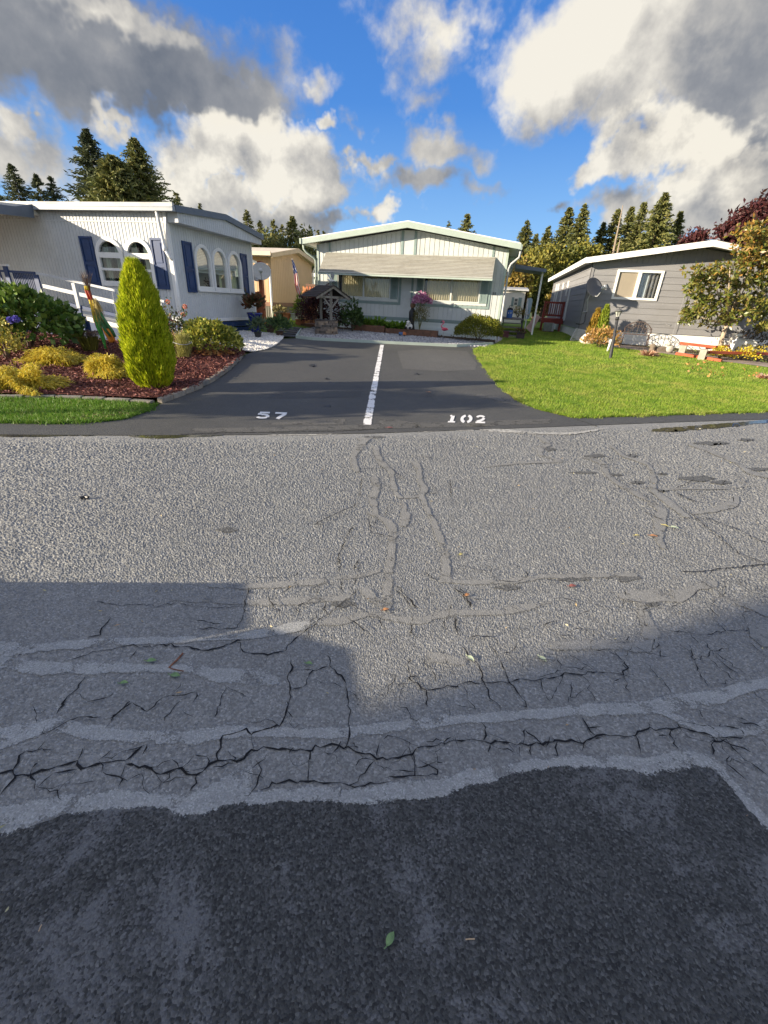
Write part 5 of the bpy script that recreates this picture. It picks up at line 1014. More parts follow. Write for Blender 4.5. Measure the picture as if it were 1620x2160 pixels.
for a, b in zip([(-6.9, 16.1), (-6.18, 14.02), (-5.56, 13.92), (-3.53, 14.56), (-1.1, 15.4)], [(-6.18, 14.02), (-5.56, 13.92), (-3.53, 14.56), (-1.1, 15.4), (.05, 16.9)]):
    mb = MB(); mb.obox((a[0], a[1], g(*a)+.045), (b[0], b[1], g(*b)+.045), .045, .09); mb.build('board', palesage, gb)
# ------------------------------------------------------------------ mulch bed plants
def cypress():
    b = (-5.33, 6.32, .10); t_ = thing('golden_cypress', 'tall lime yellow conical conifer at the corner of the mulch bed', 'conifer', b)
    H = 1.90; prof = np.array([(0, .20), (.06, .29), (.16, .345), (.30, .355), (.42, .335), (.52, .31), (.64, .27), (.76, .21), (.86, .15), (.94, .09), (1., .03)])
    n = 30000; tt = rng.random(n)**.85; az_ = rng.uniform(0, 2*PI, n); d = np.column_stack([np.cos(az_), np.sin(az_), tt*2-1])
    r = np.interp(tt, prof[:, 0], prof[:, 1])*lump(d*1.3, 2.3, .11, 5)*lump(d, 7, .09, 6)*(.72+.28*rng.random(n)**.4)
    lean = np.column_stack([-.02*tt, .0*tt])
    P = np.column_stack([np.cos(az_)*r+lean[:, 0], np.sin(az_)*r+lean[:, 1], tt*H*.94]); D = np.column_stack([np.cos(az_)*.38, np.sin(az_)*.38, np.full(n, 1.)])+rng.normal(size=(n, 3))*.18
    V, Q = leaf_arrays(P, D, .09*rng.uniform(.5, 1.5, n), .016*rng.uniform(.7, 1.5, n), .4, .05)
    arr_mesh('foliage', V, Q, LEAF('lime_needles', [(.22, .30, .008), (.40, .48, .01), (.55, .60, .02), (.66, .64, .04), (.32, .40, .01)], .5, .25), t_)
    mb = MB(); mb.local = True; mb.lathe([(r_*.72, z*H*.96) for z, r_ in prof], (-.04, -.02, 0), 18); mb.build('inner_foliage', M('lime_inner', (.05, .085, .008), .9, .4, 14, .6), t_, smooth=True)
    mb = MB(); mb.local = True; mb.tube([(0, 0, -.05), (0, 0, .5)], .04, 8); mb.build('trunk', bark, t_)
cypress()
m_thread = LEAF('golden_thread', [(.54, .42, .035), (.70, .54, .06), (.76, .64, .13), (.62, .44, .05), (.36, .38, .04), (.70, .57, .09)], .5, .3)
def thread_bush(base, rad, n, label, seed):
    t_ = thing('thread_cypress', label, 'shrub', base, 0, 'golden thread leaved shrubs'); d = sph(n*2); d = d[d[:, 2] > -.02][:n]
    c = lump(d, 4.2, .30, seed)*(.62+.42*rng.random(len(d))**.6)
    P = d*c[:, None]*np.array(rad)*.86; D = np.column_stack([d[:, :2]*1.1, np.maximum(d[:, 2], .1)*.8+.2])+rng.normal(size=d.shape)*.4
    V, Q = blade_arrays(P, D, .085*rng.uniform(.5, 1.5, len(P)), .016, .6); V[:, 2] = np.maximum(V[:, 2], .03); arr_mesh('foliage', V, Q, m_thread, t_)
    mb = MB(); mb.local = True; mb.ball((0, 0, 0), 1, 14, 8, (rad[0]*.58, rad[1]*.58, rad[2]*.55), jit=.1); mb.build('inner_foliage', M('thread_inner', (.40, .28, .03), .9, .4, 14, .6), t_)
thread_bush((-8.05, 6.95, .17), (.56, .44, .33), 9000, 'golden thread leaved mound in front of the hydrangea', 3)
thread_bush((-6.62, 6.72, .13), (.46, .40, .31), 8000, 'golden thread leaved mound touching the tall lime conifer', 4)
thread_bush((-7.05, 5.42, .07), (.60, .42, .29), 10000, 'golden thread leaved mound beside the left grass edge', 8)
hy = shrub('hydrangea', 'large dark green hydrangea with broad leaves and two violet blooms', 'shrub', (-9.85, 8.05, .22), (1.12, .9, 1.28), 3000, .16, .115, LEAF('hydrangea_leaf', [(.04, .09, .018), (.075, .15, .025), (.12, .20, .03), (.22, .29, .05), (.055, .11, .022)], .42, .15), .1, .14, 2.4, 21, .5, .62)
m_bloom = LEAF('violet_petals', [(.10, .09, .42), (.16, .13, .55), (.25, .20, .62), (.12, .12, .5)], .6, .2)
for p in ((-9.05, 7.18, .92), (-8.88, 7.16, .95)):
    d = sph(260); P = np.array(p)+d*.055; V, Q = leaf_arrays(P-d*.01, rng.normal(size=d.shape)+d*.3, .03, .026, .5, .1); arr_mesh('bloom', V-np.array((-9.85, 8.05, .22)), Q, m_bloom, hy)
og = thing('ornamental_grass', 'striped clump of low ornamental grass beside the blue ramp', 'grass clump', (-8.75, 8.55, .25)); n = 900
a = rng.uniform(0, 2*PI, n); rr = rng.random(n)**.5*.12; P = np.column_stack([np.cos(a)*rr, np.sin(a)*rr, np.zeros(n)]); D = np.column_stack([np.cos(a)*.5*rng.random(n), np.sin(a)*.5*rng.random(n), np.ones(n)])
V, Q = blade_arrays(P, D, .42*rng.uniform(.7, 1.1, n), .012, .12); arr_mesh('blades', V, Q, LEAF('striped_blades', [(.16, .17, .03), (.32, .30, .06), (.08, .10, .03), (.22, .16, .05)], .5, .25), og)
n = 700; a = rng.uniform(0, 2*PI, n); rr = rng.random(n)**.5*.27; P = np.column_stack([np.cos(a)*rr, np.sin(a)*rr, .36+rng.random(n)*.08]); V, Q = blade_arrays(P, np.column_stack([np.cos(a), np.sin(a), rng.random(n)*.6]), .11, .010, .5); arr_mesh('seed_heads', V, Q, LEAF('brown_heads', [(.12, .075, .04), (.22, .14, .08), (.16, .09, .06)], .7, .2), og)
# folded garden banner on a rusty pole
fb = (-8.20, 8.45, .25); fl = thing('garden_banner', 'folded green yellow and orange garden banner on a rusty pole with straw tuft', 'banner', fb)
zt_ = 1.55
mb = MB(); mb.tube([(fb[0]+.02, fb[1], fb[2]-.05), (fb[0]-.14, fb[1], 1.72)], .014, 8); mb.build('pole', M('rusty_iron', (.20, .07, .03), .8, .3, 20, .4), fl)
def cloth(rows, mat, name, bulge=.05):
    mb = MB(); n = 9; vs = []
    for (z, xa, xb) in rows:
        for k in range(n): q = k/(n-1); vs.append((fb[0]+xa+(xb-xa)*q, fb[1]-.03-bulge*math.sin(q*PI*3)*.8-.02*math.sin(z*9), z))
    mb.add(vs, [(i*n+k, i*n+k+1, (i+1)*n+k+1, (i+1)*n+k) for i in range(len(rows)-1) for k in range(n-1)]); o = mb.build(name, mat, fl, smooth=True); s_ = o.modifiers.new('solid', 'SOLIDIFY'); s_.thickness = .006
    return o
cg = M('banner_green', (.06, .30, .05), .7, .2, 9, .2); cy_ = M('banner_yellow', (.62, .46, .04), .7, .2, 9, .2); co = M('banner_orange', (.62, .22, .02), .7, .2, 9, .2); cgd = M('banner_dark_green', (.03, .13, .04), .7, .2, 9, .2); cr_ = M('banner_red', (.38, .06, .03), .7, .2, 9, .2); crb = M('banner_rust', (.3, .11, .05), .7, .2, 9, .2)
cloth([(1.50, -.17, -.10), (1.42, -.17, -.07), (1.30, -.16, -.06)], cr_, 'red_fold'); cloth([(1.58, -.15, -.11), (1.50, -.165, -.09)], cy_, 'yellow_top'); cloth([(1.32, -.155, -.045), (1.1, -.15, -.03), (.9, -.125, -.01)], cy_, 'yellow_fold'); cloth([(1.02, -.09, .0), (.8, -.09, .015), (.6, -.07, .01), (.45, -.025, .0), (.36, -.012, .0)], cg, 'green_fold')
cloth([(1.15, -.03, .03), (.95, .0, .17), (.75, .06, .30), (.62, .16, .32)], cgd, 'green_wing'); cloth([(.78, .04, .20), (.66, .05, .28), (.55, .10, .26), (.50, .14, .20)], co, 'orange_tail'); cloth([(.98, -.14, -.09), (.8, -.115, -.085), (.62, -.08, -.065)], crb, 'rust_edge', .02)
n = 420; P = np.column_stack([fb[0]-.10+rng.random(n)*.12, np.full(n, fb[1]-.02)+rng.normal(size=n)*.02, 1.02+rng.random(n)*.35]); D = np.column_stack([rng.random(n)*.7, rng.normal(size=n)*.15, -np.ones(n)]); V, Q = blade_arrays(P, D, .28, .008, .1); arr_mesh('straw', V-np.array(fb), Q, LEAF('straw', [(.45, .36, .12), (.3, .22, .09), (.55, .45, .15), (.2, .13, .08)], .7, .2), fl)
n = 60; P = np.column_stack([fb[0]-.14+rng.normal(size=n)*.015, np.full(n, fb[1])+rng.normal(size=n)*.015, 1.5+rng.random(n)*.1]); D = np.column_stack([rng.normal(size=n)*.3-.08, rng.normal(size=n)*.15, np.ones(n)]); V, Q = blade_arrays(P, D, .3, .012, .0); arr_mesh('twig_tuft', V-np.array(fb), Q, LEAF('grey_twigs', [(.16, .12, .10), (.25, .2, .17)], .8, 0), fl)
# roses, variegated shrub, feathery plant
rs = thing('rose_bush', 'leggy rose bush with a few pale pink roses in front of the ramp', 'shrub', (-7.15, 9.3, .28)); mb = MB(); LP = []; fl_ = []
for i in range(11):
    a = i*2.4; tip = Vector((-7.15+math.cos(a)*.32*random.uniform(.4, 1.2)+.05, 9.3+math.sin(a)*.28, .28+random.uniform(.7, 1.28))); b = Vector((-7.15, 9.3, .28)); m = b.lerp(tip, .55)+Vector((random.uniform(-.06, .06), 0, .1)); mb.tube([b, m, tip], [.012, .008, .004], 5)
    for j in range(34):
        q = random.uniform(.3, 1.02); LP.append(tuple((b.lerp(m, q*2) if q < .5 else m.lerp(tip, q*2-1))+Vector((random.gauss(0, .05), random.gauss(0, .05), random.gauss(0, .04)))))
    fl_.append(tip)
mb.build('stem', M('rose_stem', (.10, .11, .04), .7, .2, 9), rs); LP = np.array(LP); V, Q = leaf_arrays(LP, rng.normal(size=LP.shape)+[0, 0, .2], .075*rng.uniform(.7, 1.2, len(LP)), .042, .45, .1); arr_mesh('foliage', V-np.array((-7.15, 9.3, .28)), Q, LEAF('rose_leaf', [(.04, .085, .025), (.07, .12, .035), (.14, .15, .05), (.20, .06, .045), (.05, .09, .04)], .45, .2), rs)
for tp in fl_[:5]+[Vector((-7.32, 9.05, .80)), Vector((-7.25, 9.05, .76))]:
    d = sph(40); P = np.array(tp)+d*.022; V, Q = leaf_arrays(P, d+rng.normal(size=d.shape)*.4, .04, .036, .5, .2); arr_mesh('rose_bloom', V-np.array((-7.15, 9.3, .28)), Q, LEAF('rose_petals', [(.7, .30, .22), (.75, .45, .30), (.6, .14, .14)], .6, .3), rs)
shrub('variegated_shrub', 'rounded shrub with yellow edged green leaves next to the white stones', 'shrub', (-6.42, 9.62, .24), (.66, .60, .80), 5200, .08, .05, LEAF('variegated_leaf', [(.10, .15, .02), (.42, .40, .05), (.62, .55, .12), (.06, .11, .02), (.30, .33, .05)], .42, .2), .15, .16, 3, 31, .5, .6)
fe = thing('feathery_plant', 'pale feathery plant held by a wire hoop in front of the variegated shrub', 'plant', (-6.42, 8.62, .22)); n = 800; a = rng.uniform(0, 2*PI, n); rr = rng.random(n)**.5*.11
P = np.column_stack([np.cos(a)*rr, np.sin(a)*rr, rng.random(n)*.45]); D = np.column_stack([np.cos(a)*.35, np.sin(a)*.35, np.ones(n)])+rng.normal(size=(n, 3))*.25; V, Q = blade_arrays(P, D, .2*rng.uniform(.6, 1.2, n), .008, .08); arr_mesh('foliage', V, Q, LEAF('feathery', [(.28, .27, .06), (.42, .40, .12), (.2, .2, .06), (.5, .46, .2)], .6, .3), fe)
mb = MB(); mb.local = True; mb.tube([(math.cos(a)*.19, math.sin(a)*.19, .36+.02*math.sin(a*2)) for a in np.linspace(0, 6.28, 22)], .006, 5); mb.build('hoop', steel, fe)
shrub('low_rose', 'small pinkish brown twiggy shrub behind the tall lime conifer', 'shrub', (-6.85, 8.75, .24), (.26, .25, .55), 700, .05, .032, LEAF('pinkbrown_leaf', [(.26, .11, .07), (.4, .22, .14), (.16, .10, .05), (.5, .34, .22)], .6, .2), .2, .25, 3, 33)
shrub('yellow_rose', 'small pale yellow flowering shrub at the left picture edge below the hydrangea', 'shrub', (-9.05, 6.9, .2), (.35, .3, .62), 700, .07, .045, LEAF('paleyellow_leaf', [(.42, .33, .04), (.16, .2, .04), (.6, .5, .1), (.1, .14, .03)], .5, .2), .2, .3, 3, 35)
# ------------------------------------------------------------------ pots by the white stones
def pot(name, label, base, r, h, mat, prof=None, group=None, cat='plant pot'):
    t_ = thing(name, label, cat, base, 0, group); mb = MB(); mb.lathe(prof or [(0, .01), (r*.62, .0), (r*.72, h*.15), (r*.9, h*.7), (r, h*.9), (r*1.08, h*.92), (r*1.08, h), (r*.94, h), (r*.9, h*.88), (0, h*.86)], base, 20); mb.build('vessel', mat, t_, smooth=True)
    mb = MB(); mb.lathe([(0, h*.87), (r*.9, h*.875), (r*.9, h*.865)], base, 16); mb.build('soil', m_soil, t_); return t_
def foliage(t_, base, rad, z0, n, L, W, mat, seed=1, up=.5):
    d = sph(n*2); d = d[d[:, 2] > -.35][:n]; P = np.array([0, 0, z0])+d*lump(d, 3, .3, seed)[:, None]*np.array(rad)*(.35+.65*rng.random((len(d), 1))); V, Q = leaf_arrays(P, d+rng.normal(size=d.shape)*.6+[0, 0, up], L*rng.uniform(.6, 1.3, len(P)), W, .45, .1); return arr_mesh('foliage', V, Q, mat, t_)
bp_ = (-7.86, 14.5, .43); q = pot('blue_pot', 'tall glossy cobalt blue pot with a reddish leafy plant by the white home', bp_, .24, .62, M('cobalt_glaze', (.012, .018, .16), .18, .2, 6, .03, coat=.5)); m_redgreen = LEAF('redgreen_leaf', [(.03, .06, .02), (.10, .04, .025), (.20, .07, .035), (.05, .08, .03), (.28, .10, .05)], .5, .2)
foliage(q, bp_, (.36, .3, .34), .86, 420, .15, .07, m_redgreen, 5)
m_gr = LEAF('greygreen_leaf', [(.06, .10, .05), (.12, .17, .09), (.09, .13, .06), (.18, .22, .12)], .6, .2)
q = pot('grey_pot', 'small dark pot of grey green leaves standing on the white stones', (-7.15, 13.3, .38), .12, .16, M('dark_pot', (.05, .05, .05), .6, .2, 6)); foliage(q, None, (.22, .2, .26), .32, 260, .13, .05, m_gr, 6)
q = pot('brown_pot', 'low brown pot of spreading green leaves at the edge of the white stones', (-6.85, 14.2, .40), .13, .14, M('brown_pot', (.10, .06, .04), .6, .2, 6)); foliage(q, None, (.34, .26, .24), .30, 320, .15, .05, LEAF('mid_leaf', [(.04, .08, .03), (.07, .13, .04), (.12, .18, .06)], .5, .2), 7)
q = pot('brown_pot', 'squat brown pot right behind the cobalt blue pot', (-7.45, 14.75, .44), .16, .26, M('brown_pot', (0, 0, 0))); foliage(q, None, (.16, .16, .12), .32, 60, .1, .05, m_gr, 8)
terr = M('terracotta', (.42, .15, .075), .75, .15, 8, .2)
q = pot('terracotta_pot', 'terracotta pot with a tall lime green plant at the foot of the garden stairs', (-7.62, 17.75, .55), .2, .24, terr); foliage(q, None, (.26, .24, .42), .62, 420, .13, .05, LEAF('lime_leaf', [(.20, .28, .03), (.34, .40, .05), (.12, .2, .03)], .5, .3), 9)
for i, (x, lab) in enumerate(((612-22, 'terracotta pot of trailing plants before the tan home skirting'), (605, 'orange terracotta pot standing between two pots by the tan home'), (622, 'pale grey pot at the right end of the row by the tan home'))):
    p = onY(x, 668, 21.2); q = pot('terracotta_pot' if i < 2 else 'grey_pot', lab, (p[0], 21.2, .55), .2, .34, terr if i == 1 else (M('mossy_pot', (.24, .17, .10), .8, .3, 8) if i == 0 else M('pale_pot', (.34, .36, .38), .6, .1, 6)))
    if i == 0: foliage(q, None, (.4, .3, .22), .42, 240, .14, .05, LEAF('dusty_leaf', [(.16, .15, .06), (.28, .22, .09), (.1, .12, .05)], .6, .2), 12)
p = onY(581, 690, 17.6); cn = thing('garden_cone', 'small orange cone shaped ornament standing on the back grass', 'ornament', (p[0], 17.6, .53)); mb = MB(); mb.box(p[0]-.14, p[0]+.14, 17.46, 17.74, .53, .56); mb.build('foot', co, cn); mb = MB(); mb.lathe([(.12, 0), (.11, .06), (.065, .26), (.03, .36), (.0, .38)], (p[0], 17.6, .56), 14); mb.build('cone', M('cone_orange', (.70, .20, .04), .5, .15, 8), cn, smooth=True)
# satellite dishes on a rust post, fence
p = onY(551, 640, 17.2); fx = p[0]
po = thing('fence_post', 'tall rust coloured square wooden post carrying two satellite dishes', 'post', (fx, 17.3, .5)); mb = MB(); mb.box(fx-.075, fx+.075, 17.25, 17.4, .4, 2.75); mb.build('timber', rust, po); mb = MB(); mb.box(fx-.09, fx+.09, 17.2, 17.25, .5, 1.7); mb.build('cleat', rust, po)
fn = thing('board_fence', 'short rust brown board fence next to the white home', 'fence', (fx-.6, 17.5, .5))
for i in range(6): mb = MB(); x = fx-.85+i*.145; mb.box(x, x+.135, 17.44, 17.47, .5, 1.72-.02*(i % 2)); mb.build('board', rust, fn)
mb = MB(); mb.box(fx-.9, fx+.05, 17.47, 17.52, 1.5, 1.6); mb.build('rail', rust, fn)
cbl = onY(551, 572, 17.1); dishm = M('dish_pale', (.50, .50, .47), .5, .1, 5)
dish('satellite_dish', 'pale round satellite dish in front on the rust post', (cbl[0], 17.1, cbl[2]-.5), .5, (.35, -.75, .4), .36, 'dishes on the rust post', False, dishm)
cb2 = onY(546, 568, 17.5); dish('satellite_dish', 'second satellite dish half hidden behind the front one on the rust post', (cb2[0]-.05, 17.6, cb2[2]-.6), .5, (-.2, -.8, .4), .38, 'dishes on the rust post', False, dishm)
# garden stairs and rail by the sage home, flag
gs = thing('garden_stairs', 'orange brown wooden stairs with slatted rail left of the wishing well', 'stairs', (-7.3, 19, .55))
for i in range(3): mb = MB(); mb.box(-7.55, -6.5 if i < 2 else -7.2, 18.25+i*.32 if i else 17.6, 18.6+i*.32, .5, .64+.15*i); mb.build('step', brownw, gs)
a0 = onY(637, 606, 19.6); b0 = onY(668, 640, 18.2)
for i in range(9):
    q = i/8; x = -8.15+q*.95; y = 19.4-q*1.0; zt2 = 2.02-q*.38; mb = MB(); mb.obox((x, y, .58), (x+.02, y, zt2), .07, .025); mb.build('baluster', M('orange_stain', (.40, .17, .06), .65, .2, 8, .3), gs)
mb = MB(); mb.obox((-8.2, 19.45, 1.78), (-7.15, 18.36, 1.38), .05, .09); mb.obox((-8.2, 19.45, .75), (-7.15, 18.36, .68), .05, .09); mb.build('rail', M('orange_stain', (0, 0, 0)), gs); mb = MB(); mb.obox((-7.9, 17.9, .62), (-6.9, 18.7, 1.02), .07, .07); mb.build('lower_rail', M('orange_stain', (0, 0, 0)), gs)
stp = thing('stone_steps', 'dark flat stepping slabs leading from the drive to the stairs', 'stepping stones', (-6.9, 15.3, .42))
for i, (x, y) in enumerate(((-6.55, 14.3), (-6.75, 14.75), (-6.98, 15.25), (-7.15, 15.75), (-7.25, 16.3))): mb = MB(); z = g(x, y); mb.box(x-.42, x+.30, y-.12, y+.14, z, z+.045+.01*i); mb.build('slab', M('dark_slate', (.09, .09, .095), .7, .25, 5, .4), stp, bevel=.01)
ft = onY(616, 545, 18.9); fbs = onY(641, 676, 18.9)
fg = thing('flag', 'furled flag with starred blue end and red and white stripes on a leaning pole', 'flag', (fbs[0], 18.9, .55)); mb = MB(); mb.tube([fbs, ft], .012, 6); mb.build('pole', M('pale_pole', (.5, .46, .4), .5, .1, 8), fg)
mb = MB(); rows, cols = 30, 7; vs = []; dv = (fbs-ft); dn_ = np.array([1., 0, 0])
for i in range(rows+1):
    q = i/rows; c = ft+dv*(.02+.80*q); w = .035+.11*math.sin(min(q*1.4, 1)*PI*.55)*(1-.55*q)
    for k in range(cols+1): s_ = k/cols; vs.append(c+np.array([w*(s_*1.7-.55)+.02*math.sin(q*9), -.02-.035*math.sin(s_*9+q*5), -.02*math.sin(s_*6)]))
for i in range(rows):
    for k in range(cols):
        mi = (3 if (i*3+k*2) % 5 == 0 else 2) if i < 8 else (k+(i//7)) % 2
        b = i*(cols+1)+k; mb.f.append((b, b+1, b+cols+2, b+cols+1)); mb.m.append(mi)
mb.v = [tuple(v) for v in vs]; mb.build('cloth', [M('flag_red', (.50, .04, .05), .7, .1, 9, .1), M('flag_white', (.68, .65, .6), .7, .1, 9, .1), M('flag_blue', (.035, .06, .2), .7, .1, 9, .1), M('flag_star', (.55, .56, .6), .7, .1, 9, .1)], fg, smooth=True)
# wishing well
wb = (-5.78, 15.75, .43); ww = thing('wishing_well', 'grey wooden roofed wishing well on a stacked stone base in the gravel', 'wishing well', wb); mb = MB(); random.seed(3)
for lay in range(7):
    z = .0+lay*.065; n = 9; o_ = random.random()*6
    for k in range(n):
        a = o_+2*PI*k/n; da = 2*PI/n*random.uniform(.86, .99); r = .39+random.uniform(-.02, .02); h = .062*random.uniform(.9, 1.03)
        pts = [(wb[0]+rr_*math.cos(t2), wb[1]+rr_*math.sin(t2)) for rr_, t2 in ((r-.12, a), (r, a), (r+.012, a+da/2), (r, a+da), (r-.12, a+da))]
        mb.prism([(x, y, wb[2]+z) for x, y in pts], (0, 0, 0), (0, 0, h), random.choice((0, 0, 1, 2)))
mb.lathe([(.3, 0), (.33, .0), (.33, .44), (.3, .44)], wb, 16, 1); mb.build('stone_base', [M('ledge_stone', (.22, .18, .15), .85, .3, 9, .6, 40), M('ledge_stone_dark', (.11, .095, .085), .85, .3, 9, .6, 40), M('ledge_stone_tan', (.33, .25, .18), .85, .3, 9, .6, 40)], ww)
mb = MB(); mb.lathe([(0, .44), (.36, .44), (.40, .455), (.40, .48), (.0, .485)], wb, 18); mb.build('cap', M('well_cap', (.10, .085, .075), .85, .3, 9, .5), ww)
ang = math.radians(54); cz_, sz_ = math.cos(ang), math.sin(ang); Wx = lambda u, v, z: (wb[0]+u*cz_-v*sz_, wb[1]+u*sz_+v*cz_, wb[2]+z)   # u across the gable, v along the ridge
for u, v in ((.0, -.30), (.0, .32)): mb = MB(); mb.obox(Wx(u, v, .44), Wx(u, v, 1.42), .075, .075); mb.build('post', greyw, ww)
for s_ in (-1, 1): mb = MB(); mb.obox(Wx(0, -.31, .86), Wx(s_*.34, -.31, 1.2), .05, .05); mb.build('brace', greyw, ww)
mb = MB(); mb.obox(Wx(-.5, -.31, 1.2), Wx(.5, -.31, 1.2), .05, .07); mb.build('tie_beam', greyw, ww)
for s_ in (-1, 1):
    mb = MB(); mb.obox(Wx(0, -.44, 1.51), Wx(s_*.68, -.44, 1.16), .045, .08); mb.build('rafter', greyw, ww)
    mb = MB(); m_ = 7
    for i in range(m_):
        a, b = i/m_, (i+1)/m_+.03; mb.add([Wx(s_*.72*a, -.50, 1.55-.37*a+.015), Wx(s_*.72*b, -.50, 1.55-.37*b+.035), Wx(s_*.72*b, .50, 1.55-.37*b+.035), Wx(s_*.72*a, .50, 1.55-.37*a+.015), Wx(s_*.72*a, -.50, 1.55-.37*a-.01), Wx(s_*.72*b, -.50, 1.55-.37*b+.01), Wx(s_*.72*b, .50, 1.55-.37*b+.01), Wx(s_*.72*a, .50, 1.55-.37*a-.01)], [(0,1,2,3), (7,6,5,4), (1,5,6,2), (0,4,5,1), (3,2,6,7)])
    mb.build('roof', M('dark_shingle', (.055, .042, .034), .85, .35, 9, .6, 50), ww)
gp_ = Wx(.05, -.25, 1.60); gl_ = thing('gull_ornament', 'white gull ornament with raised wings on the wishing well roof', 'bird ornament', gp_); gw = M('gull_white', (.66, .66, .64), .6, .08, 9)
mb = MB(); mb.ball((gp_[0], gp_[1], gp_[2]+.10), .05, 12, 8, (1.9, .9, .8)); mb.ball((gp_[0]-.10, gp_[1], gp_[2]+.13), .028, 10, 6); mb.tube([(gp_[0]-.12, gp_[1], gp_[2]+.128), (gp_[0]-.165, gp_[1], gp_[2]+.12)], [.009, .002], 6); mb.tube([(gp_[0]+.08, gp_[1], gp_[2]+.10), (gp_[0]+.16, gp_[1], gp_[2]+.085)], [.03, .012], 6); mb.tube([(gp_[0], gp_[1], gp_[2]), (gp_[0], gp_[1], gp_[2]+.08)], .008, 6); mb.build('body', gw, gl_, smooth=True)
for s_ in (-1, 1): mb = MB(); q = [(0, 0, .13), (-.07+s_*.03, -.04*s_, .24), (-.10+s_*.10, -.10*s_, .34), (.02+s_*.10, -.10*s_, .27), (.05, 0, .14)]; mb.prism([(gp_[0]+x+s_*.03, gp_[1]+y, gp_[2]+z) for x, y, z in q], (0, 0, 0), (0, .012, 0)); mb.build('wing', M('gull_grey', (.42, .43, .45), .6, .1, 9), gl_)
shrub('japanese_maple', 'dark burgundy low maple shrub behind the wishing well', 'shrub', (-6.55, 16.9, .5), (.66, .52, 1.25), 3600, .10, .05, LEAF('burgundy_leaf', [(.035, .010, .012), (.07, .02, .02), (.12, .035, .03), (.05, .018, .02), (.03, .03, .02)], .55, .2), -.2, .3, 3, 41)
shrub('broadleaf_shrub', 'small green broad leaved shrub right of the wishing well posts', 'shrub', (-5.25, 17.2, .5), (.40, .34, .9), 620, .16, .09, LEAF('broad_leaf', [(.03, .06, .02), (.06, .11, .03), (.10, .15, .04)], .45, .2), .2, .35, 3, 43)
# planters against the sage home
px_ = lambda x, y, Y: onY(x, y, Y)[0]
m_let = LEAF('lettuce_leaf', [(.10, .20, .02), (.17, .30, .03), (.24, .36, .05), (.07, .15, .02)], .5, .3)
for i, (xa, xb, Y, lab, hh) in enumerate(((px_(742, 693, 17.75), px_(811, 699, 17.75), 17.75, 'brown timber planter of leafy greens nearest the wishing well', .24), (px_(813, 703, 17.7), px_(862, 706, 17.7), 17.7, 'low timber planter of leafy greens between the other two planters', .2), (px_(850, 706, 17.45), px_(921, 712, 17.45), 17.45, 'brown timber planter under the pink flowers', .24))):
    z = g((xa+xb)/2, Y); pl = thing('timber_planter', lab, 'planter', ((xa+xb)/2, Y, z), 0, 'timber planters')
    for nm, q in (('front_board', (xa, xb, Y-.02, Y+.02)), ('back_board', (xa, xb, Y+.40, Y+.44)), ('side_board', (xa, xa+.04, Y+.02, Y+.40)), ('side_board', (xb-.04, xb, Y+.02, Y+.40))): mb = MB(); mb.box(q[0], q[1], q[2], q[3], z-.03, z+hh); mb.build(nm, brownw, pl)
    mb = MB(); mb.box(xa+.04, xb-.04, Y+.02, Y+.40, z, z+hh-.04); mb.build('soil', m_soil, pl)
    if i < 2:
        m_ = int((xb-xa)/.13)
        for k in range(m_):
            c = np.array([xa+.08+(xb-xa-.16)*k/max(1, m_-1), Y+.2+random.uniform(-.08, .08), z+hh-.03]); hgt = random.uniform(.22, .42); n = 55; a = rng.uniform(0, 6.28, n); D = np.column_stack([np.cos(a)*.6, np.sin(a)*.6, rng.uniform(.4, 1.3, n)]); P = c+D*rng.uniform(.0, .5, (n, 1))*hgt; V, Q = leaf_arrays(P, D+rng.normal(size=D.shape)*.3, hgt*.5, .075, .55, .12); b = c
            tag(arr_mesh('leafy_plant', V, Q, m_let, loc=tuple(c)), 'bright green leafy salad plant growing in a timber planter', 'plant', 'leafy greens in the planters')
pk = (px_(884, 703, 17.65), 17.65, .68); q = thing('flowering_plant', 'tall plant with a mass of pink flowers against the sage home', 'flowering plant', pk); foliage(q, None, (.28, .24, .55), .45, 900, .08, .018, LEAF('olive_leaf', [(.10, .10, .03), (.17, .16, .05), (.24, .2, .09), (.08, .09, .03)], .6, .2), 51)
d = sph(520); d = d[d[:, 2] > -.5]; P = np.array([.04, -.05, 1.02])+d*lump(d, 3, .25, 52)[:, None]*np.array([.38, .28, .22])*(.5+.5*rng.random((len(d), 1))); V, Q = leaf_arrays(np.repeat(P, 4, 0), np.repeat(d, 4, 0)+rng.normal(size=(len(d)*4, 3))*.9, .055, .045, .6, .1); arr_mesh('blossom', V, Q, LEAF('pink_petals', [(.50, .18, .34), (.60, .32, .46), (.40, .10, .24), (.66, .46, .54)], .55, .3), q)
mb = MB(); tri_stems(mb, pk, [(pk[0]+a, pk[1], pk[2]+.8) for a in (-.2, -.05, .1, .22)], .014, .006); mb.build('stem', M('rose_stem', (0, 0, 0)), q)
oc = (px_(862, 700, 17.5), 17.5, .66); q = thing('garden_figure', 'black and white animal figurine beside the pink flowering plant', 'ornament', oc); fw, fk = M('figure_white', (.68, .67, .63), .4, .06, 9), M('figure_black', (.015, .015, .016), .4, .1, 9)
mb = MB(); mb.ball((oc[0], oc[1], oc[2]+.12), .12, 14, 9, (1.15, .9, .95)); mb.build('body', fw, q, smooth=True); mb = MB(); mb.ball((oc[0]-.02, oc[1]-.10, oc[2]+.24), .085, 12, 8); mb.build('head', fw, q, smooth=True)
for dx, dz, r in ((-.055, .25, .026), (.02, .245, .026), (-.085, .315, .03), (.05, .31, .03), (-.09, .08, .045), (.07, .07, .05)): mb = MB(); mb.ball((oc[0]+dx, oc[1]-.10-(.06 if dz < .3 else 0), oc[2]+dz), r, 8, 6); mb.build('patch', fk, q, smooth=True)
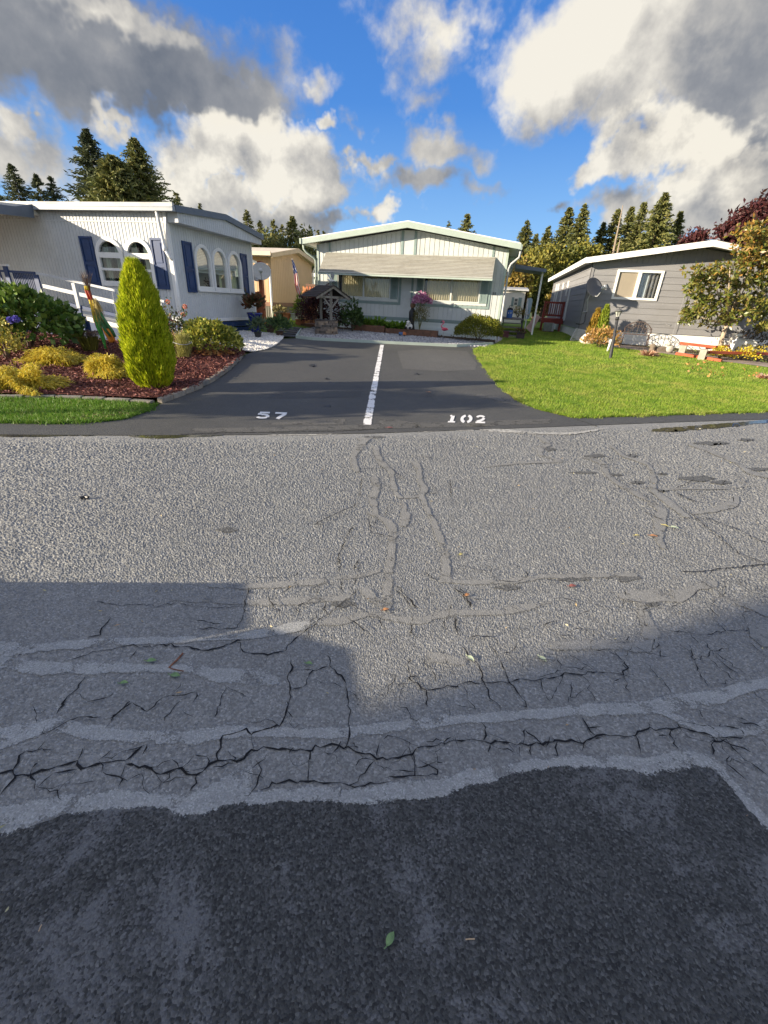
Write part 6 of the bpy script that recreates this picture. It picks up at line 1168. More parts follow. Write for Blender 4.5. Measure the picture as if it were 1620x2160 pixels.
ob = (oc[0]+.03, 17.85, .55); q = thing('garden_statue', 'slim black statue standing between the planters and the pink flowers', 'ornament', ob); mb = MB(); mb.lathe([(.13, 0), (.14, .1), (.10, .3), (.12, .55), (.13, .72), (.07, .82), (.05, .86)], ob, 12); mb.build('body', fk, q, smooth=True); mb = MB(); mb.ball((ob[0], ob[1], ob[2]+.95), .10, 12, 8, (1, 1, 1.1)); mb.build('head', M('statue_brown', (.16, .09, .05), .6, .2, 9), q, smooth=True)
tb_ = ong(848, 710); q = thing('toy_truck', 'little blue and orange toy truck ornament on the gravel edge', 'ornament', tuple(tb_)); x, y, z = tb_; y += .05
mb = MB(); mb.box(x-.13, x+.02, y-.06, y+.06, z+.05, z+.15); mb.build('cargo_box', M('toy_blue', (.08, .16, .34), .4, .1, 9), q, bevel=.01); mb = MB(); mb.prism([(x+.025, y-.06, z+.05), (x+.14, y-.06, z+.05), (x+.14, y-.06, z+.11), (x+.10, y-.06, z+.17), (x+.025, y-.06, z+.17)], (0, 0, 0), (0, .12, 0)); mb.build('cab', M('toy_orange', (.55, .17, .05), .4, .1, 9), q, bevel=.008)
for dx in (-.09, .08):
    for dy in (-.065, .065): mb = MB(); mb.tube([(x+dx, y+dy-.012, z+.04), (x+dx, y+dy+.012, z+.04)], .04, 12); mb.build('wheel', black, q)
fp = onY(936, 694, 17.45); fz = g(fp[0], 17.45); q = thing('flamingo_ornament', 'pink flamingo garden ornament on a thin stake before the sage skirting', 'bird ornament', (fp[0], 17.45, fz)); x, y = fp[0], 17.45; pinkm = M('flamingo_pink', (.72, .16, .22), .5, .15, 9)
mb = MB(); mb.tube([(x, y, fz-.05), (x+.01, y, .70)], .006, 6); mb.build('stake', steel, q); mb = MB(); mb.ball((x+.02, y, .76), .075, 12, 8, (1.35, .8, .85)); mb.tube([(x-.05, y, .79), (x-.10, y, .86), (x-.07, y, .92), (x-.02, y, .96), (x-.01, y, 1.0), (x-.05, y, 1.03), (x-.09, y, 1.01)], [.03, .022, .018, .018, .022, .03, .022], 8); mb.tube([(x+.10, y, .77), (x+.17, y, .74)], [.05, .01], 8); mb.build('body', pinkm, q, smooth=True); mb = MB(); mb.tube([(x-.09, y, 1.01), (x-.13, y, .98), (x-.13, y, .95)], [.02, .014, .004], 8); mb.build('beak', fk, q)
for s_ in (-1, 1): mb = MB(); mb.ball((x+.05, y+s_*.055, .77), .06, 10, 6, (1.3, .3, .7)); mb.build('wing', M('flamingo_red', (.55, .05, .09), .5, .15, 9), q, smooth=True)
shrub('boxwood', 'rounded yellow green clipped bush at the right corner of the sage home', 'shrub', (-.48, 17.45, .40), (.84, .62, .84), 11000, .055, .034, LEAF('boxwood_leaf', [(.10, .13, .015), (.19, .21, .025), (.28, .25, .03), (.06, .09, .012), (.36, .32, .04)], .5, .2), .1, .10, 3, 61, .5, .7)
# porch clutter
q = thing('water_cooler', 'blue drink cooler with white knobs on the porch landing', 'cooler', (.62, 22.1, 1.18)); x, y, z = .62, 22.1, 1.18; mb = MB(); mb.lathe([(.12, 0), (.13, .02), (.13, .3), (.12, .33), (0, .33)], (x, y, z), 16); mb.build('tank', M('cooler_blue', (.05, .14, .42), .4, .1, 9), q, smooth=True); mb = MB(); mb.lathe([(.125, .33), (.12, .38), (.05, .42), (0, .42)], (x, y, z), 16); mb.build('lid', black, q, smooth=True); mb = MB(); mb.tube([(x-.06, y, z+.4), (x-.05, y, z+.5), (x+.05, y, z+.5), (x+.06, y, z+.4)], .012, 6); mb.build('handle', black, q)
for dx in (-.05, .05): mb = MB(); mb.ball((x+dx, y-.13, z+.2), .025, 8, 6); mb.build('tap', fw, q)
for i, (px1, py1, lab, c_) in enumerate(((1062, 713, 'dark maroon crate beside the bottom porch step', (.10, .03, .035)), (1097, 716, 'dark basket of plants at the right of the bottom porch step', (.06, .04, .04)))):
    p = ong(px1, py1); q = thing('crate' if i == 0 else 'basket', lab, 'crate' if i == 0 else 'basket', tuple(p)); x, y, z = p; mb = MB(); w = .19 if i == 0 else .15; mb.box(x-w, x+w, y, y+.3, z, z+.03); mb.box(x-w, x+w, y, y+.02, z+.03, z+.26); mb.box(x-w, x+w, y+.28, y+.3, z+.03, z+.26); mb.box(x-w, x-w+.02, y+.02, y+.28, z+.03, z+.26); mb.box(x+w-.02, x+w, y+.02, y+.28, z+.03, z+.26); mb.build('shell', M('crate_'+lab[5:11], c_, .7, .3, 9), q); mb = MB(); mb.box(x-w-.012, x+w+.012, y-.014, y+.0, z+.22, z+.265); mb.build('rim', M('crate_'+lab[5:11], c_), q)
    if i == 1: foliage(q, None, (.2, .16, .12), .28, 110, .09, .04, m_redgreen, 66)
p0 = onY(1107, 690, 23.2); p1 = onY(1138, 668, 23.6)
q = thing('plywood_board', 'pinkish plywood board leaning against the porch post', 'board', (p0[0]+.1, 23.2, .5)); mb = MB(); a_, b_ = onY(1109, 696, 23), onY(1140, 665, 23.4); mb.prism([tuple(onY(x, y, Y)) for x, y, Y in ((1109, 692, 23.), (1120, 702, 22.95), (1140, 668, 23.4), (1130, 662, 23.45))], (0, 0, 0), (0, .03, 0)); mb.build('sheet', M('pink_plywood', (.42, .29, .25), .8, .15, 3, .2, streak=(1, 1, .2)), q)
q = thing('blue_board', 'pale blue rounded board standing upright behind the porch', 'board', tuple(onY(1113, 700, 25))); mb = MB(); pts = [(onY(1118, 634, 25)), (onY(1112, 668, 25))]; a_, b_ = Vector(pts[0]), Vector(pts[1]); w = .12; ol = []
for i in range(9): t2 = PI*i/8; ol.append((a_[0]+w*math.cos(t2), 25, a_[2]+w*math.sin(t2)))
for i in range(9): t2 = PI+PI*i/8; ol.append((b_[0]+w*math.cos(t2), 25, b_[2]+w*math.sin(t2)))
mb.prism(ol, (0, 0, 0), (0, .05, 0)); mb.build('deck', M('pale_blue', (.30, .42, .52), .5, .08, 4), q); mb = MB(); mb.box(b_[0]-.02, b_[0]+.02, 25.02, 25.05, .5, b_[2]-.05); mb.build('stand', steel, q)
shrub('porch_plants', 'cluster of yellowing potted plants beyond the porch landing', 'plants', (1.1, 24.6, 1.18), (.42, .3, .42), 420, .09, .04, LEAF('yellowing_leaf', [(.22, .2, .05), (.4, .34, .08), (.14, .15, .04), (.4, .18, .12)], .6, .2), .2, .3, 3, 68)
# ------------------------------------------------------------------ right lawn and grey home front
lb = ong(1287, 757); lt = onY(1306, 650, lb[1]); q = thing('lamp_post', 'black garden lamp post leaning on the lawn with a flaking lantern', 'lamp post', tuple(lb)); B_, T_ = Vector(lb), Vector(lt); ax_ = (T_-B_).normalized()
mb = MB(); mb.tube([B_-ax_*.1, B_+ax_*.05, B_.lerp(T_, .78)], [.055, .05, .045], 10); mb.tube([B_.lerp(T_, .78), B_.lerp(T_, .84)], [.06, .05], 10); mb.build('post', M('flaking_black', (.035, .036, .04), .6, .5, 14, .3), q, smooth=True); L0 = B_.lerp(T_, .84); Lh = (T_-L0).length
mb = MB(); mb.tube([L0, L0+ax_*.04, L0+ax_*Lh*.62, L0+ax_*Lh*.66], [.05, .055, .085, .09], 6); mb.build('lantern', M('frosted_lamp', (.42, .42, .38), .35, .3, 20, .3), q); mb = MB()
for k in range(6): a = 2*PI*k/6; mb.tube([L0+ax_*.03+Vector((.058*math.cos(a), .058*math.sin(a), 0)), L0+ax_*Lh*.64+Vector((.092*math.cos(a), .092*math.sin(a), 0))], .008, 5)
mb.build('cage', M('flaking_grey', (.12, .12, .115), .6, .5, 20, .3), q); mb = MB(); mb.tube([L0+ax_*Lh*.64, L0+ax_*Lh*.68, L0+ax_*Lh*.86, L0+ax_*Lh*.92, L0+ax_*Lh*1.05], [.13, .125, .07, .03, .008], 10); mb.build('cap', M('flaking_grey', (0, 0, 0)), q, smooth=True)
wp = ong(1281, 742); q = thing('white_stake', 'white plastic garden stake standing right behind the lamp post', 'stake', tuple(wp)); mb = MB(); mb.tube([wp, wp+np.array([.02, 0, .30])], .035, 8); mb.build('tube', bright, q, smooth=True); mb = MB(); mb.lathe([(.035, .3), (.05, .32), (.045, .40), (.0, .43)], (wp[0]+.02, wp[1], wp[2]), 10); mb.build('knob', bright, q, smooth=True)
def small_conifer(name, label, base, H, r, n, mat, seed):
    t_ = thing(name, label, 'conifer', base); tt = rng.random(n)**.8; a = rng.uniform(0, 2*PI, n); d = np.column_stack([np.cos(a), np.sin(a), tt*2]); rr = r*(1-tt)**.75*lump(d, 4, .28, seed)*(.5+.5*rng.random(n)**.5)+.01
    P = np.column_stack([np.cos(a)*rr, np.sin(a)*rr, tt*H*.92+.03]); D = np.column_stack([np.cos(a)*.5, np.sin(a)*.5, np.ones(n)])+rng.normal(size=(n, 3))*.2; V, Q = leaf_arrays(P, D, .11*rng.uniform(.5, 1.4, n), .032, .45, .08); arr_mesh('foliage', V, Q, mat, t_); mb = MB(); mb.local = True; mb.tube([(0, 0, -.05), (0, 0, H*.5)], .025, 6); mb.build('trunk', bark, t_)
z0 = .52; p = onY(1247, 717, 20.4); small_conifer('dwarf_conifer', 'rust tinged dwarf conifer left of the greener one by the grey home', (p[0], 20.4, z0), 1.22, .30, 1700, LEAF('rusty_needles', [(.20, .17, .02), (.36, .22, .03), (.46, .26, .05), (.16, .17, .02)], .55, .2), 71)
p = onY(1264, 716, 20.2); small_conifer('dwarf_conifer', 'lime green dwarf conifer right of the rust tinged one by the grey home', (p[0], 20.2, z0-.02), 1.38, .32, 1900, LEAF('limegreen_needles', [(.16, .22, .015), (.26, .33, .03), (.34, .38, .05), (.11, .16, .015)], .55, .2), 72)
p = onY(1262, 737, 18.9); shrub('orange_shrub', 'low orange and yellow leaved shrub at the foot of the dwarf conifers', 'shrub', (p[0], 18.9, .36), (.62, .45, .62), 900, .13, .05, LEAF('orange_leaf', [(.36, .18, .05), (.52, .30, .10), (.60, .42, .16), (.22, .12, .04), (.3, .26, .06)], .55, .25), .4, .2, 3, 73)
p = onY(1240, 718, 20.0); q = MB(); q.ball((p[0], 20.0, .58), .26, 12, 8, (1.1, .8, .9), jit=.3); solo(q, 'white_rock', M('white_rock', (.62, .58, .52), .8, .15, 5, .6, 30), (p[0], 20.0, .4), 'large white rock against the dwarf conifers', 'rock', smooth=True)
p = onY(1213, 712, 21.0); q = thing('trellis_panel', 'white slatted trellis panel leaning curved against the grey home side', 'trellis', (p[0], 21, .5)); pa = [(1203, 718, 20.6), (1216, 693, 21.05), (1242, 697, 21.05), (1226, 720, 20.6)]; A_, B2_, C_, D_ = [Vector(onY(*k)) for k in pa]
for i in range(10): mb = MB(); s_ = i/9; mb.obox(A_.lerp(B2_, s_), D_.lerp(C_, s_), .012, .024); mb.build('slat', M('aged_white', (.5, .5, .48), .7, .15, 6), q)
for i in range(2): mb = MB(); mb.obox(A_.lerp(D_, i)+Vector((0, .03, 0)), B2_.lerp(C_, i)+Vector((0, .03, 0)), .03, .03); mb.build('stile', M('aged_white', (0, 0, 0)), q)
c_ = onY(1254, 606, 20.75); q = dish('satellite_dish', 'grey satellite dish mounted on the front corner of the grey home', (c_[0], 20.75, c_[2]-.5), .5, (.5, -.72, .42), .42, None, False, M('dish_slate', (.11, .115, .13), .5, .1, 5)); mb = MB(); e_ = onY(1238, 657, 21.1); mb.tube([(c_[0]-.05, 20.82, c_[2]-.1), (c_[0]-.12, 20.9, c_[2]-.45), tuple(e_), (3.52, 21.3, e_[2]-.05)], .022, 8); mb.build('bracket_arm', steel, q)
q = thing('dish_cable', 'black cable looping down from the dish along the grey siding', 'cable', (3.5, 21.1, 1.2)); mb = MB(); mb.tube([tuple(onY(*k)) for k in ((1238, 655, 21.1), (1234, 670, 21.18), (1234, 676, 21.2), (1231, 682, 21.2), (1224, 684, 21.2), (1215, 683, 21.25))], .014, 6); mb.build('loop', black, q)
q = thing('wall_wire', 'thin loose wire drooping along the grey siding under the window', 'cable', (6.8, 21.2, 1.4)); mb = MB(); mb.tube([tuple(onY(*k)) for k in ((1338, 679, 21.25), (1360, 681, 21.25), (1385, 682.5, 21.25), (1404, 682, 21.25), (1414, 684, 21.25), (1412, 687, 21.25), (1404, 683, 21.25))], .006, 5); mb.build('strand', steel, q)
# cast metal bench
bb = onY(1338, 722, 20.2); bz_ = .43; q = thing('garden_bench', 'small ornate dark metal garden bench in front of the grey home', 'bench', (bb[0], 20.2, bz_), math.radians(-14)); ironm = M('bronze_iron', (.085, .06, .05), .5, .3, 12, .2)
def lm(f, name, m=ironm): mb = MB(); mb.local = True; f(mb); return mb.build(name, m, q)
lm(lambda mb: [mb.tube([(-.46, y, .44), (.46, y, .44)], .014, 6) for y in (-.2, -.1, 0, .1, .2)], 'seat')
lm(lambda mb: [mb.tube([(.5*math.cos(a), .22, .48+.42*math.sin(a)) for a in np.linspace(0, PI, 18)], .016, 6), mb.tube([(.34*math.cos(a), .22, .48+.28*math.sin(a)) for a in np.linspace(0, PI, 16)], .01, 6)]+[mb.tube([(.12*math.cos(a)*.9+.5*.72*math.cos(b), .22, .48+.42*.72*math.sin(b)+.09*math.sin(a)) for a in np.linspace(0, 6.28, 11)], .009, 5) for b in np.linspace(.35, PI-.35, 5)]+[mb.tube([(x, .22, .46), (x*1.25, .22, .48+.40*math.sqrt(max(.05, 1-(x*2.2)**2)))], .009, 5) for x in (-.3, -.15, 0, .15, .3)], 'backrest')
for sx in (-.44, .44):
    lm(lambda mb: mb.tube([(sx, -.2, .44), (sx*1.04, -.24, .25), (sx*1.08, -.30, 0)], [.02, .016, .016], 6), 'leg'); lm(lambda mb: mb.tube([(sx, .2, .46), (sx, .24, .2), (sx*1.03, .32, 0)], [.02, .016, .016], 6), 'leg')
    lm(lambda mb: mb.tube([(sx, .22, .66), (sx*1.06, .0, .68), (sx*1.06, -.2, .64), (sx, -.21, .45)], .015, 6), 'armrest')
# magnolia
mgb = onY(1519, 737, 19.3); mb0 = (mgb[0], 19.3, .45); q = thing('magnolia_tree', 'small tree with glossy green and orange leaves before the grey home', 'tree', mb0); K = lambda x, y, dy=0: Vector(onY(x, y, 19.3+dy)); mb = MB(); br = M('pale_bark', (.42, .33, .24), .8, .25, 9, .4); fk1 = K(1533, 684)
mb.tube([Vector(mb0)-Vector((0, 0, .1)), K(1524, 712), fk1], [.085, .07, .065], 9); limbs = []
for tp, dy in (((1555, 655), 0), ((1528, 672), .1), ((1575, 600), .3), ((1510, 600), -.1), ((1480, 670), -.5), ((1605, 640), -.4), ((1590, 540), .2), ((1540, 560), -.5), ((1640, 600), .2), ((1490, 640), .4), ((1560, 520), .5)):
    e = K(*tp, dy); m = fk1.lerp(e, .5)+Vector((0, 0, -.05+.1*random.random())); mb.tube([fk1, m, e], [.05, .03, .012], 6); limbs.append(e)
mb.build('trunk', br, q, smooth=True); P = []; D = []
cl = [(1470,632,28),(1500,640,34),(1540,640,36),(1585,640,40),(1620,650,42),(1468,662,30),(1500,670,26),(1540,668,28),(1590,668,30),(1640,690,30),(1480,600,36),(1520,585,44),(1560,590,46),(1605,590,48),(1650,610,45),(1510,572,28),(1572,545,38),(1592,522,42),(1620,530,50),(1585,498,36),(1600,490,42),(1640,500,40),(1450,660,16),(1443,678,10),(1470,580,20),(1620,560,40),(1655,560,40),(1455,610,14),(1610,690,16)]
for x, y, r in cl:
    for _ in range(int(r*1.15)):
        a = random.gauss(0, .42); b = random.gauss(0, .42); c = np.array(K(x+a*r, y+b*r*.8, random.gauss(0, .55))); m_ = random.randint(6, 10); P += [c]*m_; dd = unit(rng.normal(size=3)+np.array([0, -.2, .5])); D += [dd*.5+rng.normal(size=3)*.75+np.array([0, 0, .15]) for _ in range(m_)]
P, D = np.array(P), np.array(D); V, Q = leaf_arrays(P, D, .17*rng.uniform(.6, 1.2, len(P)), .066*rng.uniform(.8, 1.2, len(P)), .5, .12)
top = P[:, 2] > 3.15+rng.normal(size=len(P))*.35; mi = np.where(top & (rng.random(len(P)) < .5), 1, 0)
arr_mesh('crown', V-np.array(mb0), Q, [LEAF('magnolia_leaf', [(.06, .085, .014), (.12, .15, .025), (.20, .21, .045), (.26, .20, .05), (.13, .15, .03), (.32, .20, .06)], .34, .2, .45), LEAF('magnolia_orange', [(.30, .16, .03), (.40, .20, .04), (.22, .16, .03), (.16, .15, .03), (.42, .27, .06)], .38, .25, .4)], q, mi=mi)
# cinder blocks and red timbers
m_cb = M('cinder_block', (.36, .33, .27), .95, .15, 9, .6, 60); m_rt = M('red_timber', (.42, .085, .035), .65, .25, 6, .3, 50, streak=(.3, 1, 1))
def cinder(p, rz, label):
    t_ = thing('cinder_block', label, 'concrete block', p, rz, 'concrete blocks under the red timbers'); mb = MB(); mb.local = True; L_, W_, H_ = .40, .20, .20
    for a, b in ((-L_/2, -L_/2+.035), (-.018, .018), (L_/2-.035, L_/2)): mb.box(a, b, -W_/2+.033, W_/2-.033, 0, H_)
    mb.box(-L_/2, L_/2, -W_/2, -W_/2+.033, 0, H_); mb.box(-L_/2, L_/2, W_/2-.033, W_/2, 0, H_)
    mb.v = [(x, z, y+.10) for x, y, z in [(v[0], v[1], v[2]) for v in mb.v]]; mb.f = [f[::-1] for f in mb.f]; mb.v = [(y-.1, x, z) if False else (x, y-.1, z) for x, y, z in mb.v]
    mb.v = [(x*.0+z*0+ (y), x, z) if False else (x, y, z) for x, y, z in mb.v]; mb.build('block', m_cb, t_); return t_
b1, b2, b3 = ong(1436, 749), ong(1478, 759), ong(1602, 748)
for p, r, lab in ((b1, 1.15, 'grey concrete block under the left end of the upper red timber'), (b2, 1.15, 'grey concrete block nearest the lawn under the middle red timber'), (b3, .5, 'grey concrete block under the right end of the red timbers')):
    t_ = thing('cinder_block', lab, 'concrete block', tuple(p), r, 'concrete blocks under the red timbers'); mb = MB(); mb.local = True; L_, W_, H_ = .40, .20, .20; z = .0
    # block stands on its end: cores run front to back
    Hh = .34; mb.box(-.17, -.137, -.1, .1, 0, Hh); mb.box(.137, .17, -.1, .1, 0, Hh)
    for a in (0, Hh/2-.017, Hh-.033): mb.box(-.137, .137, -.1, .1, a, a+.033)
    mb.build('shell', m_cb, t_)
def timber(a, b, label, w=.10, h=.09):
    mb = MB(); mb.obox(a, b, w, h); m_ = (np.array(a)+np.array(b))/2; solo(mb, 'red_timber', m_rt, (m_[0], m_[1], min(a[2], b[2])), label, 'timber', 'red timbers on the blocks', bevel=.006)
z3 = .37
timber(tuple(b1+np.array([-.12, .1, z3+.03])), tuple(b2+np.array([.65, .8, z3+.02])), 'faded red timber sloping between the two left concrete blocks and the tree', .12)
timber(tuple(b2+np.array([.45, .95, z3-.02])), tuple(b3+np.array([-.1, .35, z3+.0])), 'long faded red timber running behind to the right hand block')
timber(tuple(b2+np.array([.18, .0, .26])), tuple(b3+np.array([1.6, -1.2, .18])), 'long faded red timber running right from the nearest block')
timber(tuple(b1+np.array([-.25, -.25, .06])), tuple(b2+np.array([.45, -.45, .05])), 'short faded red timber lying on the ground in front of the blocks')
# small things at the foot of the grey home
p = onY(1546, 728, 20.0); q = thing('pedestal', 'white pedestal with a square cap among yellow flowers', 'pedestal', (p[0], 20, .45)); mb = MB(); mb.tube([(p[0]-.02, 20, .45), (p[0]+.02, 20, 1.02)], [.09, .085], 4); mb.build('shaft', bright, q); mb = MB(); mb.box(p[0]-.12, p[0]+.14, 19.88, 20.12, 1.02, 1.10); mb.build('cap', bright, q, bevel=.01)
q = thing('white_box', 'white box with a grey lid right of the pedestal', 'box', (p[0]+.5, 20.4, .45)); mb = MB(); mb.box(p[0]+.12, p[0]+.85, 20.2, 20.7, .45, .92); mb.build('body', bright, q, bevel=.01); mb = MB(); mb.prism([(p[0]+.08, 20.15, .93), (p[0]+.9, 20.15, .86), (p[0]+.9, 20.15, .89), (p[0]+.08, 20.15, .97)], (0, 0, 0), (0, .6, 0)); mb.build('lid', steel, q)
m_yf = LEAF('yellow_flowers', [(.62, .44, .02), (.70, .55, .05), (.2, .24, .03), (.5, .34, .02)], .55, .2)
for x, y, Y, r, lab in ((1570, 745, 18.6, .42, 'yellow flowering plant between the two right red timbers'), (1520, 748, 18.4, .26, 'small yellow flowers behind the middle red timber'), (1585, 728, 20.2, .55, 'yellow and green flowering clump right of the white box')):
    p = onY(x, y, Y); shrub('yellow_flowers', lab, 'flowering plant', (p[0], Y, g(p[0], Y)), (r, r*.7, .42), 420, .07, .05, m_yf, .3, .25, 3, int(x))
p = onY(1590, 722, 20.6); q = thing('spiky_plant', 'dark spiky stemmed plant against the grey siding at the right', 'plant', (p[0], 20.6, .5)); n = 240; a = rng.uniform(0, 6.28, n); P = np.column_stack([rng.normal(size=n)*.5, rng.normal(size=n)*.12, rng.random(n)*.75]); V, Q = leaf_arrays(P, rng.normal(size=(n, 3))*.5+[0, 0, 1], .16, .05, .4, .1); arr_mesh('foliage', V, Q, LEAF('dusky_leaf', [(.06, .05, .03), (.12, .08, .05), (.05, .07, .03), (.2, .1, .06)], .6, .2), q)
for x, Y, h_, lab, mt, rr_ in ((1378, 19.4, .26, 'small dark round stone lantern beside the bench path', M('lantern_stone', (.20, .16, .12), .9, .3, 8, .5), .12), (1395, 19.5, .20, 'pale weathered brick lying by the grey home bed', M('weathered_brick', (.40, .32, .24), .9, .25, 8, .5), .16), (1416, 19.2, .36, 'small grey animal statue in the bed of the grey home', M('statue_grey', (.40, .38, .33), .9, .2, 8, .5), .12)):
    p = onY(x, 728, Y); z = g(p[0], Y)+.01; q = thing('garden_ornament', lab, 'ornament', (p[0], Y, z)); mb = MB()
    if 'lantern' in lab: mb.lathe([(.1, 0), (.12, .04), (.10, .12), (.13, .16), (.09, .22), (.02, .26), (0, .26)], (p[0], Y, z), 12)
    elif 'brick' in lab: mb.obox((p[0]-.16, Y-.05, z+.08), (p[0]+.16, Y+.08, z+.09), .15, .15)
    else: mb.ball((p[0], Y, z+.14), .13, 12, 8, (1.1, .8, 1.1)); mb.ball((p[0]-.09, Y-.02, z+.3), .075, 10, 7); mb.tube([(p[0]-.14, Y-.02, z+.29), (p[0]-.19, Y-.02, z+.27)], [.04, .02], 8); mb.tube([(p[0]-.06, Y, z+.35), (p[0]-.05, Y, z+.42)], [.025, .008], 6); mb.tube([(p[0]+.1, Y, z+.06), (p[0]+.2, Y, z+.04)], [.05, .02], 6)
    mb.build('body', mt, q, smooth='brick' not in lab)
def dry_clump(px1, py1, s_, lab):
    p = ong(px1, py1); q = thing('dry_plant', lab, 'plant', tuple(p)); n = 190; a = rng.uniform(0, 6.28, n); P = np.column_stack([np.cos(a)*.08, np.sin(a)*.06, np.zeros(n)])*s_; V, Q = leaf_arrays(P, np.column_stack([np.cos(a)*.9, np.sin(a)*.9, rng.uniform(.2, 1.3, n)]), .3*s_*rng.uniform(.5, 1.1, n), .05*s_, .6, .1); arr_mesh('foliage', V, Q, LEAF('dried_leaf', [(.50, .30, .20), (.62, .46, .34), (.36, .18, .10), (.55, .22, .14)], .65, .2), q)
dry_clump(1368, 752, 1.0, 'dried pale orange leaf clump on the lawn edge'); dry_clump(1612, 800, .7, 'dry brown leaf clump in the bare patch at the right lawn edge')
chips([(6.0, 19.9), (9.4, 18.2), (11.5, 18.6), (11.5, 20.9), (6.2, 21.0)], 60, .10, .04, 'ground_cover', LEAF('groundcover_leaf', [(.08, .12, .03), (.14, .18, .05), (.2, .2, .08), (.3, .2, .16)], .6, .2), .05)
# ------------------------------------------------------------------ trees beyond the homes
m_con = LEAF('conifer_needles', [(.08, .10, .034), (.135, .15, .045), (.195, .205, .055), (.26, .23, .07), (.09, .11, .038)], .65, .15)
m_con2 = LEAF('conifer_bluegreen', [(.052, .07, .036), (.09, .11, .05), (.14, .15, .065), (.065, .082, .042)], .65, .15)
def conifer(px, py, Y, wpx, label, seed, n=1500, group='conifers beyond the homes', mat=None, ragged=.3, lo=.12, name='conifer_tree', bushy=0, wk=1.75, nk=2.2):
    r_ = np.random.default_rng(seed); tp = onY(px, py, Y); H = tp[2]-.5; R_ = abs(onY(px+wpx, py, Y)[0]-onY(px-wpx, py, Y)[0])/2; base = (tp[0], Y, .5); R_ *= wk; n = int(n*nk)
    t_ = thing(name, label, 'tree', base, 0, group); nb = n//11; tt = lo+(1-lo)*r_.random(nb)**.85
    tt = np.clip(tt, lo, .995); az_ = r_.uniform(0, 2*PI, nb); prof = (1-tt)**.82 if not bushy else np.minimum(1, (1-tt)*2.2)**.6
    ln = R_*1.15*prof*(1-ragged+2*ragged*r_.random(nb)*.75)+.12; keep = r_.random(nb) > .08; P = []; D = []; L = []
    out = np.column_stack([np.cos(az_), np.sin(az_), np.zeros(nb)])
    for s in np.linspace(.18, 1, 11):
        p = out*(ln*s)[:, None]; p[:, 2] = tt*H-ln*(.30*s-.18*s*s)+r_.normal(size=nb)*.05
        P.append(p[keep]); D.append((out+r_.normal(size=(nb, 3))*.5+np.array([0, 0, -.25+.2*s]))[keep]); L.append((.30+.38*(ln/max(R_, .1)))[keep]*(1.1-.35*s)*max(.8, min(1.25, R_/2.8)))
    P = np.concatenate(P); D = np.concatenate(D); L = np.concatenate(L); V, Q = leaf_arrays(P-unit(D)*(L*.4)[:, None], D, L, L*.30, .5, .1); arr_mesh('crown', V, Q, mat or m_con, t_)
    mb = MB(); mb.local = True; mb.tube([(0, 0, -.2), (0, 0, H*.5), (0, 0, H*.99)], [H*.016, H*.010, .015], 7); mb.build('trunk', bark, t_); return t_
for i, a in enumerate((
 (22, 346, 52, 44, 'narrow conifer at the far left above the porch roof', 2000, None), (75, 368, 52, 32, 'small conifer next to the far left conifer above the white home', 1700, None), (106, 372, 54, 34, 'small conifer third from the left above the white home', 1700, None), (-12, 398, 52, 34, 'conifer cut by the left picture edge above the porch roof', 1200, None))):
    conifer(a[0], a[1], a[2], a[3], a[4], 100+i, a[5], mat=m_con2)
conifer(181, 272, 40, 60, 'tallest spiky conifer left of the pair over the white home', 111, 3600, ragged=.62, mat=m_con2); conifer(282, 292, 40, 72, 'broad tall conifer right of the pair over the white home', 112, 5200, ragged=.55); conifer(236, 328, 38, 40, 'dark bushy conifer between the two tall ones over the white home', 113, 4200, bushy=1, lo=.3)
for i, a in enumerate(((370, 404, 50, 26, 'small conifer at the right foot of the broad tall one'), (421, 428, 60, 14, 'conifer tip over the roof gable of the white home'), (402, 436, 60, 10, 'tiny conifer tip over the white home roof'), (520, 443, 52, 26, 'conifer behind the gable end of the white home'), (548, 466, 56, 22, 'left conifer of the cluster over the tan home'), (576, 463, 56, 24, 'middle conifer of the cluster over the tan home'), (594, 474, 58, 18, 'thin conifer of the cluster over the tan home'), (616, 457, 50, 34, 'large conifer right over the tan home ridge'), (655, 486, 60, 20, 'left one of three conifer tips left of the sage home ridge'), (671, 485, 60, 14, 'middle one of three conifer tips left of the sage home ridge'), (683, 488, 60, 14, 'right one of three conifer tips left of the sage home ridge'), (948, 465, 60, 18, 'small conifer tip over the right roof slope of the sage home'), (986, 452, 48, 40, 'broken topped conifer over the right roof slope of the sage home'))):
    conifer(a[0], a[1], a[2], a[3], a[4], 120+i, 1500 if a[3] > 20 else 900, ragged=.45 if i == 12 else .32)
for i, a in enumerate(((1113, 466, 56, 30, 'ragged conifer right beside the sage home eave'), (1132, 494, 60, 22, 'short conifer right of the ragged one by the sage eave'), (1158, 477, 62, 26, 'conifer between the sage home and the taller pair'), (1203, 438, 58, 36, 'left of the two taller conifers between the homes'), (1235, 430, 56, 32, 'right of the two taller conifers between the homes'), (1274, 470, 58, 28, 'conifer left of the dense group over the grey roof'), (1305, 441, 58, 30, 'conifer first in the dense group over the grey roof'), (1334, 437, 60, 34, 'conifer second in the dense group over the grey roof'), (1360, 427, 56, 32, 'conifer with a tufted tip in the group over the grey roof'), (1405, 407, 54, 46, 'tallest conifer of the dense group over the grey roof'), (1437, 447, 56, 30, 'conifer at the right end of the dense group over the grey roof'), (1385, 462, 58, 36, 'low conifer filling the dense group over the grey roof'))):
    conifer(a[0], a[1], a[2], a[3], a[4], 150+i, 2600, ragged=.46, wk=2.0)
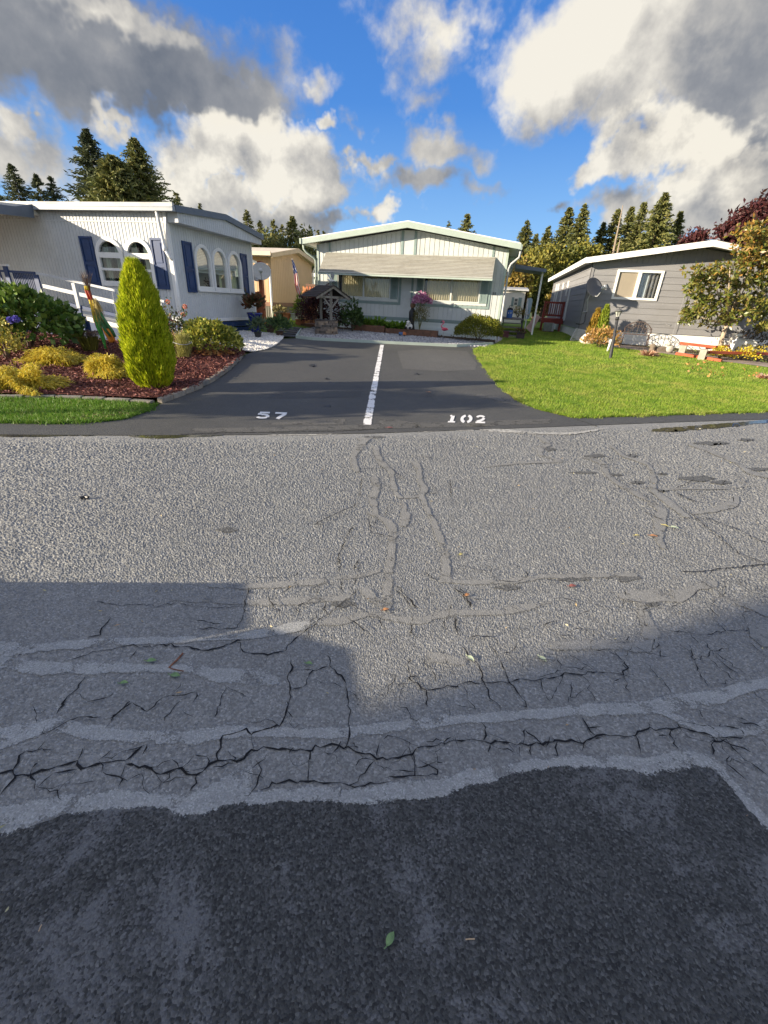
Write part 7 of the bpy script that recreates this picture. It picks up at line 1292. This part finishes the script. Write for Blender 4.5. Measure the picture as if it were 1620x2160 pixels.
for i, (x0_, y0_, x1_, y1_, lab) in enumerate(((1314, 433, 1291, 545, 'tall leaning bare trunk among the conifers over the grey roof'), (1308, 505, 1300, 545, 'short bare trunk beside the tall leaning one'))):
    a, b = onY(x0_, y0_, 52), onY(x1_, y1_, 52); q = thing('bare_trunk', lab, 'dead tree', (b[0], 52, .5)); mb = MB(); e = Vector(b)+(Vector(b)-Vector(a))*((b[2]-.5)/(a[2]-b[2])); mb.tube([e, b, a], [.14, .11, .03], 6); mb.build('trunk', M('bleached_wood', (.30, .24, .18), .8, .2, 6), q)
def broadleaf(px, py, Y, rx, ry, label, seed, mats, n, L=.3, name='broadleaf_tree', group=None, drop=1.0):
    r_ = np.random.default_rng(seed); c = onY(px, py, Y); Rx = abs(onY(px+rx, py, Y)[0]-onY(px-rx, py, Y)[0])/2; Rz = abs(onY(px, py-ry, Y)[2]-onY(px, py+ry, Y)[2])/2; base = (c[0], Y, .5); t_ = thing(name, label, 'tree', base, 0, group)
    m_ = 46; cc = unit(r_.normal(size=(m_, 3)))*(r_.random((m_, 1))**.45)*.82; P = []
    for q in cc: P.append(q+r_.normal(size=(n//m_, 3))*r_.uniform(.10, .19))
    P = np.concatenate(P)*np.array([Rx, Rx*.9, Rz])+np.array([0, 0, c[2]-.5]); V, Q = leaf_arrays(P, r_.normal(size=P.shape)+[0, 0, .2], L*r_.uniform(.6, 1.3, len(P)), L*.55, .5, .12); V[:, 2] = np.maximum(V[:, 2], .1); arr_mesh('crown', V, Q, mats, t_)
    mb = MB(); mb.local = True; mb.tube([(0, 0, -.2), (0, 0, max(.4, c[2]-.5-Rz*.5))], [.2, .12], 8)
    for q in cc[:9]: mb.tube([(0, 0, max(.3, c[2]-.5-Rz*.6)), tuple(q*np.array([Rx, Rx*.9, Rz])*.8+np.array([0, 0, c[2]-.5]))], [.08, .02], 5)
    mb.build('trunk', bark, t_); return t_
burg = LEAF('plum_leaf', [(.045, .012, .016), (.085, .024, .026), (.14, .045, .04), (.065, .018, .022), (.11, .06, .04)], .55, .25)
broadleaf(1598, 482, 38, 90, 64, 'large burgundy leaved tree over the grey roof at the right', 201, burg, 9000, .34); broadleaf(1672, 455, 39, 62, 46, 'second burgundy crown cut by the right picture edge', 203, burg, 5000, .34); broadleaf(1462, 515, 44, 34, 34, 'small burgundy leaved tree right of the conifers', 202, burg, 2600, .30)
au = [LEAF('autumn_a', [(.17, .17, .03), (.26, .24, .04), (.33, .28, .055), (.13, .145, .03)], .6, .25), LEAF('autumn_b', [(.08, .10, .02), (.13, .15, .025), (.20, .18, .03)], .6, .25), LEAF('autumn_c', [(.24, .16, .03), (.31, .21, .045), (.19, .16, .03), (.13, .13, .03)], .6, .25)]
for i, (x, y, Y, rx, ry, k, lab) in enumerate(((1090, 600, 42, 34, 60, 2, 'orange tinted bushy tree behind the white shed'), (1118, 575, 46, 40, 50, 0, 'yellow green autumn tree behind the porch cover'), (1160, 565, 48, 42, 48, 0, 'yellow autumn tree between the porch and the grey home'), (1200, 560, 50, 44, 44, 1, 'green autumn tree over the left roof edge of the grey home'), (1150, 620, 44, 40, 50, 1, 'dark green bushy tree low behind the white shed'), (1240, 540, 52, 40, 36, 0, 'pale autumn tree at the left end of the grey roof'), (1178, 640, 40, 26, 34, 2, 'small orange bush tree left of the grey home side'))):
    broadleaf(x, y, Y, rx, ry, lab, 210+i, au[k], 2600, .34, group='autumn trees between the homes')
for i, (x, y, Y, rx, ry, lab) in enumerate(((560, 520, 50, 60, 44, 'dark green tree mass left behind the tan home roof'), (640, 540, 48, 46, 60, 'dark green tree filling the gap beside the sage home'))):
    broadleaf(x, y, Y, rx, ry, lab, 230+i, m_con, 2600, .36, group='dark trees behind the tan home')
# ------------------------------------------------------------------ house, tree and invented trailer on the viewer's side of the street (their shadows reach the road)
ca, sa = math.sin(SUN_AZ), math.cos(SUN_AZ)
def nbp(s, a, z): return (s*sa+a*ca, -s*ca+a*sa, z)
nbh = thing('neighbour_house', 'two storey beige house standing behind the viewer', 'house', nbp(1, -25, 0)); A0, A1 = -22.0, -29.0
beige = M('beige_stucco', (.45, .40, .32), .8, .1, 2, .2)
pc = thing('shadow_trailer', 'unseen trailer shape added behind the viewer to cast the stepped shadow', 'trailer', nbp(-2.2, -3, 0)); T0 = -2.2
hh_ = lambda a: (a-T0)*.268  # invented trailer: box heights are shaped from the outline of the road shadow
mb = MB(); mb.prism([nbp(-2.98, T0, .16), nbp(-2.66, T0, hh_(-1.3)), nbp(-2.27, T0, hh_(.02)), nbp(-1.86, T0, hh_(.0)), nbp(-1.80, T0, .16)], nbp(0, T0, 0), nbp(0, T0-.9, 0)); mb.build('caster_box', M('trailer_paint', (.05, .06, .08), .4, .1, 3, 0), pc)
mb = MB(); mb.prism([nbp(-1.845, T0, .16), nbp(-1.845, T0, hh_(.08)), nbp(-1.56, T0, hh_(.46)), nbp(-1.1, T0, hh_(.40)), nbp(-1.1, T0, .16)], nbp(0, T0, 0), nbp(0, T0-1.4, 0)); mb.build('caster_bin', M('trailer_bin', (.10, .11, .10), .6, .1, 3, 0), pc)
mb = MB(); mb.prism([nbp(-3.0, T0-.02, .12), nbp(-1.08, T0-.02, .12), nbp(-1.08, T0-.02, .16), nbp(-3.0, T0-.02, .16)], nbp(0, T0, 0), nbp(0, T0-2.2, 0)); mb.build('bed', black, pc)
for s in (-2.9, -1.2): mb = MB(); mb.tube([nbp(s-.08, T0-1.2, .15), nbp(s+.08, T0-1.2, .15)], .15, 14); mb.build('wheel', black, pc)
mb = MB(); mb.prism([nbp(-1.235, A0+.1, 0), nbp(6, A0+.1, 0), nbp(6, A0+.1, 7.0), nbp(2.4, A0+.1, 8.4), nbp(-1.235, A0+.1, 7.0)], nbp(0, A0, 0), nbp(0, A1, 0)); mb.build('wall', beige, nbh)
for s, z in ((.2, 1.0), (3.2, 1.0), (.2, 3.4), (3.2, 3.4)):
    mb = MB(); c4 = [nbp(s, A0+.16, z), nbp(s+1.3, A0+.16, z), nbp(s+1.3, A0+.16, z+1.2), nbp(s, A0+.16, z+1.2)]; mb.prism(c4, nbp(0, .16, 0), nbp(0, .10, 0)); mb.build('window', M('window_dark', (0, 0, 0)), nbh)
def roadside_tree():
    b = (-10.6, 1.35, .02); q = thing('roadside_tree', 'small leafy street tree standing left of the picture by the road', 'tree', b); r_ = np.random.default_rng(5); cc = unit(r_.normal(size=(34, 3)))*(r_.random((34, 1))**.5)*.8; P = np.concatenate([c+r_.normal(size=(130, 3))*.17 for c in cc])*np.array([1.05, 1.05, .85])+np.array([0, 0, 2.75]); V, Q = leaf_arrays(P, r_.normal(size=P.shape), .16, .09, .5, .1); arr_mesh('crown', V, Q, LEAF('mid_leaf', [(0, 0, 0)]), q); mb = MB(); mb.local = True; mb.tube([(0, 0, -.1), (.02, 0, 1.2), (0, 0, 2.6)], [.09, .07, .04], 8); mb.build('trunk', bark, q)
roadside_tree()
# ------------------------------------------------------------------ fallen leaves and twigs on the road
lcol = {'green': M('leaf_green', (.16, .26, .10), .5, .25, 40), 'pale': M('leaf_pale', (.42, .48, .32), .5, .2, 40), 'yellow': M('leaf_yellow', (.46, .40, .15), .5, .25, 40), 'orange': M('leaf_orange', (.46, .22, .09), .5, .25, 40), 'red': M('leaf_red', (.26, .09, .07), .5, .25, 40)}
def fallen(px1, py1, L_, ang, col, label):
    L_ *= .72 if L_ < .07 else .58; p = ong(px1, py1); q = thing('fallen_leaf', label, 'leaf', tuple(p), ang, 'fallen leaves on the road'); mb = MB(); mb.local = True; n = 8; vs = []; W_ = L_*.30
    for i in range(n+1):
        s = i/n; w = W_*math.sin(PI*min(1, s*1.02))**.8*(1-.25*s); z = .004+.006*math.sin(s*PI)
        vs += [(L_*(s-.5), w, z+.004), (L_*(s-.5), 0, z), (L_*(s-.5), -w, z+.003)]
    mb.add(vs, [f for i in range(n) for f in ((3*i+1, 3*i+4, 3*i+3, 3*i), (3*i+2, 3*i+5, 3*i+4, 3*i+1))]); o = mb.build('blade', lcol[col], q, smooth=True)
    mb = MB(); mb.local = True; mb.tube([(-L_*.5, 0, .007), (-L_*.72, L_*.04, .012)], .0016*max(1, L_/.06), 5); mb.build('stalk', lcol[col], q)
for a in ((320, 1396, .062, .35, 'green', 'green leaf left of the curled twig in the road shadow'), (370, 1427, .066, .15, 'green', 'green leaf just below the curled twig'), (262, 1443, .05, .4, 'green', 'small green leaf on a dark scrap left of the twig'), (652, 1402, .048, .1, 'green', 'green leaf with a brown scrap in the shaded cracks'), (992, 1391, .06, -.6, 'pale', 'pale green leaf at the sunlit shadow edge'), (1144, 1392, .06, -.7, 'pale', 'pale leaf right of the other pale leaf in the shade'), (823, 1983, .052, 1.2, 'green', 'green pointed leaf lying on the black patch'), (972, 1171, .07, .9, 'yellow', 'yellow green leaf right of the long sealed crack'), (1422, 1114, .11, -.2, 'pale', 'pale green leaf in the sunlit road at the right'), (1402, 1110, .08, -.5, 'yellow', 'yellow leaf left of the pale leaf at the right'), (1378, 1132, .10, .0, 'orange', 'orange leaf on the sealed crack at the right'), (1343, 1131, .06, .3, 'yellow', 'small yellow leaf left of the orange one at the right'), (985, 1257, .06, .8, 'orange', 'orange maple leaf piece below the sealed bend'), (1207, 1238, .09, .4, 'red', 'red brown leaf beside the dark road stain'), (813, 1288, .055, .6, 'orange', 'bright orange leaf at the end of the sealed hook'), (822, 903, .16, .4, 'red', 'dark red leaf on the seam at the drive mouth'), (905, 828, .14, .1, 'orange', 'orange leaf on the driveway right of the white line')):
    fallen(*a)
def twig(pxs, r, label, mat):
    P = [ong(*k)+np.array([0, 0, r]) for k in pxs]; mb = MB(); mb.tube(P, [r, r*1.1, r]+[r*.6]*(len(P)-3) if len(P) > 3 else r, 6); m_ = P[0]; solo(mb, 'twig', mat, (m_[0], m_[1], 0), label, 'twig')
twm = M('twig_brown', (.22, .09, .05), .8, .3, 30, .4); twig([(386, 1379), (374, 1393), (357, 1409), (366, 1413), (388, 1417)], .004, 'curled red brown bark strip between two green leaves', twm); twig([(170, 1053), (180, 1051), (187, 1052)], .012, 'small dark twig on the sunlit left road half', black); twig([(82, 1965), (86, 1955), (88, 1951)], .0016, 'tiny straw coloured twig on the black patch at the left', M('straw_twig', (.5, .36, .22), .8, .2, 30)); twig([(982, 1982), (990, 1981), (1001, 1981)], .0016, 'straw coloured stalk on the black patch near the pointed leaf', M('straw_twig', (0, 0, 0)))
n = 260; P = np.column_stack([rng.uniform(-4, 5, n), rng.uniform(.3, 8.5, n)]); P = P[((P[:, 0]+1.38)*-.454+(P[:, 1]-5.34)*.891) < -.2]; V, Q = leaf_arrays(np.column_stack([P, np.full(len(P), .006)]), np.column_stack([rng.normal(size=(len(P), 2)), rng.random(len(P))*.2]), .022*rng.uniform(.5, 1.6, len(P)), .008, .5, .1); tag(arr_mesh('leaf_litter', V, Q, LEAF('pale_bits', [(.5, .42, .2), (.4, .22, .1), (.6, .55, .35), (.3, .3, .15)], .7, 0)), kind='stuff')
